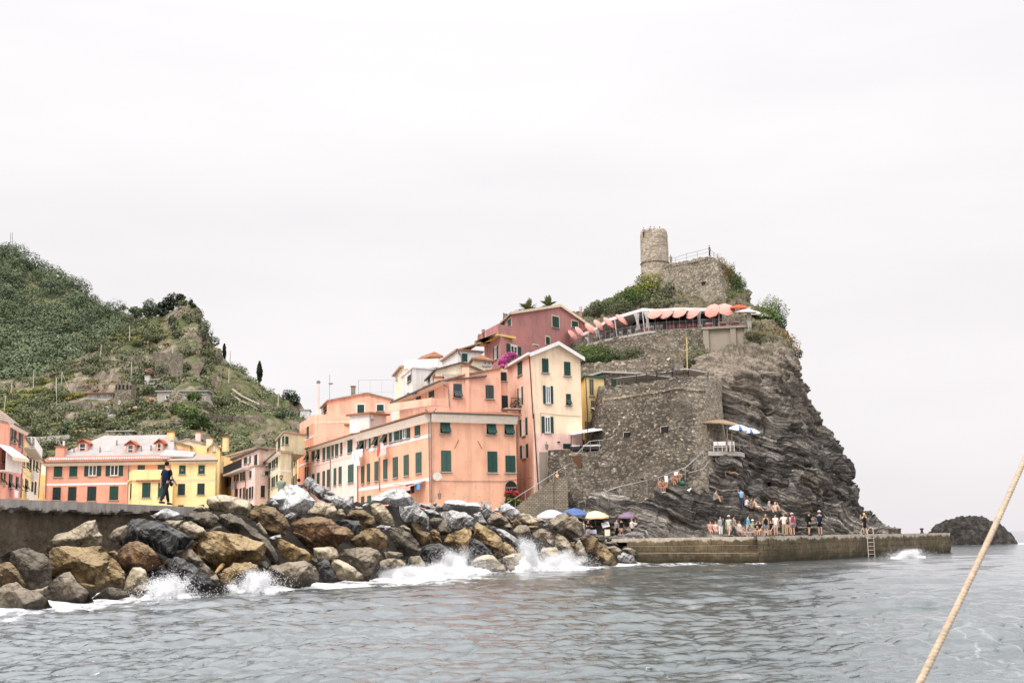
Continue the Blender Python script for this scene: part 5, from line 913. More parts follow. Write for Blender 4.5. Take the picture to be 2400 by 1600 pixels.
H13.parapet([Vector((*fl.p(0,.0,0)[:2],H13.zt)),Vector((*fl.p(fl.w,0,0)[:2],H13.zt)),fr.p(fr.w,0,H13.zt)],onf(fr,'C',500,445).z - H13.zt,.25,M['orange_upper']); H13.pipe(fr,'C',[(300,440),(302,700)],'pale_cream')
H13b = House('house','orange roof house with two white framed green windows above the pink row',C=(*cp('C',445,288),158),L=(*cp('C',358,335),167),R=(*cp('C',1162,268),158),zb=H13.zt,mat=M['orange_upper'],gable=('r','C',880,206)); H13b.gable_roof(M['tile_pale'],.3,.16); H13b.wins(H13b.fr,'C',[('c',772,333,851,436),('c',996,333,1074,405)],border='white'); H13b.wins(H13b.fl,'C',[('f',385,350,420,430)])
p = onf(H13b.fr,'C',710,225); H13b.chimney(p + Vector((0,1.2,0)),.55,1.3,'pipe'); p = onf(H13b.fr,'C',455,380,.3); mb = MB(); mb.tube([p,p + Vector((0,0,4.6))],.035,5); q = p + Vector((0,-.2,3.2)); mb.lathe([(.02,0),(.3,.12),(.36,.2)],(q.x + .2,q.y,q.z),10); H13b.part('antenna',mb,M['steel'])
p = onf(H13.fr,'C',312,430,-.6); mb = MB(); mb.tube([p,p + Vector((0,0,4.0))],.16,8); fp = H13.part('flue',mb,M['pale_pink']); mb = MB(); mb.lathe([(.26,0),(.26,.25),(.05,.4)],(p.x,p.y,p.z + 4.0),8); mb.build('flue_cap',M['pipe'],fp)
p0,p1 = onf(H13b.fr,'C',750,230,-3),onf(H13b.fr,'C',1160,250,-3); zt_ = onf(H13b.fr,'C',920,175,-3).z; H13b.rail([Vector((p0.x,p0.y,zt_)),Vector((p1.x,p1.y,zt_))],1.9,'steel','scaffold_rail',step=1.3)
# the pale pink row and the big orange house: one eave line running into the distance
CE = (*cp('C',1612,440),108)
H14 = House('house','big orange corner house with green shutters, laundry and an arched door',C=CE,L=cp('C',785,678),R=cp('D',1195,398),zb=2.5,mat=M['orange']); fl,fr = H14.fl,H14.fr
WO = [('f',799,685,846,848),('o',880,662,909,832),('f',966,632,1008,806),('f',1064,603,1111,772),('w',1178,577,1200,752),('w',1297,545,1340,722),('c',1436,507,1494,686)]
H14.wins(fl,'C',WO,mid=.5) if False else [H14.win(fl,'C',*w_) for w_ in WO]
for x0,x1,y0,y1 in ((1142,1175,582,762),(1200,1253,565,745),(1266,1296,550,735),(1341,1379,530,715)): H14.win(fl,'C','c',x0,y0,x1,y1)
H14.wins(fl,'C',[('cl',819,1038,853,1236),('cl',886,1010,918,1222),('cl',974,984,1014,1206),('cl',1074,960,1118,1186),('cl',1184,935,1239,1168),('cl',1309,910,1363,1146),('cl',1447,880,1509,1118),('cl',819,1385,853,1485),('cl',891,1376,931,1468)])
H14.band(fl,'C',1310,790,1622,.32); H14.band(fl,'C',862,880,1622,.32)
for pts in ([(735,615),(788,690),(788,1480)],[(975,545),(1032,610),(1040,1320)],[(1605,440),(1622,1455)]): H14.pipe(fl,'C',pts,'pipe',.065,.14)
H14.wins(fr,'D',[('f',271,405,389,600),('f',838,418,951,612),('f',1058,429,1169,615)]); H14.wins(fr,'D',[('cl',282,812,402,1068),('c',850,823,968,1078),('c',1070,874,1190,1078)])
H14.eave(fl,.75,.62,'soffit',.0); H14.eave(fr,.75,.62,'soffit',.0); H14.pipe(fr,'D',[(80,310),(150,375),(158,1450)],'pipe',.065,.16); H14.pipe(fr,'D',[(205,300),(152,372)],'pipe',.06,.3)
mb = MB(); mb.slab([fl.p(0,.78,H14.zt + .13),Vector((*(fl.p(fl.w + .3,.78,0) + Vector((0,-.3,0)))[:2],H14.zt + .13)),fr.p(fr.w + .3,.78,H14.zt + .13),fr.p(fr.w,-4,H14.zt + .9),fl.p(0,-4,H14.zt + .9)],.12); H14.part('roof',mb,M['tile'])
# arched door as a flat dark panel painting its shade, grille and pots
u0,z0 = fr.hit(*cp('D',1070,1450)); u1,zs = fr.hit(*cp('D',1208,1262)); r = (u1 - u0) / 2; ar = [fr.p(u0,.01,z0 - .6),fr.p(u1,.01,z0 - .6)] + [fr.p(u0 + r + r * math.cos(q),.01,zs + r * math.sin(q)) for q in np.linspace(0,math.pi,13)]; n_ = Vector((fr.n.x,fr.n.y,0)) * .03; mb = MB(); mb.hexa(ar,[p + n_ for p in ar]); dr = H14.part('door',mb,M['dark'])
mb = MB(); fr.box(mb,u0,u1,.045,.1,zs - .08,zs + .02); [mb.tube([fr.p(u0 + 2 * r * q,.07,z0 - .5),fr.p(u0 + 2 * r * q,.07,zs)],.03,5) for q in (.12,.33,.55)]; mb.build('grille',M['pipe'],dr)
# cable and conduit runs, crack marks
for pts in ([(180,1180),(500,1190),(1060,1190),(1200,1165),(1390,1150)],): H14.pipe(fr,'D',pts,'rust',.02,.05)
for pts in ([(497,682),(445,785)],[(730,695),(785,800)]): H14.pipe(fr,'D',pts,'rust',.02,.03)
p = onf(fr,'D',222,1140,.3); mb = MB(); mb.lathe([(.03,0),(.3,.1),(.42,.22)],p[:],12); d_ = H14.part('satellite_dish',mb,M['stone_trim']); d_.data.transform(Matrix.Translation(p - ORG[d_.name]) @ Matrix.Rotation(R_(75),4,'X') @ Matrix.Translation(ORG[d_.name] - p))
def lantern(H,f,k,x,y,s_=1.0):
 p = onf(f,k,x,y,.45); mb = MB(); mb.tube([p + Vector((0,.45,.5)),p + Vector((0,.2,.75)),p + Vector((0,0,.55))],.03,5); mb.lathe([(.03,.55),(.2,.42),(.17,.40),(.12,-.05),(.05,-.08)],p[:],6); return H.part('wall_lantern',mb,M['pipe'])
lantern(H14,fr,'D',240,1400)
H15 = House('house','pale pink row house with green shutters left of the orange corner house',C=(H14.L.x / H14.L.y * F + 1200,0,1) and (*cp('C',784,679),H14.L.y),L=(*cp('C',238,818),147),zb=2.5,mat=M['pale_pink'],back=9); f = H15.fl
H15.wins(f,'C',[('cl',254,840,281,972),('f',311,825,339,960),('cl',377,800,403,966),('cl',426,780,456,952),('cl',481,762,501,930),('cl',521,742,554,920),('cl',581,726,601,900),('c',664,710,716,882),('cl',254,1128,281,1260),('cl',312,1114,339,1242),('cl',376,1094,401,1266),('cl',427,1077,456,1276),('cl',504,1062,531,1259),('cl',561,1044,593,1244),('cl',669,1021,729,1226),('cl',674,1385,729,1450)])
H15.eave(f,.3,.65,'soffit',.2); H15.pipe(f,'C',[(440,715),(470,770),(474,1310)],'pipe'); H15.band(f,'C',975,None,None,.2,'pale_pink',.05); mb = MB(); mb.slab([f.p(-.3,.8,H15.zt + .13),f.p(f.w - .02,.8,H15.zt + .13),f.p(f.w - .02,-5,H15.zt + 1.3),f.p(-.3,-5,H15.zt + 1.3)],.15); H15.part('roof',mb,M['tile'])
# roof box with a tiled top and a railing between
Hs = House('house','small white roof hut with a tiled top on the orange roof',C=(*cp('C',912,440),124),R=(*cp('C',1105,425),126),zb=H14.zt,mat=M['grey_white'],back=3,cat='roof hut'); Hs.flat_roof(M['tile'],.3,.2); Hs.wins(Hs.fr,'C',[('wd',925,440,950,490)])
Ht = House('house','low pink roof hut with tiled top above the pale pink row',C=(*cp('C',640,572),138),R=(*cp('C',772,560),138),zb=H15.zt,mat=M['orange_upper'],back=3,cat='roof hut'); Ht.flat_roof(M['tile'],.2,.18)
# set back upper storey of the orange house
H16 = House('house','set back orange upper storey with laundry above the big orange house',C=(*cp('E',712,1010),114),L=(*cp('E',170,1185),131),R=(*cp('E',1288,1010),116.5),zb=H14.zt - .2,mat=M['orange_upper']); fl,fr = H16.fl,H16.fr
zA,zB,zD = onf(fr,'E',660,1000).z,onf(fr,'E',890,938).z,onf(fr,'E',1286,868).z; mb = MB(); bk = Vector((-fr.n.x,-fr.n.y,0)) * 6; q = [fr.p(.0,-.002,H16.zt),fr.p(fr.w,-.002,H16.zt),fr.p(fr.w,-.002,zD),fr.p(fr.w * .33,-.002,zB),fr.p(0,-.002,H16.zt + .12)]; mb.hexa(q,[p + bk for p in q]); H16.part('gable_wall',mb,M['orange_upper'])
mb = MB(); [mb.slab([fr.p(a,.15,za + .18),fr.p(b,.15,zb_ + .18),fr.p(b,-6,zb_ + .18),fr.p(a,-6,za + .18)],.16) for a,za,b,zb_ in ((-.3,H16.zt + .1,fr.w * .33,zB),(fr.w * .33,zB,fr.w + .1,zD))]; H16.part('roof',mb,M['tile'])
mb = MB(); u0,u1 = fr.hit(*cp('E',892,1100))[0],fr.hit(*cp('E',932,1100))[0]; fr.box(mb,u0,u1,.003,.16,H14.zt,zB + .25); H16.part('chimney_breast',mb,M['orange_upper']); H16.chimney(fr.p((u0 + u1) / 2,-.2,zB + .2),.7,.7,'orange_upper')
H16.wins(fr,'E',[('fg',765,1032,857,1180),('cg',1120,1047,1208,1195)]); H16.wins(fl,'E',[('c',248,1182,292,1250),('c',358,1147,405,1216),('c',500,1106,552,1180)]); H16.eave(fl,.22,.9,'soffit',.3); H16.pipe(fr,'E',[(650,1040),(705,1070),(715,1290)],'pipe')
mb = MB(); mb.slab([fl.p(-.5,.95,H16.zt + .12),fl.p(fl.w + .1,.95,H16.zt + .12),fl.p(fl.w + .1,-4,H16.zt + .8),fl.p(-.5,-4,H16.zt + .8)],.14); H16.part('roof',mb,M['slate'])
pz = H14.zt + .9; pa,pb = ptz(*cp('E',42,1335),pz),ptz(*cp('E',520,1270),pz); H16.parapet([pa,pb,ptz(*cp('E',712,1285),pz)],onf(Face(pa,pb),'E',520,1185).z - pz,.2,M['orange_upper']); H16.chimney(fl.p(fl.w * .6,-1.2,H16.zt + .5),.9,.9,'orange_upper')
# dark recess with a flowered balcony between the orange storey and the cream house
H17 = House('house','recessed orange corner with a small dark window and planted balcony',C=(*cp('E',1284,868),117.2),R=(*cp('E',1362,862),117.6),zb=H14.zt - .2,mat=M['orange_upper'],back=3); H17.wins(H17.fr,'E',[('cd',1286,905,1350,998)]); mb = MB(); f = H17.fr; f.box(mb,.1,f.w - .05,.01,.06,onf(f,'E',1300,1300).z,onf(f,'E',1300,1160).z); H17.part('door',mb,M['shutter_dark'])
p0,p1 = f.p(.9,.2,onf(f,'E',1300,1305).z),f.p(2.6,1.0,onf(f,'E',1300,1305).z); mb = MB(); f.box(mb,.0,2.9,.02,1.1,p0.z - .15,p0.z); H17.part('balcony_floor',mb,M['stone_trim']); H17.rail([f.p(0.6,1.05,p0.z),f.p(2.85,1.05,p0.z)],1.0)
lc = leaf_cards(np.array([list(f.p(1.0 + .5 * i,.75,p0.z + .35 + .3 * (i % 2))) for i in range(4)]),np.full((4,3),.4),60,.1,seed=3); o = leaf_obj('potted_plant',lc,LF['green']); props(o,'green plants in pots on the recessed balcony','plant')
# cream house with the white gable
H18 = House('house','tall cream house with a white edged gable and pink lower wall',C=(*cp('E',1632,712),113),L=(*cp('E',1318,815),124),R=(*cp('E',2165,795),116),zb=2.5,mat=M['cream'],gable=('r','E',1912,598)); fl,fr = H18.fl,H18.fr; H18.R.z = H18.zt
H18.gable_roof(M['tile_pale'],.42,.24,M['white']); mb = MB(); fl.box(mb,.0,fl.w - .01,.003,.04,2.6,H18.zt - .02); H18.part('side_render',mb,M['cream_pink']); mb = MB(); fr.box(mb,.01,fr.w - .01,.003,.03,2.6,onf(fr,'D',1700,605).z); H18.part('lower_render',mb,M['pink_low'])
n_ = .04
H18.wins(fl,'E',[('c',1478,778,1529,937),('o',1494,1075,1522,1265)]); H18.wins(fl,'D',[('o',1276,425,1320,628),('o',1282,745,1328,905)]); H18.wins(fr,'E',[('c',1742,754,1811,907),('c',1985,790,2053,941),('o',1781,1057,1832,1247),('f',2007,1143,2058,1266)]); H18.wins(fr,'D',[('o',1548,400,1616,595)])
H18.pipe(fl,'E',[(1612,715),(1655,1411)],'rust',.06,.1); H18.pipe(fr,'D',[(1410,360),(1472,1320)],'rust',.06,.06); mb = MB(); fl.box(mb,-.2,fl.w + .2,.003,.5,H18.zt - .02,H18.zt + .2); H18.part('eave',mb,M['white']); H18.pipe(fr,'D',[(1505,640),(1490,350),(1740,380),(1990,395)],'pipe',.02,.05)
mb = MB(); u0,z1 = fr.hit(*cp('D',1480,830)); u1,z0 = fr.hit(*cp('D',1582,1240)); fr.box(mb,u0,u1,.035,.06,z0,z1); H18.part('bare_plaster_patch',mb,M['buttress']); lantern(H18,fr,'D',1545,800); mb = MB(); p = onf(fr,'D',1718,715,.04); mb.lathe([(.16,0),(.16,.1)],p[:],10); H18.part('vent',mb,M['rust'])
u0,z1 = fr.hit(*cp('D',1772,728)); u1,z0 = fr.hit(*cp('D',1875,790)); mb = MB(); fr.box(mb,u0,u1,.035,.08,z0,z1); H18.part('door',mb,M['shutter_dark'])
# burgundy house on the hill
H19 = House('house','burgundy house with a gently sloped gable on the hill, palms behind',C=(*cp('E',1412,262),160),L=(*cp('E',1288,345),168),R=(*cp('H',500,975),178),zb=14,mat=M['burgundy'],gable=('r','E',1940,180)); fl,fr = H19.fl,H19.fr; H19.gable_roof(M['tile_pale'],.5,.25,M['cream_trim'])
H19.wins(fr,'E',[('c',1853,291,1926,412),('c',2068,343,2135,412),('c',1782,516,1825,598),('c',1645,607,1700,655)],border='cream_trim'); H19.wins(fl,'E',[('c',1300,355,1337,420),('c',1370,318,1406,402)],border='cream_trim')
for x in (2155,2172): mb = MB(); a,b = onf(fr,'E',x,400,.12),onf(fr,'E',x - 2,180,.12); mb.tube([a,b],.08,6); H19.part('flue',mb,M['burgundy'])
H19b = House('house','lower burgundy wing with a balcony slab and open window',C=(*cp('E',1285,505),154),L=(*cp('E',1105,610),162),R=(*cp('E',1800,520),166),zb=12,mat=M['burgundy']); fl,fr = H19b.fl,H19b.fr; H19b.wins(fl,'E',[('o',1222,625,1246,760)],border='cream_trim'); H19b.wins(fr,'E',[('o',1392,610,1466,700)],border='cream_trim')
z = H19b.zt; mb = MB(); mb.slab([fl.p(-.6,.9,z + .3),Vector((*(fl.p(fl.w,.9,0) + Vector((fr.n.x,fr.n.y,0)) * .5)[:2],z + .3)),fr.p(3.2,.6,z + .3),fr.p(3.2,-6,z + .3),fl.p(-.6,-6,z + .3)],.28); H19b.part('balcony_floor',mb,M['deep_yellow']); zz = z + .31
mb = MB(); A0,A1,A2 = fl.p(fl.w * .45,.8,zz),Vector((*(fl.p(fl.w,.8,0) + Vector((fr.n.x,fr.n.y,0)) * .45)[:2],zz)),fr.p(3.1,.5,zz); H19b.parapet([A0,A1,A2],1.25,.18,M['burgundy']); H19b.rail([fl.p(-.5,.8,zz),fl.p(fl.w * .45,.8,zz)],1.1,'iron',step=.35); mb = MB(); fl.box(mb,-.4,0,.4,.8,zz,zz + 1.4); fl.box(mb,fl.w * .2,fl.w * .2 + .4,.4,.8,zz,zz + 1.7); H19b.part('pillar',mb,M['burgundy'])
# white and cream houses in the middle of the roofscape
H20 = House('house','white terrace house with a green window and drainpipe left on the roofs',C=(*cp('E',318,858),134),L=(*cp('E',192,925),142),R=(*cp('E',600,845),136),zb=12,mat=M['whitewash']); H20.wins(H20.fl,'E',[('c',262,940,297,1008)]); H20.flat_roof(M['whitewash'],.15,.2); H20.pipe(H20.fl,'E',[(312,870),(310,1010)]); H20.parapet([ptz(*cp('E',222,866),H20.zt + .3),ptz(*cp('E',300,858),H20.zt + .3),ptz(*cp('E',600,846),H20.zt + .3)],1.0,.25,M['whitewash'])
H20b = House('house','pale yellow strip house at the left end of the white terraces',C=(*cp('E',205,850),144),L=(*cp('E',120,900),152),zb=12,mat=M['pale_cream'],back=4); H20b.flat_roof(M['tile_pale'],.4,.2); H20b.wins(H20b.fl,'E',[('wd',140,900,150,985)])
H21 = House('house','white house with one tall green shutter below the burgundy wing',C=(*cp('E',815,665),146),L=(*cp('E',640,745),155),R=(*cp('E',1075,612),148),zb=14,mat=M['whitewash']); H21.wins(H21.fr,'E',[('c',861,698,918,788)]); H21.flat_roof(M['tile'],.3,.2); H21.pipe(H21.fr,'E',[(812,680),(850,720),(850,800)])
mb = MB(); f = H21.fl; mb.slab([f.p(0,.3,H21.zt + .1),f.p(f.w,.3,H21.zt + .1),f.p(f.w,-3,H21.zt + 1.2),f.p(0,-3,H21.zt + 1.2)],.15); H21.part('roof',mb,M['tile_pale'])
H22 = House('house','cream gabled house with a flower pot sill behind the orange storey',C=(*cp('E',572,885),126),L=(*cp('E',470,965),134),R=(*cp('E',1092,895),128),zb=13,mat=M['pale_cream'],gable=('r','E',860,805)); H22.gable_roof(M['slate'],.3,.18); H22.wins(H22.fl,'E',[('cd',492,970,512,1030),('wd',515,965,538,1025),('cd',545,940,562,1010)]); H22.chimney(onf(H22.fr,'E',890,885,.2),.5,.4,'slate'); mb = MB(); p = onf(H22.fr,'E',742,960,.1); mb.abox(p.x - 1,p.y - .3,p.z - .6,p.x + 1,p.y + .3,p.z + .3); H22.part('hood',mb,M['stone_trim'])
H23 = House('house','low tiled cream house just under the burgundy wing',C=(*cp('E',985,770),136),L=(*cp('E',935,795),141),R=(*cp('E',1190,760),138),zb=13,mat=M['pale_cream']); H23.hip_roof(M['tile'],.35,.7); H23.wins(H23.fr,'E',[('wd',1090,775,1125,830),('wd',1140,775,1172,830)])
H24 = House('house','tiled roof house rising behind the white terraces',C=(*cp('E',520,745),160),L=(*cp('E',370,760),164),R=(*cp('E',610,750),160),zb=14,mat=M['pale_cream']); H24.hip_roof(M['tile'],.4,.7)
# yellow house and stone house beside the bastion
H25 = House('house','deep yellow house with brown windows between the cream house and bastion',C=(*cp('G',376,262),122),L=(*cp('G',335,278),126),R=(*cp('G',558,240),123.5),zb=4,mat=M['deep_yellow']); f = H25.fr; mb = MB(); f.box(mb,.02,f.w,.003,.02,6,H25.zt - .02); H25.part('front_render',mb,M['yellow']); H25.flat_roof(M['shutter_light'],.25,.2); H25.wins(f,'G',[('wb',416,282,456,440),('wb',430,490,466,588),('wb',512,505,546,596)],frame='wood'); H25.pipe(f,'G',[(378,270),(398,680)],'gutter',.05,.08)
mb = MB(); u0,z1 = f.hit(*cp('G',376,690)); f.box(mb,u0,f.w,.004,.08,4.1,z1); H25.part('stone_base',mb,M['rubble']); mb = MB(); zz = onf(f,'G',470,605).z; mb.slab([f.p(.6,.1,zz + .5),f.p(f.w,.1,zz + .7),f.p(f.w,1.6,zz + .2),f.p(.3,1.6,zz)],.06); H25.part('awning',mb,M['white'])
H26 = House('house','rough stone house with an open green shutter above the bastion',C=(*cp('G',552,222),124),R=(*cp('G',970,158),126),zb=12,mat=M['terrace_wall'],back=8); H26.wins(H26.fr,'G',[('o',680,290,752,345)],frame='wood'); H26.flat_roof(M['stone_trim'],.25,.2); mb = MB(); a = H26.fr.p(H26.fr.w,0,0); mb.hexa([Vector((a.x,a.y,12)),Vector((a.x + 10,a.y + 6,12)),Vector((a.x + 10,a.y + 12,12)),Vector((a.x,a.y + 9,12))],[Vector((a.x,a.y,H26.zt - .1)),Vector((a.x + 10,a.y + 6,H26.zt - .2)),Vector((a.x + 10,a.y + 12,H26.zt - .2)),Vector((a.x,a.y + 9,H26.zt - .1))]); H26.part('side_wall',mb,M['terrace_wall'])
# ------------------------------------------------------------------ walls with a batter: a top and a bottom line, rough masonry between them
def batter(name,top,bot,mat,parent,amp=.10,nr=60,step=.22,ragged=.0,depth=7.0,rnd=3):
 T,B = [np.array([list(p) for p in L],float) for L in (top,bot)]
 s = np.concatenate([[0],np.cumsum(np.linalg.norm(np.diff(T,axis=0),axis=1))]); n = max(8,int(s[-1] / step)); q = np.linspace(0,s[-1],n)
 t_ = np.stack([np.interp(q,s,T[:,j]) for j in range(3)],-1); b_ = np.stack([np.interp(q,s,B[:,j]) for j in range(3)],-1)
 for _ in range(rnd): t_[1:-1] = (t_[:-2] + 2 * t_[1:-1] + t_[2:]) / 4; b_[1:-1] = (b_[:-2] + 2 * b_[1:-1] + b_[2:]) / 4
 k = np.linspace(0,1,nr)[:,None,None]; W = b_[None] * (1 - k) + t_[None] * k; N = grid_normals(W); N = np.where(N[...,1:2] > .3,-N,N)
 W = W + N * (amp * fbm(W / .45,4,3,.6) + amp * 1.6 * fbm(W / 2.2,3,5))[...,None]; W[...,2] += ragged * np.maximum(fbm(np.stack([W[...,0],W[...,1],W[...,0] * 0],-1) / .8,3,6),-.6) * (k[...,0] ** 8)
 h = N[-1].copy(); h[:,2] = 0; h /= np.linalg.norm(h,axis=1)[:,None] + 1e-9; ins = W[-1] - h * .6; W = np.concatenate([W,ins[None],(ins - h * 0 - np.array([0,0,.7]))[None],(ins + np.array([0,depth,-.75]))[None]],0)
 return np_obj(name,W.reshape(-1,3),grid_quads(*W.shape[:2]),mat,parent,smooth=False),W
def bvh(W): return BVHTree.FromPolygons([Vector(v) for v in W.reshape(-1,3)],[tuple(q) for q in grid_quads(*W.shape[:2])])
def hit_bv(B,px,py):
 for b in (B,BV):
  h = b.ray_cast(Vector((0,0,E)),ray(px,py).normalized(),500)
  if h[0] is not None: return h[0],h[1]
 return pt(px,py,112),Vector((0,-1,0))
def dark_hole(root,B,k,x0,y0,x1,y1,lintel=True):
 (c,n) = hit_bv(B,*cp(k,(x0 + x1) / 2,(y0 + y1) / 2)); d = c.y; a,b = pt(*cp(k,x0,y1),d),pt(*cp(k,x1,y0),d); w,h = abs(b.x - a.x) / 2,abs(b.z - a.z) / 2; nn = Vector((n.x,n.y,0)).normalized(); nn = nn if nn.y < 0 else -nn; u = Vector((-nn.y,nn.x,0))
 mb = MB(); mb.box(c + nn * .02,u * w,nn * .14,Vector((0,0,h))); o = mb.build('shade_embrasure',M['dark'],root)  # no opening is cut, a proud dark box paints its shade
 if lintel:
  m2 = MB(); m2.box(c + nn * .10 + Vector((0,0,h + .03)),u * (w + .02),nn * .10,Vector((0,0,.025))); m2.box(c + nn * .10 - u * w,u * .03,nn * .10,Vector((0,0,h))); m2.build('frame',M['stone_trim'],o)
# ---- lower bastion
BA = thing('bastion',pt(1592,1190,108),'massive rough stone bastion with slanting walls beside the yellow house','bastion')
top = [pt(1400,908,124),pt(1414,911,117),pt(1500,899,113.5),pt(1575,888,110.6),pt(1605,886,110.2),pt(1640,887,111),pt(1681,891,114),pt(1690,893,124)]
bot = [pt(1340,1208,120),pt(1350,1208,112.8),pt(1480,1195,109.6),pt(1585,1180,107.2),pt(1628,1172,106.9),pt(1660,1160,107.9),pt(1710,1140,112.2),pt(1718,1130,122)]
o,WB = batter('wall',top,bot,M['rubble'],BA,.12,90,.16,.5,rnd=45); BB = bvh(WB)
dark_hole(BA,BB,'G',752,797,820,838); dark_hole(BA,BB,'G',1113,742,1186,797); dark_hole(BA,BB,'G',375,1112,398,1130,False); dark_hole(BA,BB,'G',470,1100,498,1120,False); dark_hole(BA,BB,'G',920,1240,942,1256,False)
mb = MB(); L = []
for x,y in [(560,488),(700,468),(900,437),(1060,412),(1180,393),(1250,378),(1300,376),(1390,384),(1460,395),(1530,398)]:
 p,n = hit_bv(BB,*cp('G',x,y)); L.append(p)
mb.tube(L,.16,8); mb.build('string_course',M['rubble_light'],BA,True)
# the lit tone of the right flank is painted inside the rubble material
# ---- low terrace wall with tables between the cream house and the bastion
TW = thing('terrace',pt(1340,1190,113),'small restaurant terrace on a rubble wall beside the stone stairs','terrace')
top = [pt(1284,1058,116),pt(1286,1055,113.5),pt(1340,1053,113),pt(1342,1064,113),pt(1410,1054,114)]; bot = [pt(1282,1200,114),pt(1284,1200,112),pt(1338,1200,111.5),pt(1340,1200,111.5),pt(1412,1195,112)]
o,WT = batter('wall',top,bot,M['rubble'],TW,.07,60,.16,.0,6.0); BT = bvh(WT)
mb = MB(); p,n = hit_bv(BT,1348,1075); mb.abox(p.x - .55,p.y - .14,pt(1348,1096,p.y).z,p.x + .55,p.y + .3,pt(1348,1068,p.y).z); mb.build('door',M['shutter_brown'],TW)
pz = pt(1375,1060,113.6).z; mb = MB(); a = [pt(1290,1060,114),pt(1414,1056,115)]; mb.slab([Vector((a[0].x,113.2,pz + .03)),Vector((a[1].x,114.2,pz + .03)),Vector((a[1].x,120,pz + .03)),Vector((a[0].x,120,pz + .03))],.25); mb.build('floor',M['stone_trim'],TW)
mb = MB()
for x,y0,y1 in ((242,820,1010),(352,800,1000),(400,600,790)): q0,q1 = pt(*cp('G',x,y0),113.4),pt(*cp('G',x,y1),113.4); mb.tube([q0,q1],.045,6)
mb.build('post',M['iron'],TW); zc = pt(*cp('G',300,805),113.4).z; mb = MB(); mb.slab([pt(*cp('G',240,816),113.2),pt(*cp('G',545,768),114.2),pt(*cp('G',545,760),114.2) + Vector((0,3.5,.5)),pt(*cp('G',240,812),113.2) + Vector((0,3.5,.5))],.06); mb.build('awning',M['white'],TW)
mb = MB(); L = [pt(*cp('G',*p_),113) for p_ in ((245,1050),(420,882),(512,872),(560,872))]; mb.tube(L,.035,6)
for x,y0,y1 in ((350,950,1000),(428,882,985),(515,872,975)): mb.tube([pt(*cp('G',x,y0),113),pt(*cp('G',x,y1),113)],.03,6)
mb.tube([L[1] - Vector((0,0,.5)),L[2] - Vector((0,0,.5))],.025,5); mb.build('handrail',M['steel'],TW)
def table(p,label,cloth,top_,group,w=.45,h=.74):
 t_ = thing('table',p,label,'table',group); mb = MB(); x,y,z = p; mb.abox(x - w,y - w,z + h - .04,x + w,y + w,z + h); mb.build('tabletop',M['wood'],t_)
 for a in (-1,1):
  for b in (-1,1): mb = MB(); mb.abox(x + a * w * .8 - .03,y + b * w * .8 - .03,z,x + a * w * .8 + .03,y + b * w * .8 + .03,z + h - .042); mb.build('leg',M['wood'],t_)
 o = w + .02; mb = MB(); dr = .42; mb.hexa([Vector((x + a * (o + .05),y + b * (o + .05),z + h - dr)) for a,b in ((-1,-1),(1,-1),(1,1),(-1,1))],[Vector((x + a * o,y + b * o,z + h + .01)) for a,b in ((-1,-1),(1,-1),(1,1),(-1,1))]); c_ = mb.build('tablecloth',cloth,t_)
 if top_: mb = MB(); o2 = o + .015; mb.hexa([Vector((x + a * o2,y + b * o2,z + h - .12 - .1 * ((a * b) > 0))) for a,b in ((-1,-1),(1,-1),(1,1),(-1,1))],[Vector((x + a * o2,y + b * o2,z + h + .03)) for a,b in ((-1,-1),(1,-1),(1,1),(-1,1))]); mb.build('top_cloth',top_,c_)
M['redcloth'] = plain('red_tablecloth',c4(.42,.05,.06),.9); M['darkcloth'] = plain('dark_tablecloth',c4(.05,.04,.05),.9)
for i,(x,lab) in enumerate(((290,'dark clothed table with white top beside the terrace handrail'),(380,'dark clothed table in the middle of the small terrace'),(470,'dark clothed table next to the bastion wall'))):
 p = pt(*cp('G',x,985),114.8); table((p.x,p.y,pz + .03),lab,M['darkcloth'],M['white'],'tables of the small terrace',.5)
# ---- stone stairs
ST = thing('stairs',pt(1250,1200,108.5),'block stone stairs climbing along the pink foot of the cream house','stairs'); n = 15; mb = MB(); xs = np.linspace(1206,1296,n + 1); ys = np.linspace(1186,1126,n)
for i in range(n):
 a,b = pt(xs[i],ys[i],108.5),pt(xs[i + 1],ys[i],108.5); mb.abox(a.x,108.5 - .002 * i,1.5,b.x - .002,111.3,a.z)
mb.abox(pt(1296,1130,108.5).x,108.6,1.5,pt(1300,1130,108.5).x + 1.2,111.4,pt(1300,1125,108.5).z + .25); mb.build('steps',M['blocks'],ST); mb = MB(); L = [pt(1186,1180,108.3),pt(1245,1143,108.3),pt(1312,1100,108.3),pt(1334,1087,109)]; mb.tube(L,.03,6)
for x in (1208,1231,1268,1297,1325): y = float(np.interp(x,[1186,1245,1312,1334],[1180,1143,1100,1087])); mb.tube([pt(x,y,108.3),pt(x,y + 22,108.3)],.025,5)
mb.build('handrail',M['steel'],ST)
# plants before the arched door
for nm,k,cx_,cy_,r,m_,lab,cat in (('flowers','D',1150,1345,.55,'red','red geraniums hanging at the arched door','flowers'),('potted_plant','D',1160,1430,.6,'yellowgreen','leafy green pot plant under the red geraniums','plant')):
 c = pt(*cp(k,cx_,cy_),108.6); lc = leaf_cards(np.array([[c.x - .35,c.y,c.z],[c.x,c.y,c.z + .05],[c.x + .35,c.y,c.z - .05]]),np.array([[r * .7,.4,r * .6]] * 3),130,.12,seed=5); o = leaf_obj(nm,lc,LF[m_]); props(o,lab,cat)
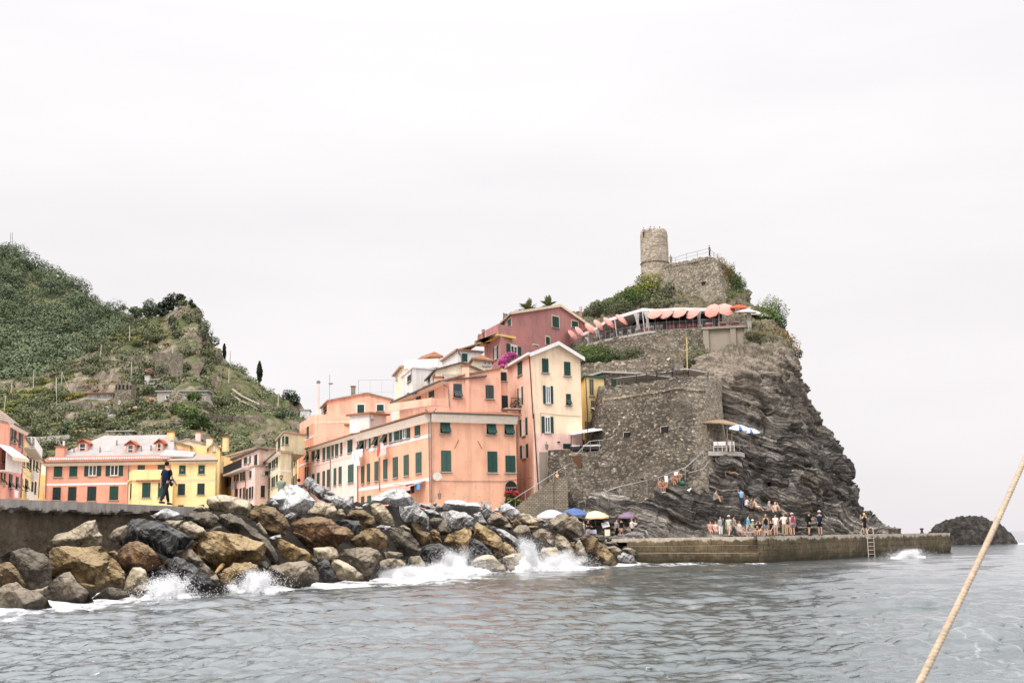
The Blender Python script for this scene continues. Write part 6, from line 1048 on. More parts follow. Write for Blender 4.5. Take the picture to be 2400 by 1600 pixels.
# ---- handrail on the rock path
def near_hit(px,py):
 best = None
 for B in (BV,BB,BT):
  h,n_ = hit_bv(B,px,py)
  if h is not None and (best is None or h.y < best.y): best = h
 return best if best is not None else pt(px,py,110)
RL = [(340,582,640),(430,535,590),(510,502,560),(640,447,556),(755,400,525),(868,360,458),(1000,333,468),(1160,292,430),(1280,265,400),(1440,202,330),(1565,160,288),(1680,60,180),(1760,-18,100)]
PR = thing('path_railing',pt(1400,1190,108),'long grey tube railing along the rock path below the bastion','railing'); CB['Q'] = (1260,1060,4.523); tops = []; mb = MB()
for x,yt,yb in RL:
 b_ = near_hit(*cp('Q',x,yb)); d = b_.y - .25; q = pt(*cp('Q',x,yt),d); tops.append(q); mb = MB(); mb.tube([q,pt(*cp('Q',x,yb + 6),d)],.035,5); mb.build('post',M['steel'],PR)
mb = MB(); mb.tube(tops,.04,6); mb.build('handrail',M['steel'],PR); mb = MB(); mb.tube([tops[-1] + Vector((.5,0,-.9)),tops[-2] + Vector((.6,0,-1.0)),tops[-3] + Vector((.25,0,-.5))],.035,6); mb.build('handrail',M['steel'],PR)
# ---- terrace with white chairs
WTc = thing('terrace',pt(1640,1075,110),'rock ledge terrace with a reed roof and white chairs right of the bastion','terrace'); dz_ = 110.0; zf = pt(1640,1058,dz_).z
mb = MB(); L = [pt(1588,1060,dz_ + 2),pt(1608,1058,dz_),pt(1660,1058,dz_ - .3),pt(1735,1056,dz_ + 1.0),pt(1752,1056,dz_ + 5),pt(1590,1058,dz_ + 6)]; L = [Vector((p.x,p.y,zf)) for p in L]; mb.slab(L,.4); mb.build('floor',M['stone_trim'],WTc)
top = [L[5] + Vector((-1,0,-.42)),L[0] + Vector((0,0,-.42)),L[1] + Vector((0,.1,-.42)),L[2] + Vector((0,.1,-.42)),L[3] + Vector((0,.1,-.42)),L[4] + Vector((0,0,-.42))]; bot = [p + Vector((.4 * math.sin(i),-.3 + .35 * (i % 2),-4.6)) for i,p in enumerate(top)]; batter('rock_base',top,bot,M['cliff'],WTc,.32,40,.2)
def px_post(k,x,y0,y1,d,r,mat,name,root): mb = MB(); mb.tube([pt(*cp(k,x,y0),d),pt(*cp(k,x,y1),d)],r,6); mb.build(name,M[mat],root)
for x,y0,y1 in ((1545,700,985),(1752,715,980),(1797,722,990)): px_post('G',x,y0,y1,dz_,.05,'wood','post',WTc)
cz = pt(*cp('G',1700,705),dz_).z; mb = MB(); A = [pt(*cp('G',1415,688),dz_),pt(*cp('G',1680,700),dz_ - .3),pt(*cp('G',1800,716),dz_ - .3),pt(*cp('G',1905,745),dz_)]
for a,b in zip(A[:-1],A[1:]): mb.slab([a,b,b + Vector((0,3.6,.75)),a + Vector((0,3.6,.75))],.12)
mb.build('canopy',M['wood'],WTc); mb = MB(); mb.abox(pt(*cp('G',1440,900),dz_ + 3.4).x,dz_ + 3.4,zf,pt(*cp('G',1705,900),dz_ + 3.4).x,dz_ + 3.6,cz + .4); mb.build('shade_backdrop',M['dark'],WTc)  # dark sheet at the back paints the shade under the reed roof
def chair(p,label,mat,group):
 x,y,z = p; t_ = thing('chair',p,label,'chair',group); mb = MB(); mb.abox(x - .22,y - .22,z + .42,x + .22,y + .22,z + .46); mb.build('seat',mat,t_); mb = MB(); mb.abox(x - .22,y - .25,z + .55,x + .22,y - .222,z + .92); mb.build('backrest',mat,t_)
 for a in (-1,1):
  for b in (-1,1): mb = MB(); mb.abox(x + a * .2 - .022,y + b * .2 - .022 - (.03 if b < 0 else 0),z,x + a * .2 + .022,y + b * .2 + .022,z + (.55 if b < 0 else .42)); mb.build('leg',mat,t_)
for i,x in enumerate((1640,1680,1722,1760,1797)): p = pt(*cp('G',x,975),dz_ + .35); chair((p.x,p.y,zf + .002),['white chair at the left end of the row on the rock ledge terrace','white chair second from the left in the row on the rock ledge','white chair in the middle of the row of five on the rock ledge','white chair second from the right in the row on the rock ledge','white chair at the right end of the row, beside the parasol post'][i],M['white'],'white chairs on the rock ledge')
# ---- parasols
def stripes(name,a,b,freq,radial=False):
 t = NT(name); ob = t.n('ShaderNodeTexCoord').outputs['Object']; s_ = t.sep(ob)
 if radial: an = t.math('ARCTAN2',s_[1],s_[0]); v = t.math('GREATER_THAN',t.math('SINE',t.math('MULTIPLY',an,freq)),-.72)
 else: r = t.math('SQRT',t.math('ADD',t.math('MULTIPLY',s_[0],s_[0]),t.math('MULTIPLY',s_[1],s_[1]))); v = t.math('GREATER_THAN',t.math('SINE',t.math('MULTIPLY',r,freq)),.1)
 return t.bsdf(t.mix(v,a,b),.85,spec=.1)
M['pinkstripe'] = stripes('pink_striped_canvas',c4(.70,.17,.13),c4(.76,.54,.48),34); M['redcanvas'] = plain('red_canvas',c4(.60,.085,.035),.85); M['whitecanvas'] = plain('white_canvas',c4(.62,.58,.53),.85); M['bluestripe'] = stripes('blue_white_canvas',c4(.06,.14,.45),c4(.80,.80,.82),5,True)
M['bluecanvas'] = plain('blue_canvas',c4(.09,.145,.32),.85); M['orangecanvas'] = plain('orange_canvas',c4(.86,.62,.38),.85); M['purplecanvas'] = plain('purple_canvas',c4(.22,.155,.225),.85); M['lilaccanvas'] = plain('pale_lilac_canvas',c4(.66,.66,.76),.85)
def parasol(c,r,zfloor,tilt,az,mat,label,group,rise=.28,pole='steel'):
 """tilt in degrees, az: direction the canopy leans to (0 = towards the viewer, 90 = right)"""
 c = Vector(c); root = thing('parasol',(c.x,c.y,zfloor),label,'parasol',group); n = 16; prof = [(0,rise * r),(.35 * r,rise * r * .84),(.7 * r,rise * r * .48),(r,0.0),(r * 1.005,-.10 * r)]; vs = [Vector((0,0,prof[0][1]))]; fs = []
 for j,(rr,z) in enumerate(prof[1:]):
  for k in range(n): w = 2 * math.pi * k / n; sg = 1 - (.05 if k % 2 else 0) * (rr / r); vs.append(Vector((math.cos(w) * rr * sg,math.sin(w) * rr * sg,z - (.03 * r if (k % 2 and j == 3) else 0))))
 for k in range(n): fs.append((0,1 + k,1 + (k + 1) % n))
 for j in range(3):
  for k in range(n): a = 1 + j * n; fs.append((a + k,a + n + k,a + n + (k + 1) % n,a + (k + 1) % n))
 me = bpy.data.meshes.new('canopy'); me.from_pydata(vs,[],fs); me.update(); o = link('canopy',me,mat,root); ax = Vector((math.cos(R_(az)),math.sin(R_(az)),0)); Mx = Matrix.Rotation(R_(tilt),4,ax); o.matrix_local = Matrix.Translation(c - ORG[root.name]) @ Mx
 mb = MB(); top_ = c + Mx.to_3x3() @ Vector((0,0,rise * r)); mb.tube([Vector((c.x,c.y,zfloor)),c - Vector((0,0,.05)),top_ + Mx.to_3x3() @ Vector((0,0,.06))],.028,6); mb.build('pole',M[pole],root)
 mb = MB()
 for k in range(8): w = 2 * math.pi * k / 8; e = c + Mx.to_3x3() @ Vector((math.cos(w) * r * .97,math.sin(w) * r * .97,.0)); mb.tube([top_ - Mx.to_3x3() @ Vector((0,0,.10)),e - Mx.to_3x3() @ Vector((0,0,.02))],.012,3)
 mb.build('ribs',M['steel'],root); return root
# ---- the long restaurant terrace under the castle
ZT = 29.6; PW = [(1325,822),(1337,817),(1420,795),(1515,777),(1580,772),(1647,768),(1757,762)]; PP = [ptz(a,b,ZT) for a,b in PW]
def on_path(px,inn=0.0):
 for a,b in zip(PP[:-1],PP[1:]):
  f = Face(a,b); u,z = f.hit(px,770)
  if -0.3 <= u <= f.w + .05: return f.p(u,-inn,ZT)
 return PP[-1].copy() if px > 1700 else PP[0].copy()
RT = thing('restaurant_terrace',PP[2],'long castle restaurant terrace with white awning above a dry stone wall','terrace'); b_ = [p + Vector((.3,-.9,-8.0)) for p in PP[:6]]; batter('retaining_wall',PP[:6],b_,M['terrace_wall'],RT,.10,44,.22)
inn = [on_path(a,6.0) for a,b in PW]; mb = MB()
for i in range(len(PP) - 1): mb.slab([PP[i] + Vector((0,0,.03)),PP[i + 1] + Vector((0,0,.03)),inn[i + 1] + Vector((0,0,.03)),inn[i] + Vector((0,0,.03))],.3)
mb.build('floor',M['stone_trim'],RT)
mb = MB(); f = Face(PP[5],PP[6]); f.box(mb,0,f.w,-3,-.1,ZT - 8.5,ZT - .28); [f.box(mb,u,u + .75,-.098,.22,ZT - 8.5,ZT - .28) for u in (.0,f.w * .58,f.w - .72)]; f.box(mb,-.2,f.w + .2,-.1,.35,ZT - .279,ZT + .02); mb.build('buttress',M['buttress'],RT); mb = MB(); f.box(mb,f.w - .3,f.w + .25,.0,.5,ZT - 9.5,ZT + 2.4); mb.build('corner_post',M['stone_trim'],RT)
mb = MB(); fe = [p + Vector((0,.25,0)) for p in PP]
for a,b in zip(fe[:-1],fe[1:]):
 up = Vector((0,0,1.15)); mb.tube([a + up,b + up],.03,4); mb.tube([a + up * .1,b + up * .1],.02,4); n = int((b - a).length / .16)
 for i in range(n + 1): p = a.lerp(b,i / max(n,1)); mb.tube([p,p + up * (1.12 if i % 10 == 0 else 1)],.04 if i % 10 == 0 else .014,4,False)
mb.build('fence',M['steel'],RT)
CN = [(1360,783),(1395,768),(1425,747),(1470,733),(1507,722),(1535,725),(1590,721),(1640,722),(1690,722)]; mb = MB(); bk = []; fr_ = []
for a,b in CN: q = on_path(a,.5); p = pt(a,b,q.y); fr_.append(p); bk.append(on_path(a,6.2) + Vector((0,0,p.z - ZT + .35)))
for i in range(len(fr_) - 1): mb.slab([fr_[i],fr_[i + 1],bk[i + 1],bk[i]],.12); mb.slab([fr_[i] + Vector((0,-.02,.02)),fr_[i + 1] + Vector((0,-.02,.02)),fr_[i + 1] + Vector((0,.1,.02)),fr_[i] + Vector((0,.1,.02))],.42)
mb.build('awning',M['white'],RT); mb = MB()
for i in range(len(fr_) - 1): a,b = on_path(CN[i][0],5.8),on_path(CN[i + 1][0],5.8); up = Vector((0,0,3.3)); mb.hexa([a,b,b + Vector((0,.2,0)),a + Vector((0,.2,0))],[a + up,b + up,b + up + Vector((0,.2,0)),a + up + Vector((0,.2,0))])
mb.build('shade_backdrop',M['dark'],RT)  # added dark sheet, stands in for the shade under the awning
for a,b in ((1377,777),(1400,765),(1440,743),(1505,722),(1515,722),(1637,722),(1685,722)): q = on_path(a,.5); mb = MB(); mb.tube([q,pt(a,b,q.y)],.07,6); mb.build('post',M['white'],RT)
M['curtain'] = plain('white_curtain',c4(.62,.59,.57),.9)
for a,y0,y1 in ((1492,733,772),(1515,728,768),(1636,728,765),(1378,790,806),(1397,772,788)):
 q = on_path(a,.35); p0,p1 = pt(a,y0,q.y),pt(a,y1,q.y); mb = MB(); vs = []; m = 11
 for r_ in range(7):
  k = r_ / 6; w = .62 * (1 - .62 * math.sin(k * math.pi * .8)) if k < .9 else .45; c = p0.lerp(p1,k); vs += [c + Vector(((j / (m - 1) - .5) * w * 1.6 + .25 * k,.09 * math.sin(j * 2.1),0)) for j in range(m)]
 mb.add(vs,[(i * m + j,i * m + j + 1,(i + 1) * m + j + 1,(i + 1) * m + j) for i in range(6) for j in range(m - 1)]); mb.build('curtain',M['curtain'],RT,True)
PS = [(118,1158,.9,58,60,'r','red edge on parasol at the far left end of the terrace row'),(160,1140,.95,62,55,'r','second parasol from the left end of the terrace row, reddish'),(248,1118,1.0,58,60,'p','third parasol from the left of the terrace row, steeply tilted'),(312,1088,1.0,58,60,'p','fourth parasol from the left of the terrace row'),(412,1058,1.12,55,50,'p','fifth parasol from the left, broad pink one before the curtain'),(490,1026,1.05,55,55,'p','sixth parasol from the left of the terrace row'),(582,1004,1.12,52,55,'p','pink striped parasol second left of the awning corner'),(697,975,1.1,50,55,'p','pink striped parasol next to the awning corner on its left'),
   (998,920,1.05,48,-30,'p','pink striped parasol next to the awning corner on its right'),(1102,919,1.0,50,-40,'p','second pink parasol right of the awning corner'),(1222,911,1.05,48,-35,'p','third pink parasol right of the awning corner'),(1345,916,1.05,52,-45,'p','pink parasol just left of the last white awning post'),(1526,893,1.15,62,-35,'p','boldly ringed pink parasol over the left red table'),(1655,882,1.2,52,5,'p','large pink ringed parasol over the middle red table'),(1772,862,1.2,12,0,'r','level bright red parasol at the terrace corner'),
   (1832,903,1.5,8,20,'w','white parasol beside the red one at the terrace corner'),(1915,922,1.5,10,20,'w','white parasol in the middle of the three at the cliff edge'),(1985,935,1.3,12,20,'w','rightmost white parasol next to the cliff bush')]
for x,y,r,ti,az,k,lab in PS:
 px_,py_ = cp('H',x,y); q = on_path(min(px_,1745),-.1) if px_ < 1750 else Vector((0,163,0)); c = pt(px_,py_,q.y); parasol(c,r,ZT + .03 if k != 'w' else c.z - 2.3,ti,az,{'r': M['redcanvas'],'p': M['pinkstripe'],'w': M['whitecanvas']}[k],lab,'parasols of the castle terrace')
for x,y,top_,lab in ((1495,1015,1,'red clothed table under the boldly ringed parasol'),(1615,1003,1,'red clothed table under the large pink parasol'),(1740,998,1,'red clothed table in the corner under the red parasol'),(1130,1030,0,'plain red table under the second parasol right of the awning corner'),(1232,1032,0,'plain red table under the third parasol right of the awning corner'),(1335,1032,0,'plain red table left of the last awning post'),(868,1040,0,'plain red table behind the curtains at the awning corner')):
 q = on_path(cp('H',x,y)[0],1.2); table((q.x,q.y,ZT + .03),lab,M['redcloth'],M['white'] if top_ else None,'red tables of the castle terrace',.46)
for i,(x,lab) in enumerate(((560,'pale chair under the sixth parasol from the left'),(640,'pale chair second left of the awning corner parasol'),(720,'pale chair beside the parasol left of the awning corner'),(790,'pale chair left of the curtain at the awning corner'),(1010,'pale chair just right of the awning corner'),(1045,'pale chair second right of the awning corner'),(960,'pale chair behind the right curtain of the awning corner'))):
 q = on_path(cp('H',x,1040)[0],.9); chair((q.x,q.y,ZT + .03),lab,M['stone_trim'],'pale chairs of the castle terrace')
top = [pt(1355,862,133),pt(1362,857,131),pt(1423,847,130),pt(1517,835,129),pt(1571,842,129),pt(1580,845,134)]; batter('wall',top,[p + Vector((0,-.3,-3.2)) for p in top],M['terrace_wall'],thing('stone_wall',top[2] - Vector((0,0,3.2)),'broken topped stone wall behind the stone house and pergola','wall'),.08,30,.2,.55,9)
# ---- castle
CA = thing('castle',pt(1672,720,178),'square castle keep of grey stone with slanting walls on the summit','castle')
top = [pt(1549,626,200),pt(1553,621,191),pt(1612,611,184.5),pt(1664,600,179),pt(1676,601,178.6),pt(1692,616,181),pt(1732,648,189),pt(1737,652,200)]; bot = [pt(1530,745,200),pt(1534,745,188),pt(1610,745,180),pt(1690,740,174),pt(1703,740,173.5),pt(1718,735,177),pt(1755,728,187),pt(1757,728,200)]
o,WC = batter('wall',top,bot,M['castle'],CA,.14,70,.25,.45,12); BC = bvh(WC); dark_hole(CA,BC,'H',1425,628,1472,656,False); dark_hole(CA,BC,'H',1118,676,1194,694,False)
mb = MB(); L = [hit_bv(BC,*cp('H',x,y))[0] for x,y in ((1080,505),(1200,480),(1340,455),(1460,425),(1525,415))]; mb.tube([p for p in L if p is not None],.14,6); mb.build('string_course',M['castle'],CA,True)
mb = MB(); RP = [(1150,415,470),(1190,405,458),(1290,372,440),(1388,348,415),(1495,322,385),(1540,360,410),(1575,398,440),(1610,432,470)]; ds = [188,187.5,184.5,181.5,178.6,180.5,182,184.5]; A = [pt(*cp('H',x,a),d) for (x,a,b),d in zip(RP,ds)]; B = [pt(*cp('H',x,b),d) for (x,a,b),d in zip(RP,ds)]
mb.tube(A,.035,4); mb.tube([a.lerp(b,.5) for a,b in zip(A,B)],.025,4); [mb.tube([a,b],.035,4) for a,b in zip(A,B)]; mb.build('railing',M['steel'],CA)
TWR = thing('tower',pt(1536,690,196),'round stone watchtower, tall cylinder above the castle bushes','tower'); c = pt(1535,620,196); z0,z1 = 38.0,pt(1531,543,196).z; n = 72; rows = 90; W = []
for i in range(rows + 6):
 k = min(i / rows,1); r = 2.52 - .20 * k - (.12 if k > .965 else 0) * ((k - .965) / .035); z = z0 + (z1 - z0) * k; w = np.linspace(0,2 * np.pi,n + 1)
 if i > rows: r -= .08 * (i - rows); z = z1 - .12 * max(0,i - rows - 2)
 W.append(np.stack([c.x + np.cos(w) * r,c.y + np.sin(w) * r,np.full(n + 1,z)],-1))
W = np.array(W); d_ = W - np.array([c.x,c.y,0]); d_[...,2] = 0; W += d_ / 2.4 * (.07 * fbm(W / .5,4,6))[...,None]; W[rows - 1:,:,2] += (.22 * fbm(W[rows - 1:] / np.array([.8,.8,1e6]),3,4)); np_obj('wall',W.reshape(-1,3),grid_quads(*W.shape[:2]),M['tower'],TWR)
zb = pt(1538,611,193.7).z; mb = MB(); mb.lathe([(2.42,-.08),(2.52,-.05),(2.52,.05),(2.42,.08)],(c.x,c.y,zb),48,False); mb.build('band',M['castle'],TWR)
mb = MB(); mb.lathe([(.01,0),(2.2,0),(2.2,-.2),(.01,-.2)],(c.x,c.y,z1 - 1.3),32); mb.build('floor',M['castle'],TWR)
# ---- pergola on the bastion
PG = thing('pergola',pt(1600,880,113),'black iron pergola with grey sheet roof on top of the bastion','pergola'); zp = pt(1600,866,113.5).z; mb = MB(); sl = [ptz(*cp('G',x,y),zp) for x,y in ((1110,215),(1360,178),(1562,215),(1440,258),(1225,245))]; mb.slab(sl,.06); mb.build('roof_sheet',plain('grey_sheet',c4(.85,.80,.77),.7),PG)
mb = MB(); sl2 = [ptz(*cp('G',x,y),zp - .1) for x,y in ((640,272),(985,232),(1225,266),(980,300),(800,318))]; mb.slab(sl2,.05); mb.build('roof_cloth',M['curtain'],PG)
for x,y0,y1 in ((635,275,365),(872,235,332),(1068,195,292),(1222,172,285),(1375,185,290),(1563,218,275),(968,220,300)): d = 113.8 + (1375 - x) * .004; px_post('G',x,y0,y1,d,.05,'iron','post',PG)
mb = MB()
for a,b in (((640,272),(1068,205)),((1068,205),(1375,190)),((870,250),(1000,305)),((1068,250),(1222,190)),((1222,240),(1380,220)),((970,235),(1220,215))): mb.tube([pt(*cp('G',*a),113.6),pt(*cp('G',*b),113.2)],.035,5)
for x in range(1080,1380,24): q = pt(*cp('G',x,222 + 8 * math.sin(x)),113.4); mb.tube([q + Vector((.13 * math.cos(t_),0,.13 * math.sin(t_))) for t_ in np.linspace(0,6.28,8)],.02,4)
mb.build('scrollwork',M['iron'],PG); mb = MB(); mb.tube([pt(1611,868,112.6),pt(1609.5,790,112.6)],.06,6); mb.one('flagpole',plain('yellow_pole',c4(.62,.45,.16),.7),'slim yellow flagpole standing at the bastion pergola','pole')
for x,y,r,lab in ((1731,1003,1.15,'blue and white parasol at the front of the rock ledge terrace'),(1757,1010,1.0,'second blue and white parasol at the right end of the rock ledge')): c = pt(x,y,110.2); parasol(c,r,zf,12,30,M['bluestripe'],lab,'blue and white parasols',.3,'wood')
# ---- pier
PZ = 1.92; PI_ = thing('pier',pt(1780,1300,88),'low concrete pier with steps on the left and a long stained sea wall','pier')
K0,K1 = pt(1775,1270,86.6),pt(2228,1262,118); Lf = pt(1440,1270,95)
def fcs(mb,pts_f,back_pts,z0,z1): r = [Vector((p[0],p[1],0)) for p in pts_f + back_pts]; mb.hexa([Vector((p.x,p.y,z0)) for p in r],[Vector((p.x,p.y,z1)) for p in r])
def pier_wall(a,b,z0,z1,name,mat,off=0.0,amp=.05):
 f = Face(a,b); n = int(f.w / .2); u = np.linspace(0,f.w,n); z = np.linspace(z0,z1,26); U,Z = np.meshgrid(u,z); W = np.stack([f.A.x + f.u.x * U + f.n.x * off,f.A.y + f.u.y * U + f.n.y * off,Z],-1)
 d = amp * fbm(W / .6,5,7,.6) - .10 * np.clip((.75 - Z) / .6 + fbm(W / 1.3,3,8),0,1); d[-1] = 0; W[...,0] += f.n.x * d; W[...,1] += f.n.y * d; back = W[-1:] - np.array([f.n.x,f.n.y,0]) * 1.2; W = np.concatenate([W,back],0); return np_obj(name,W.reshape(-1,3),grid_quads(*W.shape[:2]),mat,PI_,smooth=False)
pier_wall(K0,K1,-1.5,PZ,'sea_wall',M['pier']); e1 = pt(2240,1262,132); pier_wall(K1,Vector((K1.x + 2,K1.y + 12,0)),-1.5,PZ,'sea_wall',M['pier'])
dn = Face(Lf,K0); nb = -dn.n; nb3 = Vector((nb.x,nb.y,0))
pier_wall(Lf + nb3 * 1.7,K0 + nb3 * 1.7,1.2,PZ,'step',M['pier'],0,.02); pier_wall(Lf + nb3 * .85 + (K0 - Lf) * .02,K0 + nb3 * .85,.70,1.30,'step',M['pier'],0,.02); pier_wall(Lf + (K0 - Lf) * .16,K0,-1.5,.74,'step',M['pier'],0,.05)
mb = MB(); fcs(mb,[K0,K0 + nb3 * 1.75,K0 + nb3 * 1.75 - (K0 - Lf).normalized() * .02,K0 - (K0 - Lf).normalized() * .02],[],-1.5,PZ - .01)
ring = [Lf + nb3 * 1.75,K0 + nb3 * 1.75,K0 + Vector((.05,.15,0)),K1 + Vector((-.1,.1,0)),Vector((K1.x + 2,K1.y + 12,0)),pt(2050,1262,140),pt(1700,1262,118),pt(1420,1262,118),pt(1400,1262,104)]
mb = MB(); mb.hexa([Vector((p.x,p.y,PZ - .3)) for p in ring],[Vector((p.x,p.y,PZ - .004)) for p in ring]); mb.build('deck',M['pier'],PI_)
fk = Face(K0,K1)
def deck(px,d): p = pt(px,1262,d); return (p.x,p.y,PZ)
for y0,nm in ((1150,0),): mb = MB(); [mb.box(fk.p(3.2 + .0,.12,.9 + .28 * i),(fk.u.x * .22,fk.u.y * .22,0),(fk.n.x * .02,fk.n.y * .02,0),(0,0,.02)) for i in range(2)]; mb.build('iron_rung',M['rust'],PI_)
u0 = fk.hit(2029,1270)[0]; u1 = fk.hit(2044,1270)[0]; LD = thing('ladder',fk.p(u0,.1,0),'pale metal ladder hanging on the outer pier wall','ladder')
for u in (u0,u1): mb = MB(); mb.tube([fk.p(u,.16,-.6),fk.p(u,.16,PZ + .55),fk.p(u,-.1,PZ + .62),fk.p(u,-.35,PZ + .3),fk.p(u,-.35,PZ)],.035,6); mb.build('side_rail',M['pole'],LD)
for i in range(8): mb = MB(); z = -.4 + .33 * i; mb.tube([fk.p(u0,.16,z),fk.p(u1,.16,z)],.026,5); mb.build('rung',M['pole'],LD)
for px,lab in ((2117,'rusty mooring bollard left of the pair on the outer pier'),(2138,'rusty mooring bollard right of the pair on the outer pier'),(2190,'rusty mooring bollard near the pier end')):
 u,z = fk.hit(px,1250); p = fk.p(u,-1.2,PZ); mb = MB(); mb.lathe([(.19,0),(.15,.08),(.11,.16),(.11,.30),(.18,.36),(.19,.46),(.14,.50),(.02,.51)],p[:],14); mb.one('bollard',M['rust'],lab,'bollard','bollards on the pier',True)
mb = MB(); x0,x1 = pt(1737,1262,99).x,pt(1800,1262,99).x; mb.abox(x0,99,PZ + .3,x1,99.6,PZ + .42); mb.abox(x0 + .2,99.08,PZ,x0 + .6,99.5,PZ + .298); mb.abox(x1 - .6,99.08,PZ,x1 - .2,99.5,PZ + .298); mb.one('stone_bench',M['stone_trim'],'low stone bench on the pier among the sitting people','bench')
mb = MB(); p = pt(1562,1262,106); mb.abox(p.x - .95,p.y - .3,PZ,p.x + .95,p.y + .3,PZ + .42); mb.one('stone_block',M['buttress'],'square concrete block at the rock foot left of the seated pier group','block')
for px,py,r,m_,lab in ((1292,1208,1.25,'lilaccanvas','pale lilac parasol left of the big round boulder'),(1345,1204,1.3,'bluecanvas','plain blue parasol behind the big round boulder'),(1395,1210,1.25,'orangecanvas','orange beige parasol over the vendors on the quay'),(1473,1210,1.0,'purplecanvas','purple parasol over the stall on the quay')):
 c = pt(px,py,107.5 if m_ != 'lilaccanvas' else 103); parasol(c,r,PZ if px > 1300 else 1.2,4,0,M[m_],lab,'market parasols on the quay',.42)
mb = MB(); p = pt(1419,1229,107); mb.box(p,(.33,.05,.08),(0,.015,0),(-.06,.10,.22)); o = mb.build('board',M['white']); sg = o; props(sg,'white notice board with dark lines between the two quay parasols','notice board')
ORG[sg.name] = sg.location.copy(); mb = MB(); [mb.box(p + Vector((a * .55 - b * .16 * .25,-.025,a * .02 + b)),(.05 + .06 * abs(a),.01,.015),(0,.008,0),(0,.01,.03)) for a,b in ((-.3,.1),(.05,.12),(.3,.02),(-.2,-.06),(.15,-.1))]; mb.build('marks',M['dark'],sg); mb = MB(); mb.tube([p,Vector((p.x,p.y + .1,PZ))],.03,5); mb.build('post',M['steel'],sg)
mb = MB(); p = Vector(deck(1424,106.5)); mb.box(p + Vector((0,0,.55)),(.24,0,0),(0,.02,0),(0,.08,.28)); mb.tube([p + Vector((-.2,.1,.5)),p + Vector((-.26,.2,0))],.02,4); mb.tube([p + Vector((.2,.1,.5)),p + Vector((.26,.2,0))],.02,4); mb.one('easel',M['cream_trim'],'small pale easel sign beside the orange parasol','sign')
# stalls: light tables under the market parasols
for px,w,lab in ((1383,1.1,'cloth covered stall table under the orange parasol'),(1470,.9,'wooden stall table under the purple parasol')):
 x,y,z = deck(px,107.2); root = thing('stall_table',(x,y,z),lab,'stall'); mb = MB(); mb.abox(x - w / 2,y - .35,z + .78,x + w / 2,y + .35,z + .82); mb.build('tabletop',M['wood'],root); mb = MB(); mb.abox(x - w / 2 - .02,y - .38,z + .15,x + w / 2 + .02,y - .36,z + .83); mb.build('cloth',M['lilaccanvas' if w > 1 else 'wood'],root)
 for a in (-1,1):
  for b in (-1,1): mb = MB(); mb.tube([(x + a * w * .45,y + b * .3,z),(x + a * w * .45,y + b * .3,z + .779)],.025,5); mb.build('leg',M['steel'],root)
# ---- plants of the headland
def bush(name,blobs,per,size,m_,label,cat='bush',group=None,seed=1):
 C = [];Rr = []
 for px,py,d,rx,rz in blobs: p = pt(px,py,d); C.append(list(p)); Rr.append([rx,rx,rz])
 o = leaf_obj(name,leaf_cards(np.array(C),np.array(Rr),per,size,seed=seed),LF[m_]); return props(o,label,cat,group)
bush('bush',[(1510,668,191,1.9,1.9),(1527,665,190,2.2,2.3),(1500,682,190,1.8,1.5),(1520,685,188,2,1.8)],924,0.136,'yellowgreen','bright yellow green bush at the foot of the round tower',seed=2)
bush('bush',[(1480,700,186,2.3,1.9),(1500,705,184,2.4,2.0),(1460,705,186,2.0,1.6),(1440,716,186,2.0,1.5),(1475,690,188,1.5,1.2)],924,0.124,'green','dark green bush mass left below the yellow green one',seed=3)
bush('bush',[(1533,700,181,2.0,2.2),(1555,705,180,1.8,2.4),(1570,692,180,1.2,2.4),(1545,715,178,2.4,1.6),(1580,715,177,1.4,1)],924,0.124,'scrub','grey green ivy bush climbing the castle wall',seed=4)
bush('bush',[(1410,727,184,2.3,1.7),(1425,722,185,1.9,1.5),(1395,733,186,2.0,1.4),(1440,730,182,2.2,1.2),(1380,740,188,1.4,1.0),(1460,722,180,2.2,1.3)],924,0.124,'scrub','low green scrub behind the burgundy house gable',seed=5)
bush('ivy',[(1715,655,183,1.0,2.6),(1722,680,182,1.5,2.6),(1730,700,182,1.9,2.2),(1705,700,178,1.4,2.0),(1735,668,185,1.0,2),(1738,715,183,1.5,1.5)],924,0.112,'green','green ivy hanging on the right flank of the castle','ivy',seed=6)
bush('dry_grass',[(1690,625,180.5,.9,1.8),(1700,640,182,1.1,2.0),(1710,650,184,1.0,2.0),(1697,665,180,.8,2)],704,0.124,'dry','ochre dry plants on the upper right corner of the castle','plants',seed=7)
bush('bush',[(1800,728,164,2.0,1.7),(1812,725,164,1.7,1.9),(1815,745,162,2.0,2.2),(1795,745,162,1.9,1.6),(1825,758,160,1.3,1.4)],1012,0.105,'green','round green bush on the cliff edge beside the white parasols',seed=8)
bush('dry_grass',[(1780,772,156,2.2,1.0),(1810,785,154,2.2,1.2),(1835,795,152,1.6,1.3),(1850,812,151,1.5,1.3),(1862,828,150,1.1,1.0),(1770,790,152,1.6,.9)],660,0.099,'dry','rust coloured dry plants along the cliff rim','plants',seed=9)
bush('bush',[(1770,770,154,1.6,.9),(1800,800,150,1.4,.9),(1840,820,148,1.2,1.0),(1765,785,150,1.4,.8)],572,0.093,'scrub','olive green tufts below the cliff rim',seed=19)
bush('bush',[(1385,832,134,1.7,1.1),(1405,827,134,1.8,1.2),(1425,833,134,1.6,1.0),(1375,842,133,1.4,.8),(1400,843,132,1.9,.8),(1368,825,136,1.3,1)],924,0.087,'green','bright green shrubs below the stone wall right of the white gable',seed=10)
bush('bush',[(1465,830,136,1.5,.8),(1485,826,136,1.4,.8),(1450,840,134,1.2,.6)],660,0.087,'scrub','olive shrubs below the awning corner wall',seed=11)
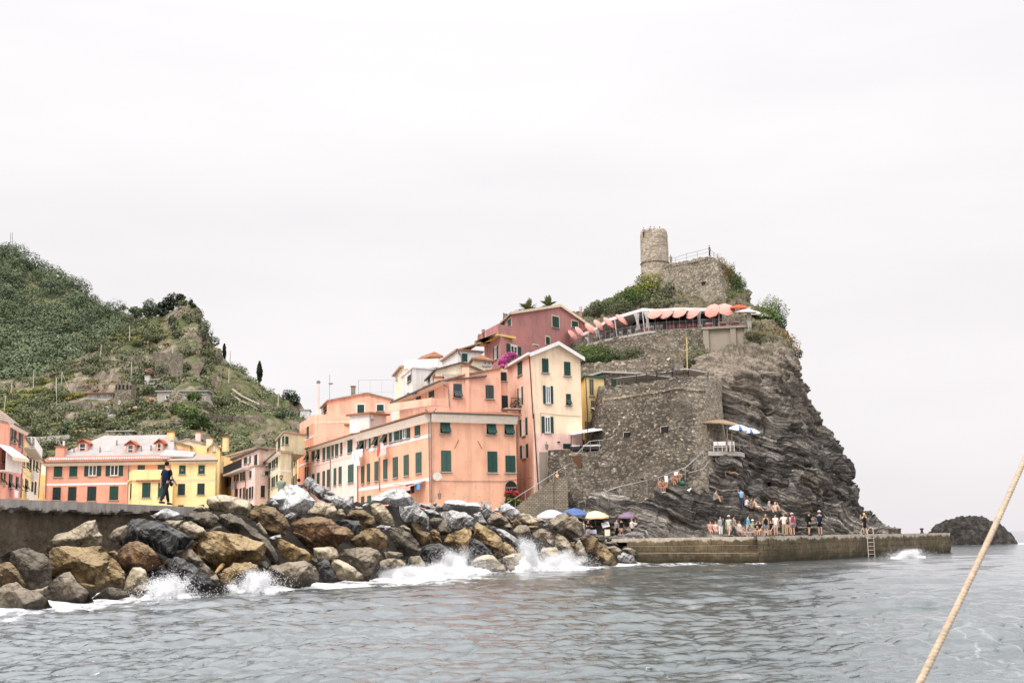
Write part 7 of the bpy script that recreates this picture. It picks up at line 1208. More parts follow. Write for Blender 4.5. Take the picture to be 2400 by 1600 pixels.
bush('ivy',[(1618,805,156,.8,2.2),(1628,835,150,1.0,1.8),(1640,800,156,1.0,1.4),(1652,835,148,1.0,1.0),(1615,850,146,.8,1.2)],726,0.093,'scrub','creepers hanging on the rock behind the yellow flagpole','ivy',seed=12)
bush('bush',[(1310,784,174,1.5,.7),(1335,774,175,1.6,.8),(1355,766,176,1.4,.7),(1295,793,172,1.2,.6)],704,0.093,'green','green hedge before the burgundy wall above the left parasols','hedge',seed=13)
bush('bougainvillea',[(1187,840,121,.6,.42),(1199,833,121,.6,.42),(1177,848,120.5,.42,.36),(1178,858,120,.25,.25)],726,0.068,'magenta','magenta bougainvillea beside the roof of the cream house','flowers',seed=14)
bush('cactus',[(1870,832,150,.5,.4),(1876,826,150,.45,.35),(1866,845,149,.35,.7),(1868,858,149,.5,.4),(1874,862,149,.35,.35)],132,0.081,'scrub','prickly pear cactus sticking out of the cliff edge','cactus',seed=15)
bush('tuft',[(1818,952,127.5,.6,1.2),(1815,965,127,.5,.8)],440,0.074,'green','green tuft growing in the middle of the cliff','plant',seed=16)
def palm(px,py,d,r,label,n=26,seed=1,h=5):
 rg = random.Random(seed); c = pt(px,py,d); root = thing('palm_tree',c - Vector((0,0,h)),label,'palm tree','palms behind the burgundy house'); mb = MB(); mb.tube([c - Vector((0,0,h)),c - Vector((.1,0,h / 2)),c],[.28,.22,.24],8); mb.build('trunk',M['wood'],root); V,Q,T = [],[],[]
 for i in range(n):
  az = rg.random() * 6.28; el = rg.uniform(.15,1.45); L = r * rg.uniform(.8,1.1); dr = Vector((math.cos(az) * math.cos(el),math.sin(az) * math.cos(el),math.sin(el))); sd_ = dr.cross(Vector((0,0,1))).normalized()
  for j in range(26):
   k = (j + .5) / 26; p = c + dr * (L * k) - Vector((0,0,L * .42 * k * k * math.cos(el)))
   for sg in (-1,1):
    q = p + sd_ * sg * L * .24 * math.sin(k * 2.6 + .3) + dr * L * .13 + Vector((0,0,-.05 * L)); w = dr * .035; b = len(V); V += [p - w,p + w,q + w * .3,q - w * .3]; Q.append([b,b + 1,b + 2,b + 3]); T.append(.35 + .5 * rg.random() * k + .2 * dr.z)
 leaf_obj('crown',(np.array([list(v) for v in V]),np.array(Q),np.clip(np.array(T),0,1)),LF['palm'],root)
palm(1238,726,170,1.9,'spiky palm above the left part of the burgundy roof',seed=3); palm(1285,718,170,1.7,'spiky palm above the middle of the burgundy roof',seed=4,n=32); palm(1398,722,186,1.2,'small dark palm right of the burgundy gable',seed=5,n=18)
# ------------------------------------------------------------------ people: one skinned body each, clothes and hair as children
def cmat(c,rough=.9): return plain('fabric_%02x%02x%02x' % tuple(int(255 * min(v,1)) for v in c),c4(*c),rough,var=.1,scale=9,spec=.1)
M['skin'] = plain('skin',c4(.52,.31,.215),.6,var=.06,scale=6); M['skin_tan'] = plain('tanned_skin',c4(.42,.215,.13),.6,var=.06,scale=6); M['shoe'] = plain('dark_shoes',c4(.03,.03,.035),.7); M['eye'] = plain('dark_eyes',c4(.02,.015,.012),.3); M['lip'] = plain('lips',c4(.34,.13,.10),.6)
def skinned(name,nodes,mat,root,sub=1):
 """nodes: list of (point, radius, parent index) in world space -> one continuous skinned mesh"""
 org = ORG[root.name]; me = bpy.data.meshes.new(name); me.from_pydata([n[0] - org for n in nodes],[(n[2],i) for i,n in enumerate(nodes) if n[2] is not None],[]); o = link(name,me,mat,root)
 m = o.modifiers.new('Skin','SKIN'); m.use_smooth_shade = True
 for i,n in enumerate(nodes): me.skin_vertices[0].data[i].radius = (n[1],n[1] if len(n) < 4 else n[3])
 me.skin_vertices[0].data[0].use_root = True; s_ = o.modifiers.new('Subsurf','SUBSURF'); s_.levels = sub; s_.render_levels = sub; return o
POSE = {'stand': dict(tl=(3,4),tr=(-3,3),al=(4,9,14),ar=(-2,9,12)),'walk': dict(tl=(22,10),tr=(-16,16),al=(-18,8,18),ar=(20,8,22),lean=4),'phone': dict(tl=(3,4),tr=(-4,3),al=(30,8,95),ar=(28,8,95),lean=3,nod=.06),'cross': dict(tl=(4,4),tr=(-3,3),al=(15,14,70),ar=(20,14,75)),
  'sit': dict(tl=(84,84),tr=(80,78),al=(28,10,40),ar=(30,10,45),lean=8,sit=1),'lowsit': dict(tl=(112,92),tr=(104,80),al=(40,14,45),ar=(45,14,40),lean=16,sit=1),'recline': dict(tl=(78,30),tr=(92,60),al=(-38,16,10),ar=(-35,16,12),lean=-18,sit=1),'lie': dict(tl=(88,20),tr=(96,40),al=(-50,12,30),ar=(-40,12,30),lean=-62,sit=1),
  'hips': dict(tl=(4,3),tr=(-5,4),al=(10,34,75),ar=(8,32,70)),'camera': dict(tl=(2,3),tr=(-3,3),al=(55,18,110),ar=(58,18,110)),'arms_up': dict(tl=(3,3),tr=(-3,3),al=(85,30,95),ar=(4,10,12))}
def person(foot,h,yaw,pose,label,top,bot,kind='shorts',hair=(.05,.03,.02),long_=0,hat=None,skin='skin',group='people on the pier',shoes=None,sub=1,face=False,sleeve=.55):
 foot = Vector(foot); k = h / 1.75; P = POSE[pose]; y = R_(yaw); fw = Vector((math.sin(y),-math.cos(y),0)); lt = Vector((math.cos(y),math.sin(y),0)); up = Vector((0,0,1)); le = R_(P.get('lean',0))
 def leg(a,b): a,b = R_(a),R_(b); return Vector((0,math.sin(a),-math.cos(a))),Vector((0,math.sin(a - b),-math.cos(a - b)))
 L_ = [leg(*P['tl']),leg(*P['tr'])]; low = max(-(t_.z * .43 + s_.z * .41) for t_,s_ in L_) + .08; hipz = max(low + .0,.11) if P.get('sit') else low
 hip = Vector((0,0,hipz)); tor = Vector((0,math.sin(le),math.cos(le))); hd = tor.copy(); hd.y *= .4; hd.normalize()
 W = lambda v: foot + (lt * v.x + fw * v.y + up * v.z) * k
 nd = [(hip,.145,None),(hip + tor * .16,.135,0),(hip + tor * .34,.158,1),(hip + tor * .48,.135,2),(hip + tor * .57,.056,3),(hip + tor * .58 + hd * .07,.062,4),(hip + tor * .58 + hd * .15,.092,5),(hip + tor * .58 + hd * .23,.078,6),(hip + tor * .58 + hd * .14 + Vector((0,.098,0)),.018,6)]
 head = nd[6][0]; J = {}
 for sg,(td,sd_),nm in ((1,L_[0],'l'),(-1,L_[1],'r')):
  b = len(nd); hp = hip + Vector((sg * .09,0,-.03)); kn = hp + td * .43; an = kn + sd_ * .41; tdir = Vector((sg * .03,.16,-.035)) if not P.get('sit') or sd_.z < -.5 else Vector((0,.12,.08)); nd += [(hp,.102,0),(hp.lerp(kn,.5),.085,b),(kn,.052,b + 1),(kn.lerp(an,.35),.054,b + 2),(an,.036,b + 3),(an + tdir,.032,b + 4)]; J['leg' + nm] = (hp,kn,an,an + tdir,b)
 for sg,(a,d,e),nm in ((1,P['al'],'l'),(-1,P['ar'],'r')):
  a,d,e = R_(a) - le * .3,R_(d),R_(e); b = len(nd); sh = hip + tor * .47 + Vector((sg * .185,0,0)); ua = Vector((sg * math.sin(d),math.sin(a) * math.cos(d),-math.cos(a) * math.cos(d))); ins = -sg * .35 * min(1,abs(e) / 1.6); fa = Vector((sg * math.sin(d) * .6 + ins,math.sin(a + e),-math.cos(a + e))).normalized()
  el = sh + ua * .29; wr = el + fa * .25; pm = wr + fa * .075; nd += [(sh,.062,3),(sh.lerp(el,.55),.046,b),(el,.037,b + 1),(el.lerp(wr,.4),.036,b + 2),(wr,.024,b + 3),(pm,.033,b + 4,.018)]; J['arm' + nm] = (sh,el,wr,pm,b)
  sd2 = fa.cross(Vector((0,1,0))); sd2 = (sd2 if sd2.length > .3 else fa.cross(Vector((1,0,0)))).normalized(); nrm = fa.cross(sd2).normalized()
  for q,ln in ((-.026,.065),(-.009,.078),(.009,.073),(.025,.058)): i = len(nd); nd += [(pm + fa * .03 + sd2 * q,.0085,b + 5),(pm + fa * (.03 + ln * .55) + sd2 * q * 1.1 + nrm * .008,.008,i),(pm + fa * (.03 + ln * .95) + sd2 * q * 1.1 + nrm * .026,.007,i + 1)]
  i = len(nd); nd += [(wr + fa * .035 + sd2 * -.032,.010,b + 4),(wr + fa * .075 + sd2 * -.058 + nrm * .01,.009,i)]
 root = thing('person',foot,label,'person',group); ndw = [(W(n[0]),n[1] * k,n[2]) + ((n[3] * k,) if len(n) > 3 else ()) for n in nd]; skinned('body',ndw,M[skin],root,sub + (1 if face else 0))
 if top:
  c = [(hip - tor * .09,.185,None),(hip + tor * .10,.172,0),(nd[2][0],.19,1),(nd[3][0],.155,2),(nd[3][0] + tor * .06,.085,3)] if kind != 'bikini' else [(nd[2][0] + tor * .02,.142,None),(nd[2][0] + tor * .10,.14,0)]
  if kind == 'bikini': c = [(nd[2][0] - tor * .02,.14,None),(nd[2][0] + tor * .08,.142,0)]
  elif sleeve:
   for nm in 'lr': sh,el,wr,pm,b = J['arm' + nm]; i = len(c); c += [(sh,.086,3),(sh.lerp(el,sleeve),.074,i)] + ([(wr,.036,i + 1)] if sleeve > .9 else [])
  skinned('shirt',[(W(n[0]),n[1] * k,n[2]) for n in c],cmat(top),root)
 if kind in ('shorts','trousers','bikini'):
  c = [(hip + tor * .13,.155,None),(hip - tor * .02,.17,0)]
  for nm in 'lr':
   hp,kn,an,to,b = J['leg' + nm]; i = len(c); e = {'shorts': .72,'trousers': 1,'bikini': .08}[kind]; c += [(hp,.122,1),(hp.lerp(kn,e * .55),.112 if kind != 'trousers' else .102,i)] + ([(hp.lerp(kn,e),.105 if kind == 'shorts' else .082,i + 1)] if kind != 'bikini' else [])
   if kind == 'trousers': c += [(kn.lerp(an,.45),.076,i + 2),(an + Vector((0,0,.02)),.066,i + 3)]
  skinned(kind if kind != 'bikini' else 'swimwear',[(W(n[0]),n[1] * k,n[2]) for n in c],cmat(bot),root)
 elif kind in ('skirt','dress','longdress'):
  mid = [(J['legl'][1] + J['legr'][1]) / 2,(J['legl'][2] + J['legr'][2]) / 2]; e = hip.lerp(mid[0],.85) if kind != 'longdress' else mid[1] + Vector((0,0,.05)); c = [(hip + tor * .14,.155,None),(hip,.18,0),(hip.lerp(mid[0],.5),.175,1),(e if kind != 'longdress' else mid[0],.19,2)] + ([(e,.21,3)] if kind == 'longdress' else [])
  skinned('skirt',[(W(n[0]),n[1] * k,n[2]) for n in c],cmat(bot),root)
 if hair is not None:
  mb = MB(); c = W(head + hd * .045 + Vector((0,-.022,0))); mb.ball(c,.098 * k,.098 * k,.10 * k,10)
  if long_: mb.tube([c + fw * -.05 * k,c - fw * .085 * k - up * .12 * k,c - fw * .10 * k - up * (.12 + long_) * k],[.07 * k,.075 * k,.03 * k],8)
  mb.build('hair',cmat(hair,.7),root,True)
 if hat is not None:
  mb = MB(); c = W(head + hd * .085); mb.ball(c,.108 * k,.108 * k,.085 * k,10); mb.lathe([(.10 * k,-.012),(.155 * k,-.025 * k),(.155 * k,-.035 * k),(.10 * k,-.03 * k)],c[:],12); mb.build('hat',cmat(hat),root,True)
 for nm in 'lr':
  hp,kn,an,to,b = J['leg' + nm]; mb = MB(); a,t_ = W(an),W(to); mb.tube([a - fw * .05 * k - up * .03 * k,a.lerp(t_,.3) - up * .015 * k,t_ + fw * .05 * k - up * .012 * k],[.045 * k,.052 * k,.036 * k],8); mb.build('shoe',cmat(shoes) if shoes else M['shoe'],root,True)
 if face:
  for sg in (-1,1): mb = MB(); mb.ball(W(head + Vector((sg * .032,.080,.012))),.011 * k,n=6); mb.build('eye',M['eye'],root,True); mb = MB(); mb.ball(W(head + Vector((sg * .090,-.005,-.005))),.012 * k,.022 * k,.03 * k,6); mb.build('ear',M[skin],root,True)
  mb = MB(); mb.ball(W(head + Vector((0,.084,-.058))),.024 * k,.008,.007,6); mb.build('mouth',M['lip'],root,True)
  mb = MB(); mb.ball(W(head + Vector((0,.045,-.075))),.066 * k,.05 * k,.042 * k,10); mb.build('beard',cmat((.10,.06,.04)),root,True)
 return dict(J=J,W=W,root=root,fw=fw,lt=lt,k=k,hip=hip,tor=tor,head=head)
def back_pack(p,c,label):
 b = p['W'](p['hip'] + p['tor'] * .34) - p['fw'] * .20 * p['k']; f,l = p['fw'],p['lt']; mb = MB(); u = Vector((0,0,1)); k = p['k']
 mb.hexa([b - l * .15 * k - f * .08 * k - u * .22 * k,b + l * .15 * k - f * .08 * k - u * .22 * k,b + l * .15 * k + f * .08 * k - u * .22 * k,b - l * .15 * k + f * .08 * k - u * .22 * k],[b - l * .11 * k - f * .04 * k + u * .22 * k,b + l * .11 * k - f * .04 * k + u * .22 * k,b + l * .11 * k + f * .07 * k + u * .22 * k,b - l * .11 * k + f * .07 * k + u * .22 * k])
 for sg in (-1,1): mb.tube([b + l * .1 * sg * k + u * .2 * k,b + l * .11 * sg * k + f * .22 * k + u * .2 * k,b + l * .12 * sg * k + f * .32 * k,b + l * .11 * sg * k + f * .12 * k - u * .2 * k],.018,5)
 mb.one('backpack',cmat(c),label,'backpack')
CB['R'] = (1640,1060,4.9)
BL,BR,DK,GY,WT_ = (.55,.38,.17),(.10,.055,.03),(.02,.017,.015),(.35,.34,.33),(.72,.70,.68)
def at_deck(x,d): px,py = cp('R',x,950); p = pt(px,1256,d); return (p.x,p.y,PZ)
navy,black,grey,white,khaki,denim = (.015,.025,.05),(.015,.015,.017),(.22,.22,.23),(.72,.70,.69),(.36,.27,.17),(.13,.20,.32)
pk = 'people on the pier'
person(at_deck(125,100.0),1.66,5,'sit','woman in pink dress sitting at the left end of the pier group',(.62,.30,.27),(.62,.30,.27),'skirt',BR,.2)
person(at_deck(187,100.0),1.66,-5,'sit','woman in pale pink top sitting second from the left on the pier',(.75,.55,.52),(.7,.45,.42),'shorts',BR,.2)
person(at_deck(245,99),1.68,20,'stand','woman in grey striped top and white trousers on the pier',(.30,.32,.38),white,'trousers',DK,.12)
person(at_deck(288,99),1.70,190,'stand','long haired woman in a long dark green dress on the pier',(.045,.075,.045),(.045,.075,.045),'longdress',DK,.3)
person(at_deck(340,97.5),1.74,150,'walk','woman with white sun hat, mint top and bare legs on the pier',(.42,.52,.46),(.55,.42,.33),'shorts',BR,.1,hat=(.75,.62,.58))
a = person(at_deck(392,98),1.76,100,'walk','man in grey shirt and dark trousers walking with a red backpack',(.30,.31,.30),(.06,.065,.08),'trousers',DK); back_pack(a,(.28,.03,.04),'dark red backpack of the man in grey on the pier')
person(at_deck(450,98),1.62,40,'sit','person in loose white shirt sitting beside the man with red backpack',white,(.6,.45,.4),'shorts',BR)
a = person(at_deck(556,96.5),1.76,80,'walk','woman in bright blue T-shirt and grey shorts walking right',(.10,.42,.62),(.33,.33,.36),'shorts',DK); back_pack(a,(.03,.05,.09),'dark blue backpack of the woman in bright blue')
person(at_deck(607,99.3),1.70,30,'sit','man in white cap and olive shirt sitting on the stone bench',(.28,.34,.25),(.25,.24,.22),'shorts',DK,hat=(.75,.78,.75))
person(at_deck(652,99.3),1.64,60,'sit','person in black sitting on the bench next to the man in white cap',black,black,'shorts',BR)
person(at_deck(705,99.0),1.64,-40,'sit','girl in black top sitting with bare legs right of the bench people',black,(.5,.35,.28),'shorts',BR,.15)
person(at_deck(766,95),1.72,178,'stand','woman seen from behind in black top and denim shorts',black,denim,'shorts',(.30,.19,.09),.18,sleeve=0)
person(at_deck(826,97),1.62,-30,'sit','person in black sitting on the ground with a water bottle',black,black,'shorts',DK)
person(at_deck(878,99),1.78,10,'stand','man in white T-shirt and light grey shorts standing on the step',white,(.42,.42,.42),'shorts',DK)
person(at_deck(975,96),1.80,190,'hips','man in white shirt and khaki trousers seen from behind',white,khaki,'trousers',(.25,.22,.2))
person(at_deck(1026,97),1.76,170,'stand','slim woman in black top between the khaki and the hat wearing people',black,(.5,.33,.25),'shorts',BR,.15,sleeve=0)
a = person(at_deck(1072,95),1.76,182,'stand','woman with pale sun hat and pink shirt carrying a burgundy backpack',(.60,.42,.45),(.14,.15,.20),'shorts',BR,hat=(.72,.66,.58)); back_pack(a,(.26,.05,.08),'burgundy backpack of the woman with the pale sun hat')
a = person(at_deck(1262,92.5),1.80,110,'phone','man in black with shorts looking at his phone on the pier',black,black,'shorts',(.12,.07,.04)); back_pack(a,black,'black backpack of the man looking at his phone')
person(at_deck(1388,92),1.84,160,'phone','man with white cap, navy shirt and black shorts near the pier ladder',navy,black,'shorts',DK,hat=white)
person(at_deck(1902,99.5),1.76,176,'camera','blonde woman in a short black dress alone on the outer pier',black,black,'dress',BL,.05,sleeve=0)
def at_rock(k,x,y):
 p = near_hit(*cp(k,x,y)); return (p.x,p.y - .12,p.z - .05)
rk = 'people sitting on the rocks'
person(at_rock('R',170,570),1.76,60,'lowsit','man in grey shirt sitting alone high on the rock',(.30,.27,.26),(.25,.22,.2),'shorts',BR,group=rk)
person(at_rock('R',480,622),1.66,160,'arms_up','person in light blue shirt standing on the rock with arm raised',(.25,.45,.68),(.05,.06,.1),'trousers',DK,group=rk)
person(at_rock('R',527,642),1.6,120,'lowsit','person in white sitting on the rock beside the blue shirt',white,grey,'shorts',BR,group=rk)
person(at_rock('R',575,655),1.7,100,'lowsit','man in olive shirt sitting on the rock in the group of four',(.18,.17,.13),(.15,.14,.12),'shorts',BR,group=rk)
person(at_rock('R',650,672),1.66,70,'recline','woman in beige stretching her legs at the right of the rock group',(.55,.45,.38),(.55,.45,.38),'skirt',BR,.2,group=rk)
person(at_rock('R',785,690),1.64,50,'lowsit','woman with fair grey hair sitting alone on the rock slope',(.32,.28,.30),(.3,.25,.25),'shorts',(.55,.45,.33),.2,group=rk)
person(at_rock('R',862,700),1.64,150,'lowsit','blonde woman sitting on the rock above the white T-shirt man',(.62,.48,.42),(.5,.4,.35),'shorts',BL,.25,group=rk)
person(at_rock('R',915,712),1.7,60,'recline','bare chested man sitting beside the blonde woman on the rock',None,(.12,.14,.12),'shorts',(.16,.09,.05),group=rk)
person(at_rock('Q',1300,425),1.66,20,'sit','woman in red bikini sitting at the path railing',(.5,.05,.06),(.5,.05,.06),'bikini',BR,skin='skin_tan',group=rk)
person(at_rock('Q',1368,420),1.66,-40,'sit','woman in yellow bikini with white shoes at the path railing',(.55,.42,.1),(.5,.38,.1),'bikini',DK,.1,skin='skin_tan',group=rk,shoes=white)
person(at_rock('Q',1432,352),1.64,10,'lowsit','tanned person sitting low beside the white towel',(.10,.09,.06),(.1,.09,.07),'bikini',BR,skin='skin_tan',group=rk)
person(at_rock('Q',1508,322),1.74,-20,'lowsit','tanned man sitting bare chested near the rail post',None,(.12,.2,.12),'shorts',(.18,.1,.06),skin='skin_tan',group=rk)
person(at_rock('Q',2045,238),1.66,80,'lie','person lying on a pink towel under the rock overhang',(.55,.32,.36),(.5,.2,.25),'bikini',BR,group=rk)
pl = pt(*cp('Q',210,318),108.8); person((pl.x,pl.y,pl.z),1.2,190,'sit','person in cream top sitting on the stone stairs',(.75,.50,.28),(.5,.35,.25),'shorts',BL,.1,group=rk)
qk = 'people at the quay stalls'
def at_q(x,d=107): p = pt(cp('Q',x,0)[0],1262,d); return (p.x,p.y,PZ)
person(at_q(490,106.8),1.66,60,'stand','person in white at the left edge of the orange parasol',white,(.5,.3,.3),'skirt',BR,group=qk)
person(at_q(541,106.4),1.72,30,'cross','woman in black top standing under the orange parasol',black,(.4,.32,.34),'skirt',DK,group=qk)
person(at_q(842,106.6),1.72,40,'stand','person in grey leaning under the purple parasol',(.32,.32,.36),black,'trousers',DK,group=qk)
person(at_q(892,106.2),1.74,190,'stand','person in black top and brown pink skirt under the purple parasol',black,(.42,.28,.27),'skirt',DK,group=qk)
person(at_q(1008,105.8),1.80,-70,'walk','man in white T-shirt and black shorts walking left of the orange trousers',white,black,'shorts',(.25,.17,.1),group=qk)
person(at_q(1042,106.6),1.66,20,'stand','person in white and lilac dress behind the man in white T-shirt',(.66,.6,.62),(.60,.50,.56),'dress',BR,group=qk)
person(at_q(1130,107.2),1.70,10,'sit','person in grey shirt and bright orange trousers sitting at the rock foot',(.40,.37,.35),(.80,.22,.03),'trousers',BR,group=qk)
fk_ = 'visitors of the castle'
for x,d,yaw,c,lab in ((897,194.6,10,(.4,.3,.3),'visitor at the left rim of the round tower'),(958,194.0,200,(.3,.3,.33),'visitor left of the middle on the round tower'),(996,194.2,30,white,'visitor in white in the middle of the tower top'),(1046,194.4,100,(.06,.06,.08),'dark dressed visitor at the right rim of the tower')):
 p = pt(cp('H',x,0)[0],545,d); person((p.x,p.y,z1 - 1.3),1.7,yaw,'stand',lab,c,black,'trousers',DK,group=fk_)
p = pt(*cp('H',1148,472),188.5); person((p.x,p.y,p.z),1.7,20,'stand','visitor at the castle railing beside the round tower',(.25,.22,.2),grey,'trousers',DK,group=fk_)
p = pt(*cp('H',1503,392),179.2); person((p.x,p.y,p.z),1.7,60,'stand','visitor at the sharp corner of the castle railing',black,black,'trousers',DK,group=fk_)
for x,lab in ((1500,'tanned person at the dark corner of the rock ledge terrace'),(1528,'second tanned person at the dark corner of the rock ledge terrace')):
 p = pt(*cp('G',x,945),dz_ + .6); person((p.x,p.y,p.z),1.65,10,'sit',lab,None,(.3,.1,.08),'bikini',BR,skin='skin_tan',group=rk)
# the man on the quay wall: strolling away, cap in his right hand
p = ptz(387,1184,3.78); p = pt(387,1183.5,51.2); a = person((p.x,p.y,3.78),1.84,148,'walk','man in navy T-shirt and dark trousers walking on the quay wall',(.012,.02,.042),(.018,.02,.03),'trousers',(.012,.010,.009),group='men on the quay',sub=2,sleeve=.75)
POSE['walk']['al'] = (-18,8,18)
hp = a['J']['armr'][3]; b = a['W'](a['hip'] + Vector((-.26,.06,-.02))); mb = MB(); mb.ball(b,.07,.16,.17,12); o = mb.one('cap',cmat(black),'black cap with a pale emblem held at the hip of the man on the wall','cap',smooth=True)
mb = MB(); mb.ball(b + Vector((.055,-.085,.02)),.03,.02,.05,8); ORG[o.name] = o.location.copy(); mb.build('emblem',M['white'],o,True)
q = ptz(658,1268,3.9); p = pt(658,1183,64); person((p.x,p.y,pt(658,1115,64).z - 1.78),1.80,12,'cross','bearded man in grey green T-shirt with a strap behind the great white rock',(.22,.27,.21),(.1,.1,.12),'trousers',(.10,.06,.04),group='men on the quay',sub=2,face=True)
p = pt(700,1183,66); person((p.x,p.y,pt(700,1123,66).z - 1.76),1.78,165,'stand','dark haired man whose head shows right of the great white rock',(.09,.08,.13),black,'trousers',DK,group='men on the quay',sub=2)
# towels, bags
def towel(name,P4,mat,label,cat): mb = MB(); n = 6; P4 = [Vector(p) for p in P4]; vs = [P4[0].lerp(P4[1],i / n).lerp(P4[3].lerp(P4[2],i / n),j / n) + Vector((0,-.03 * math.sin(i * 2.3) * j / n,0)) for j in range(n + 1) for i in range(n + 1)]; mb.add(vs,[(j * 7 + i,j * 7 + i + 1,j * 7 + i + 8,j * 7 + i + 7) for j in range(n) for i in range(n)]); o = mb.build(name,mat,None,True); return props(o,label,cat)
def q4(k,d,*xy): return [pt(*cp(k,x,y),d) for x,y in xy]
dR = near_hit(*cp('Q',1365,430)).y - .3
towel('towel',q4('Q',dR,(1342,247),(1378,242),(1384,312),(1350,312)),M['white'],'white towel hanging on the path railing','towel'); towel('towel',q4('Q',dR,(1445,208),(1495,196),(1480,236),(1448,248)),M['white'],'white cloth hung over the upper path railing','towel')
p = Vector(at_rock('Q',1530,335)); mb = MB(); mb.ball(p + Vector((0,0,.16)),.24,.15,.2,8); mb.tube([p + Vector((-.15,0,.3)),p + Vector((0,0,.5)),p + Vector((.15,0,.3))],.015,5); mb.one('bag',cmat((.08,.28,.17)),'green bag on the rock by the rail post','bag',smooth=True)
# gulls
def gull(p,label): p = Vector(p); r = thing('seagull',p,label,'seagull','seagulls'); skinned('body',[(p + Vector((0,0,.22)),.09,None),(p + Vector((-.18,0,.20)),.03,0),(p + Vector((.12,0,.27)),.07,0),(p + Vector((.17,0,.38)),.05,2),(p + Vector((.25,0,.37)),.012,3),(p + Vector((.02,.03,.02)),.012,0),(p + Vector((.02,-.03,.02)),.012,0)],M['white'],r)
gull(at_rock('G',1380,1372),'white seagull standing on the rock below the bastion'); pg = pt(*cp('G',1182,108),127); gull(pg,'white seagull on the stone wall above the pergola')
# ------------------------------------------------------------------ laundry
fl = H14.fl
def hang(k,f,pts,n,mat,name,label): o = towel(name,[onf(f,k,x,y,n) for x,y in pts],mat,label,'laundry'); o['group'] = 'laundry on the orange house'; return o
M['sheet'] = plain('white_sheet',c4(.80,.77,.80),.9,var=.05)
hang('C',fl,((788,870),(850,850),(875,1030),(818,1035)),.7,M['sheet'],'sheet','long white sheet hanging from the orange house corner by the pink house'); hang('C',fl,((784,880),(812,872),(818,985),(786,985)),.75,M['sheet'],'sheet','short white cloth left of the long white sheet'); hang('C',fl,((850,850),(910,838),(905,925),(875,940)),.72,M['sheet'],'shirt','white shirt hanging right of the long white sheet')
M['redtowel'] = plain('red_towel',c4(.55,.09,.07),.9); M['greytowel'] = plain('pale_grey_towel',c4(.60,.53,.50),.9)
hang('C',fl,((1080,815),(1140,790),(1095,935),(1072,928)),.72,M['redtowel'],'towel','red towel hanging under the flap shutters'); hang('C',fl,((1128,825),(1186,795),(1188,905),(1100,938)),.78,M['greytowel'],'towel','pale grey towel with a red rim beside the red one'); hang('C',fl,((1128,790),(1160,778),(1150,830),(1120,850)),.80,M['sheet'],'towel','small white towel above the pale grey one')
hang('C',fl,((1432,1255),(1490,1245),(1488,1355),(1435,1362)),.9,cmat(black),'sweater','black garment on the line beside the awning'); hang('C',fl,((1492,1243),(1535,1238),(1535,1345),(1495,1355)),.92,cmat((.03,.03,.04)),'sweater','black garment next to the blue cloth'); hang('C',fl,((1538,1240),(1598,1236),(1596,1305),(1540,1310)),.9,cmat((.10,.36,.68)),'cloth','sky blue cloth at the end of the washing line'); hang('C',fl,((1345,1320),(1392,1315),(1390,1375),(1350,1378)),.9,M['sheet'],'cloth','white cloth at the left end of the low washing line')
for i,(x,c,lab) in enumerate(((1432,(.5,.55,.55),'pale cloth on the roof line of the orange storey'),(1460,(.10,.16,.2),'dark teal shirt on the roof washing line'),(1520,(.06,.13,.18),'navy cloth on the roof washing line'),(1550,(.05,.06,.12),'dark blue shirt at the right of the roof washing line'))):
 o = towel('shirt',[onf(H16.fl,'C',x - 14,208 - i * 8,1.0),onf(H16.fl,'C',x + 14,202 - i * 8,1.0),onf(H16.fl,'C',x + 13,240 - i * 9,1.0),onf(H16.fl,'C',x - 13,246 - i * 9,1.0)],cmat(c),lab,'laundry'); o['group'] = 'laundry on the roof terrace'
mb = MB(); mb.tube([onf(fl,'C',890,1368,.9),onf(fl,'C',1605,1232,.95)],.015,4); mb.tube([onf(fl,'C',1300,1245,.95),onf(fl,'C',1615,1180,.95)],.02,4); [mb.tube([onf(fl,'C',x,y,.01),onf(fl,'C',x,y,.97)],.025,4) for x,y in ((1275,1250),(1605,1232),(1100,1328))]; H14.part('washing_line',mb,M['steel'])
t = NT('red_white_awning'); w_ = t.wave(3.2,t.map((1,1,1),(0,0,R_(24))),dirn='Y'); M['rw'] = t.bsdf(t.mix(t.math('GREATER_THAN',w_,.5),c4(.62,.12,.09),c4(.76,.70,.66)),.85)
A = [onf(fl,'C',x,y,n) for x,y,n in ((1285,1275,.05),(1560,1200,.05))]; B_ = [p + Vector((fl.n.x,fl.n.y,0)) * 1.5 - Vector((0,0,.55)) for p in A]; mb = MB(); mb.slab([B_[0],B_[1],A[1],A[0]],.04); aw = H14.part('awning',mb,M['rw']); mb = MB(); mb.hexa([B_[0] - Vector((0,0,.35)),B_[1] - Vector((0,0,.35)),B_[1] - Vector((0,-.03,.35)),B_[0] - Vector((0,-.03,.35))],[B_[0] - Vector((0,0,.045)),B_[1] - Vector((0,0,.045)),B_[1] - Vector((0,-.03,.045)),B_[0] - Vector((0,-.03,.045))]); mb.build('valance',M['rw'],aw)
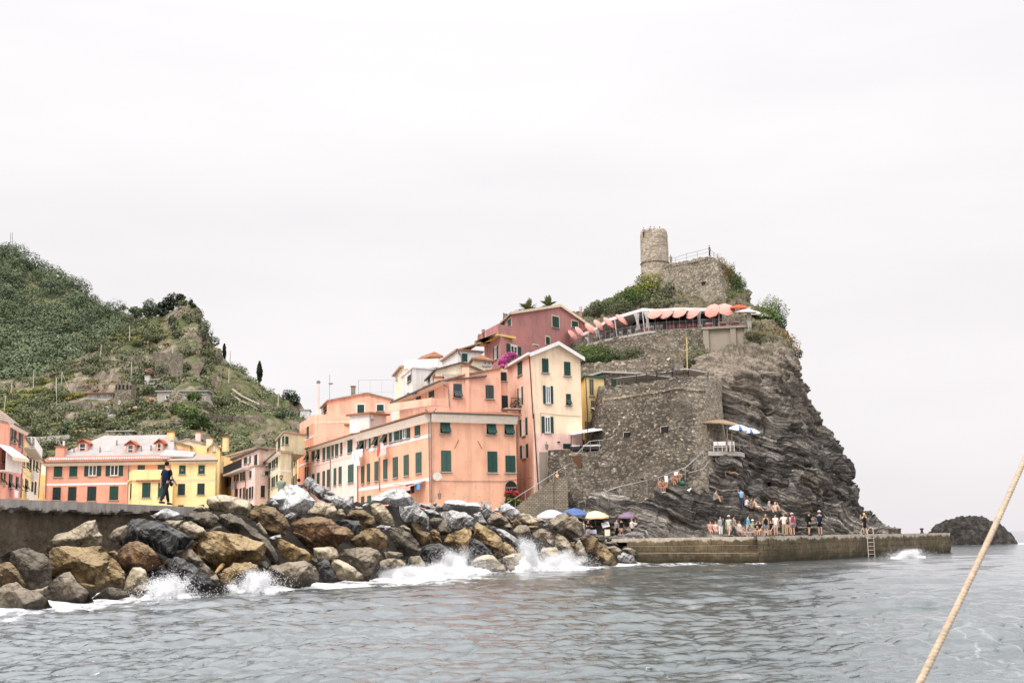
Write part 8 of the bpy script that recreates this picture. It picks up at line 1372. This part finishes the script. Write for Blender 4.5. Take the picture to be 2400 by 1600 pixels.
# laundry of the left houses
for k,f,pts,c,lab in (('A',H3.fr,((342,1095),(392,1115),(390,1200),(350,1195)),(.62,.60,.62),'pale laundry hanging on the cream house at the left'),('A',H1.fr,((105,1310),(155,1318),(150,1400),(108,1400)),(.74,.72,.72),'white washing low on the pink striped house'),('A',H2.fr,((250,1330),(335,1335),(335,1408),(255,1408)),(.68,.66,.66),'white washing low on the narrow yellow house'),('A',H1.fr,((165,1040),(186,1045),(182,1130),(166,1130)),(.7,.7,.72),'white cloth hanging beside the balcony at the left edge'),('B',H10.fl,((1062,955),(1095,950),(1098,1045),(1060,1050)),(.25,.33,.45),'blue and yellow towel hanging on the lilac pink house')): towel('cloth',[onf(f,k,x,y,.5) for x,y in pts],cmat(c),lab,'laundry')
# ------------------------------------------------------------------ rope of the viewer's boat
mb = MB(); A,B_ = pt(2150,1610,3.6),pt(2408,1062,4.6); pts = [A.lerp(B_,q) - Vector((0,0,.012 * math.sin(q * math.pi))) for q in np.linspace(-.3,1.5,700)]; vs = []; fs = []; n = 14
for i,p in enumerate(pts):
 t_ = (pts[min(i + 1,699)] - pts[max(i - 1,0)]).normalized(); a = t_.cross(Vector((0,0,1))).normalized(); b = t_.cross(a)
 for k in range(n): w = 2 * math.pi * k / n; r = (.0112 - .0016 * min(1,max(0,(i - 120) / 390))) * (1 + .07 * math.cos(3 * w)); w2 = w + i * .42; vs.append(p + a * math.cos(w2) * r + b * math.sin(w2) * r)
for i in range(699):
 for k in range(n): fs.append((i * n + k,i * n + (k + 1) % n,(i + 1) * n + (k + 1) % n,(i + 1) * n + k))
mb.add(vs,fs); t = NT('beige_rope'); M['rope'] = t.bsdf(t.ramp(t.noise(60,4),[(.3,c4(.34,.255,.18)),(.7,c4(.52,.41,.305))]),.9); mb.one('rope',M['rope'],'beige mooring rope slanting across the right foreground','rope',smooth=True)
# ------------------------------------------------------------------ things on the left hillside
CB['S'] = (200,660,3.919); CB['U'] = (0,560,4.612)
def ground(px,py): return hill_pt(px,py)
def bvh_obj(o): return BVHTree.FromPolygons([o.matrix_world @ v.co for v in o.data.vertices],[p.vertices[:] for p in o.data.polygons])
bpy.context.view_layer.update(); HB = [bvh_obj(bpy.data.objects['hill_crag']),bvh_obj(bpy.data.objects['hill'])]
def on_hill(px,py):
 for b in HB:
  h = b.ray_cast(Vector((0,0,E)),ray(px,py).normalized(),1500)
  if h[0] is not None: return h[0]
 return hill_pt(px,py)
def hpole(k,x0,y0,x1,y1,label,r=.13,arms=False):
 px,py = cp(k,x1,y1); g = on_hill(px,py); d = g.y; root = thing('pole',g,label,'pole','poles on the hillside'); mb = MB(); tp = pt(*cp(k,x0,y0),d); mb.tube([g - Vector((0,0,.8)),tp],[r,r * .75],6); mb.build('post',M['pole'],root); return tp
tp = []
for k,x0,y0,x1,y1,lab in (('A',68,230,40,445,'short pole at the left edge of the vine terraces'),('A',136,80,122,250,'thin pole second from the left on the terraces'),('A',390,-60,380,205,'tall pale pole third from the left on the terraces'),('A',648,28,637,285,'thick pale pole in the middle of the terraces'),('A',712,-45,705,120,'tall pole just behind the thick terrace pole'),('U',1098,1140,1073,1370,'pale pole on the ochre field with a cable to the left'),('U',1424,1330,1418,1550,'pole right behind the belfry tower'),('U',1870,1165,1857,1350,'leaning pole on the upper stone terrace of the crag'),('S',1320,793,1317,932,'pole on the right slope of the crag'),('S',1775,1025,1770,1135,'pole low on the right slope near the round shrub'),('S',1208,600,1206,690,'small pole under the crag pines'),('S',408,405,405,540,'thin pole on the straw field below the peak'),('S',1332,635,1330,720,'faint thin pole on the skyline right of the small cypress'),('U',608,1500,605,1600,'stub pole among the terrace bushes')): tp.append(hpole(k,x0,y0,x1,y1,lab))
def cable(pts,label): mb = MB(); mb.tube(pts,.035,4,False); mb.one('cable',M['stone_trim'],label,'cable')
def sag(a,b,s): return [a.lerp(b,q) - Vector((0,0,s * 4 * q * (1 - q))) for q in np.linspace(0,1,14)]
e = pt(*cp('A',735,755),190); cable(sag(tp[3],e,6),'sagging cable from the thick terrace pole to the village'); g = on_hill(*cp('A',1020,310)); cable(sag(tp[4],g + Vector((0,0,1)),3),'cable from the tall pole to the wall by the belfry'); g2 = on_hill(*cp('U',790,1430)); cable(sag(tp[5],g2,2),'straight cable slanting down left from the ochre field pole')
mb = MB(); q = pt(*cp('A',735,750),189); mb.tube([q,q - Vector((0,0,9))],.16,6); mb.one('pole',M['white'],'white pole left of the white palazzo roof','pole','poles on the hillside')
g = pt(27,588,640); root = thing('radio_mast',g,'thin lattice radio mast on the far left hilltop','mast'); mb = MB(); [mb.tube([g + Vector((a,0,-3)),pt(27,545,640) + Vector((a * .6,0,0))],.16,4) for a in (-.8,.8)]; [mb.tube([g + Vector((-.75 * s_,0,z)),g + Vector((.75 * s_,0,z + .8))],.1,4) for z,s_ in ((1,1),(3,-1),(5,1),(7,-1))]; mb.build('lattice',M['steel'],root)
# belfry tower
p = on_hill(*cp('A',1410,385)); d = p.y - 1.5; BT_ = House('belfry','square stone belfry tower with three arched openings on the hillside',C=(*cp('A',1322,95),d),R=(*cp('A',1508,92),d),zb=pt(*cp('A',1410,470),d).z,mat=M['castle'],back=3.6,cat='tower'); f = BT_.fr
for x in (1372,1416,1463,1336,1500):
 w_ = 11 if x in (1372,1416,1463) else 5; u0,z1_ = f.hit(*cp('A',x - w_,112)); u1,z0 = f.hit(*cp('A',x + w_,158)); mb = MB(); r = (u1 - u0) / 2; ar = [f.p(u0,.003,z0),f.p(u1,.003,z0)] + [f.p(u0 + r + r * math.cos(q),.003,z1_ - r * .3 + r * math.sin(q)) for q in np.linspace(0,math.pi,7)]; n_ = Vector((f.n.x,f.n.y,0)) * .04; mb.hexa(ar,[a + n_ for a in ar]); BT_.part('arch_opening',mb,M['dark'])  # flat dark arches paint the shade of the openings
BT_.wins(f,'A',[('w',1362,285,1384,328)]); mb = MB(); [f.box(mb,u,u + .5,-.4,.0,BT_.zt + .002,BT_.zt + .5) for u in np.linspace(.2,f.w - .7,5)]; BT_.part('crenel',mb,M['castle'])
def hwall(k,pts,h,label,mat='terrace_wall',name='stone_wall',th=.5):
 P = [on_hill(*cp(k,x,y)) for x,y in pts]; n = 40; s = np.linspace(0,len(P) - 1,n); A = [P[min(int(q),len(P) - 2)].lerp(P[min(int(q),len(P) - 2) + 1],q - min(int(q),len(P) - 2)) + Vector((0,-.4,0)) for q in s]; mb = MB()
 for a,b in zip(A[:-1],A[1:]): mb.hexa([a - Vector((0,0,1.2)),b - Vector((0,0,1.2)),b + Vector((0,th,-1.2)),a + Vector((0,th,-1.2))],[a + Vector((0,0,h)),b + Vector((0,0,h)),b + Vector((0,th,h)),a + Vector((0,th,h))])
 mb.one(name,M[mat],label,'wall','stone walls of the hillside')
hwall('S',((620,790),(760,790),(890,800)),3.6,'high grey stone wall on the crag under the leaning pole'); hwall('S',((640,850),(780,860),(895,880)),3.2,'lower grey stone wall on the crag above the blue house'); hwall('S',((310,700),(420,725),(540,730)),1.2,'grey stone wall below the green vine field'); hwall('A',((580,390),(800,378),(1050,365)),1.3,'long stone wall left of the belfry'); hwall('A',((1135,390),(1230,385),(1320,380)),1.5,'stone wall attached to the belfry foot'); hwall('A',((880,160),(1010,150),(1120,145)),.7,'stone wall above the brown roofed hut'); hwall('A',((1150,500),(1240,505),(1310,500)),1.8,'terrace wall under the belfry garden'); hwall('S',((1100,1255),(1350,1275),(1640,1300)),1.0,'long wall across the lower right slope'); hwall('S',((440,1020),(520,1030),(580,1030)),2.2,'grey wall right of the belfry tower'); hwall('A',((390,800),(560,790),(800,775)),1.6,'low wall with a fence above the cream house','stone_trim')
def hhouse(k,x0,y0,x1,y1,label,mat,wins=(),roof='tile_pale',rd=.25,fr_='white',name='house',back=4):
 g = on_hill(*cp(k,(x0 + x1) / 2,y1)); d = g.y - 2.0; H = House(name,label,C=(*cp(k,x0,y0),d),R=(*cp(k,x1,y0),d + .2),zb=pt(*cp(k,x0,y1),d).z - 1.5,mat=M[mat],back=back); H.flat_roof(M[roof],rd,.22); H.wins(H.fr,k,list(wins),frame=fr_); return H
hhouse('A',1005,210,1300,275,'low hut with a brown tiled roof left of the belfry','grey_white',[('wd',1110,218,1150,250),('wd',1175,215,1290,245)],'tile',.9)
M['bluewall'] = plaster('pale_blue_plaster',c4(.36,.42,.52)); hhouse('S',680,945,852,990,'pale blue house with white windows on the crag','bluewall',[('w',712,955,722,985),('w',742,955,752,985),('w',790,960,800,978),('w',812,960,822,978)],'stone_trim',.3)
hhouse('S',595,900,675,945,'small white hut with an open dark porch on the crag','grey_white',[('wd',600,903,668,938)],'stone_trim',.3); hhouse('S',545,870,592,910,'white box hut beside the pink oleander','grey_white',[],'stone_trim',.1); hhouse('S',660,1010,800,1080,'long green grey house with a flat roof below the blue one','stone_trim',[('w',735,1045,800,1078)],'stone_trim',.4)
hhouse('S',880,1010,1115,1035,'open gallery with white posts and pale roof on the crag','stone_trim',[('wd',888 + 38 * i,1010,918 + 38 * i,1034) for i in range(6)],'roof_white',.5)
hhouse('A',1245,645,1520,700,'flat roofed grey house on the rocks above the palazzo','buttress',[('wd',1265,655,1330,690),('wd',1440,650,1500,680)],'stone_trim',.4); hhouse('A',1208,690,1400,760,'pale pink house with a dark slot window above the white roof','pale_pink',[('wd',1250,738,1335,758)],'stone_trim',.2); hhouse('S',1975,1180,2060,1240,'white house corner on the skyline left of the tall orange house','whitewash',[],'stone_trim',.2)
mb = MB(); P = [on_hill(*cp('S',x,y)) + Vector((0,-.5,.5)) for x,y in ((1350,1030),(1430,1090),(1600,1175))]
for o_ in (-.5,.5): mb.tube([p + Vector((o_ * .3,0,o_)) for p in P],.28,5)
mb.one('hillside_rail',M['buttress'],'pale rail track running down the right slope of the crag','track')
for x,y,lab in ((1250,540,'white railings and chairs of the garden under the belfry'),): P = [on_hill(*cp('A',a,b)) for a,b in ((1250,560),(1330,545))]; mb = MB(); [mb.tube([P[0] + Vector((0,-.6,z)),P[1] + Vector((0,-.6,z))],.12,4) for z in (.2,1.8)]; [mb.tube([P[0].lerp(P[1],q) + Vector((0,-.6,.0)),P[0].lerp(P[1],q) + Vector((0,-.6,1.9))],.1,4) for q in np.linspace(0,1,6)]; mb.one('garden_fence',M['white'],'white garden fence hanging below the belfry','fence')
for x0,y0,x1,y1,lab in ((1178,415,1290,425,'white terrace rail left under the belfry'),(1325,400,1395,392,'white terrace rail right under the belfry')): P = [on_hill(*cp('A',x0,y0)),on_hill(*cp('A',x1,y1))]; mb = MB(); [mb.tube([P[0] + Vector((0,-1.2,z)),P[1] + Vector((0,-1.2,z))],.08,4) for z in (.3,1.1)]; [mb.tube([P[0].lerp(P[1],q) + Vector((0,-1.2,-.6)),P[0].lerp(P[1],q) + Vector((0,-1.2,1.1))],.06,4) for q in np.linspace(0,1,5)]; mb.one('terrace_rail',M['white'],lab,'rail')
def hbush(k,pts,m_,label,cat='bush',per=520,size=.19,name='bush',seed=1,group=None):
 C = []; Rr = []
 for x,y,rx,rz in pts: p = on_hill(*cp(k,x,y)); s_ = p.y / F / CB[k][2]; C.append([p.x,p.y - rx * s_ * .5,p.z + rz * s_ * .3]); Rr.append([rx * s_,rx * s_,rz * s_])
 o = leaf_obj(name,leaf_cards(np.array(C),np.array(Rr),per,size,seed=seed),LF[m_]); return props(o,label,cat,group)
hbush('S',[(550,850,35,25),(590,838,40,28),(620,850,28,22)],'pinkflower','pink oleander beside the white box hut','flowering shrub',seed=31,name='oleander'); hbush('S',[(430,1200,50,38),(480,1195,45,38),(405,1215,30,25)],'whiteflower','white oleander to the right below the belfry','flowering shrub',seed=32,name='oleander'); hbush('S',[(620,1092,35,18),(665,1100,35,18)],'pinkflower','pale pink flowers below the green grey house','flowering shrub',420,.16,seed=33,name='oleander')
hbush('S',[(490,1130,70,50),(530,1150,50,45),(450,1120,40,30)],'forest','dark round bush right of the belfry',seed=34); hbush('S',[(500,1270,70,65),(540,1230,45,55),(460,1290,45,50)],'green','green leafy bush below the white oleander',seed=35); hbush('S',[(590,1010,60,42)],'green','bright bush in front of the grey wall by the belfry',seed=36); hbush('S',[(640,1250,45,40)],'yellowgreen','light yellow green shrub on the lower rock face',seed=37)
hbush('S',[(980,1075,45,45),(1020,1080,50,50),(1060,1085,35,40)],'green','dark ivy hedge under the open gallery','hedge',seed=38,name='hedge'); hbush('S',[(1230,1130,80,60),(1290,1150,60,50)],'scrub','grey green shrub left of the rail track',seed=39); hbush('S',[(1830,1220,80,62),(1880,1240,60,50),(1790,1245,50,40)],'forest','big round shrub low on the right slope',seed=40); hbush('S',[(1890,1060,60,60),(1930,1100,50,60),(1850,1080,50,50)],'pine','dark tree clump at the right end of the slope','tree',seed=41,name='tree')
hbush('S',[(820,430,55,80),(850,500,45,60),(800,370,40,50)],'pine','dark bush clinging to the cliff face of the crag',seed=42); hbush('S',[(1080,470,45,80),(1130,520,60,80),(1190,570,50,50),(1110,430,40,60)],'forest','dense dark pines behind the right shoulder of the crag','tree',seed=43,name='tree'); hbush('S',[(930,800,45,45)],'forest','round dark bush right of the high stone wall',seed=44); hbush('A',[(480,530,95,90),(430,590,70,70),(550,560,70,70)],'scrub','large grey green tree before the lower terraces','tree',seed=45,name='tree'); hbush('A',[(790,600,70,60),(740,640,60,45)],'forest','dark shrub right of the large grey green tree',seed=46); hbush('A',[(980,620,95,80),(1080,600,70,60)],'scrub','olive bramble mound on the rock under the belfry wall',seed=47)
hbush('S',[(950,1230,120,70),(1050,1290,110,70),(860,1200,80,70),(1120,1360,70,60),(980,1330,80,50)],'green','broad leafy thicket in the middle of the lower slope','thicket',900,.19,'thicket',48)
def tree(k,x,yb,blobs,m_,label,per=800,size=.2,seed=1,name='tree',cat='tree'):
 g = on_hill(*cp(k,x,yb)); d = g.y; root = thing(name,g,label,cat,'trees on the hillside'); C = []; Rr = []
 for bx,by,rx,rz in blobs: p = pt(*cp(k,bx,by),d); s_ = d / F / CB[k][2]; C.append(list(p)); Rr.append([rx * s_,rx * s_,rz * s_])
 tp_ = Vector(C[0]); mb = MB(); mb.tube([g - Vector((0,0,1)),g.lerp(tp_,.5) + Vector((.2,0,0)),tp_],[.3,.22,.1],7)
 for c in C[1:]: mb.tube([g.lerp(tp_,.45),Vector(c)],[.14,.05],5)
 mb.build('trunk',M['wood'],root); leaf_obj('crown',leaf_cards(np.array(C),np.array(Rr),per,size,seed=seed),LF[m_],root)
tree('S',800,262,[(810,150,60,45),(750,190,50,50),(880,150,45,40),(840,195,60,40),(910,200,30,35),(780,240,40,30)],'pine','broad dark pine on the summit of the crag',seed=51); tree('S',600,330,[(590,220,62,68),(560,270,40,60),(640,260,50,55),(600,310,62,50)],'forest','rounded grey green tree left of the broad summit pine',seed=52); tree('S',700,320,[(700,220,42,35),(700,270,60,45),(740,300,45,40)],'pine','dark tree between the rounded tree and the summit pine',seed=53); tree('S',345,300,[(345,225,28,18),(370,245,28,16),(330,245,20,14)],'pine','small lone pine on the ridge saddle',160,.28,54); tree('S',460,330,[(450,265,48,35),(480,300,50,50),(500,270,30,30)],'forest','low rounded tree on the saddle left of the tall ones',seed=55); tree('S',970,240,[(970,195,22,30),(990,225,25,30)],'pine','small dark shrub tree at the right end of the summit',200,.25,56)
for x,yb,yt,w_,lab,sd_ in ((1600,915,742,34,'tall dark cypress alone on the right skyline',61),(1277,705,578,17,'small slim cypress on the slope below the crag pines',62)):
 g = on_hill(*cp('S',x,yb)); d = g.y; s_ = d / F / CB['S'][2]; root = thing('cypress_tree',g,lab,'cypress','trees on the hillside'); mb = MB(); tp_ = pt(*cp('S',x,yt),d); mb.tube([g - Vector((0,0,1)),g.lerp(tp_,.5)],[.25,.12],6); mb.build('trunk',M['wood'],root); C = []; Rr = []
 for q in np.linspace(.06,.97,14): p = g.lerp(tp_,q); C.append([p.x,p.y,p.z]); r = w_ * s_ * (math.sin(min(q * 1.2 + .35,1.57)) if q < .4 else 1) * (1 - q) ** .55 + .1; Rr.append([r,r,.10 * (tp_ - g).length])
 leaf_obj('crown',leaf_cards(np.array(C),np.array(Rr),190,.24,seed=sd_),LF['pine'],root)
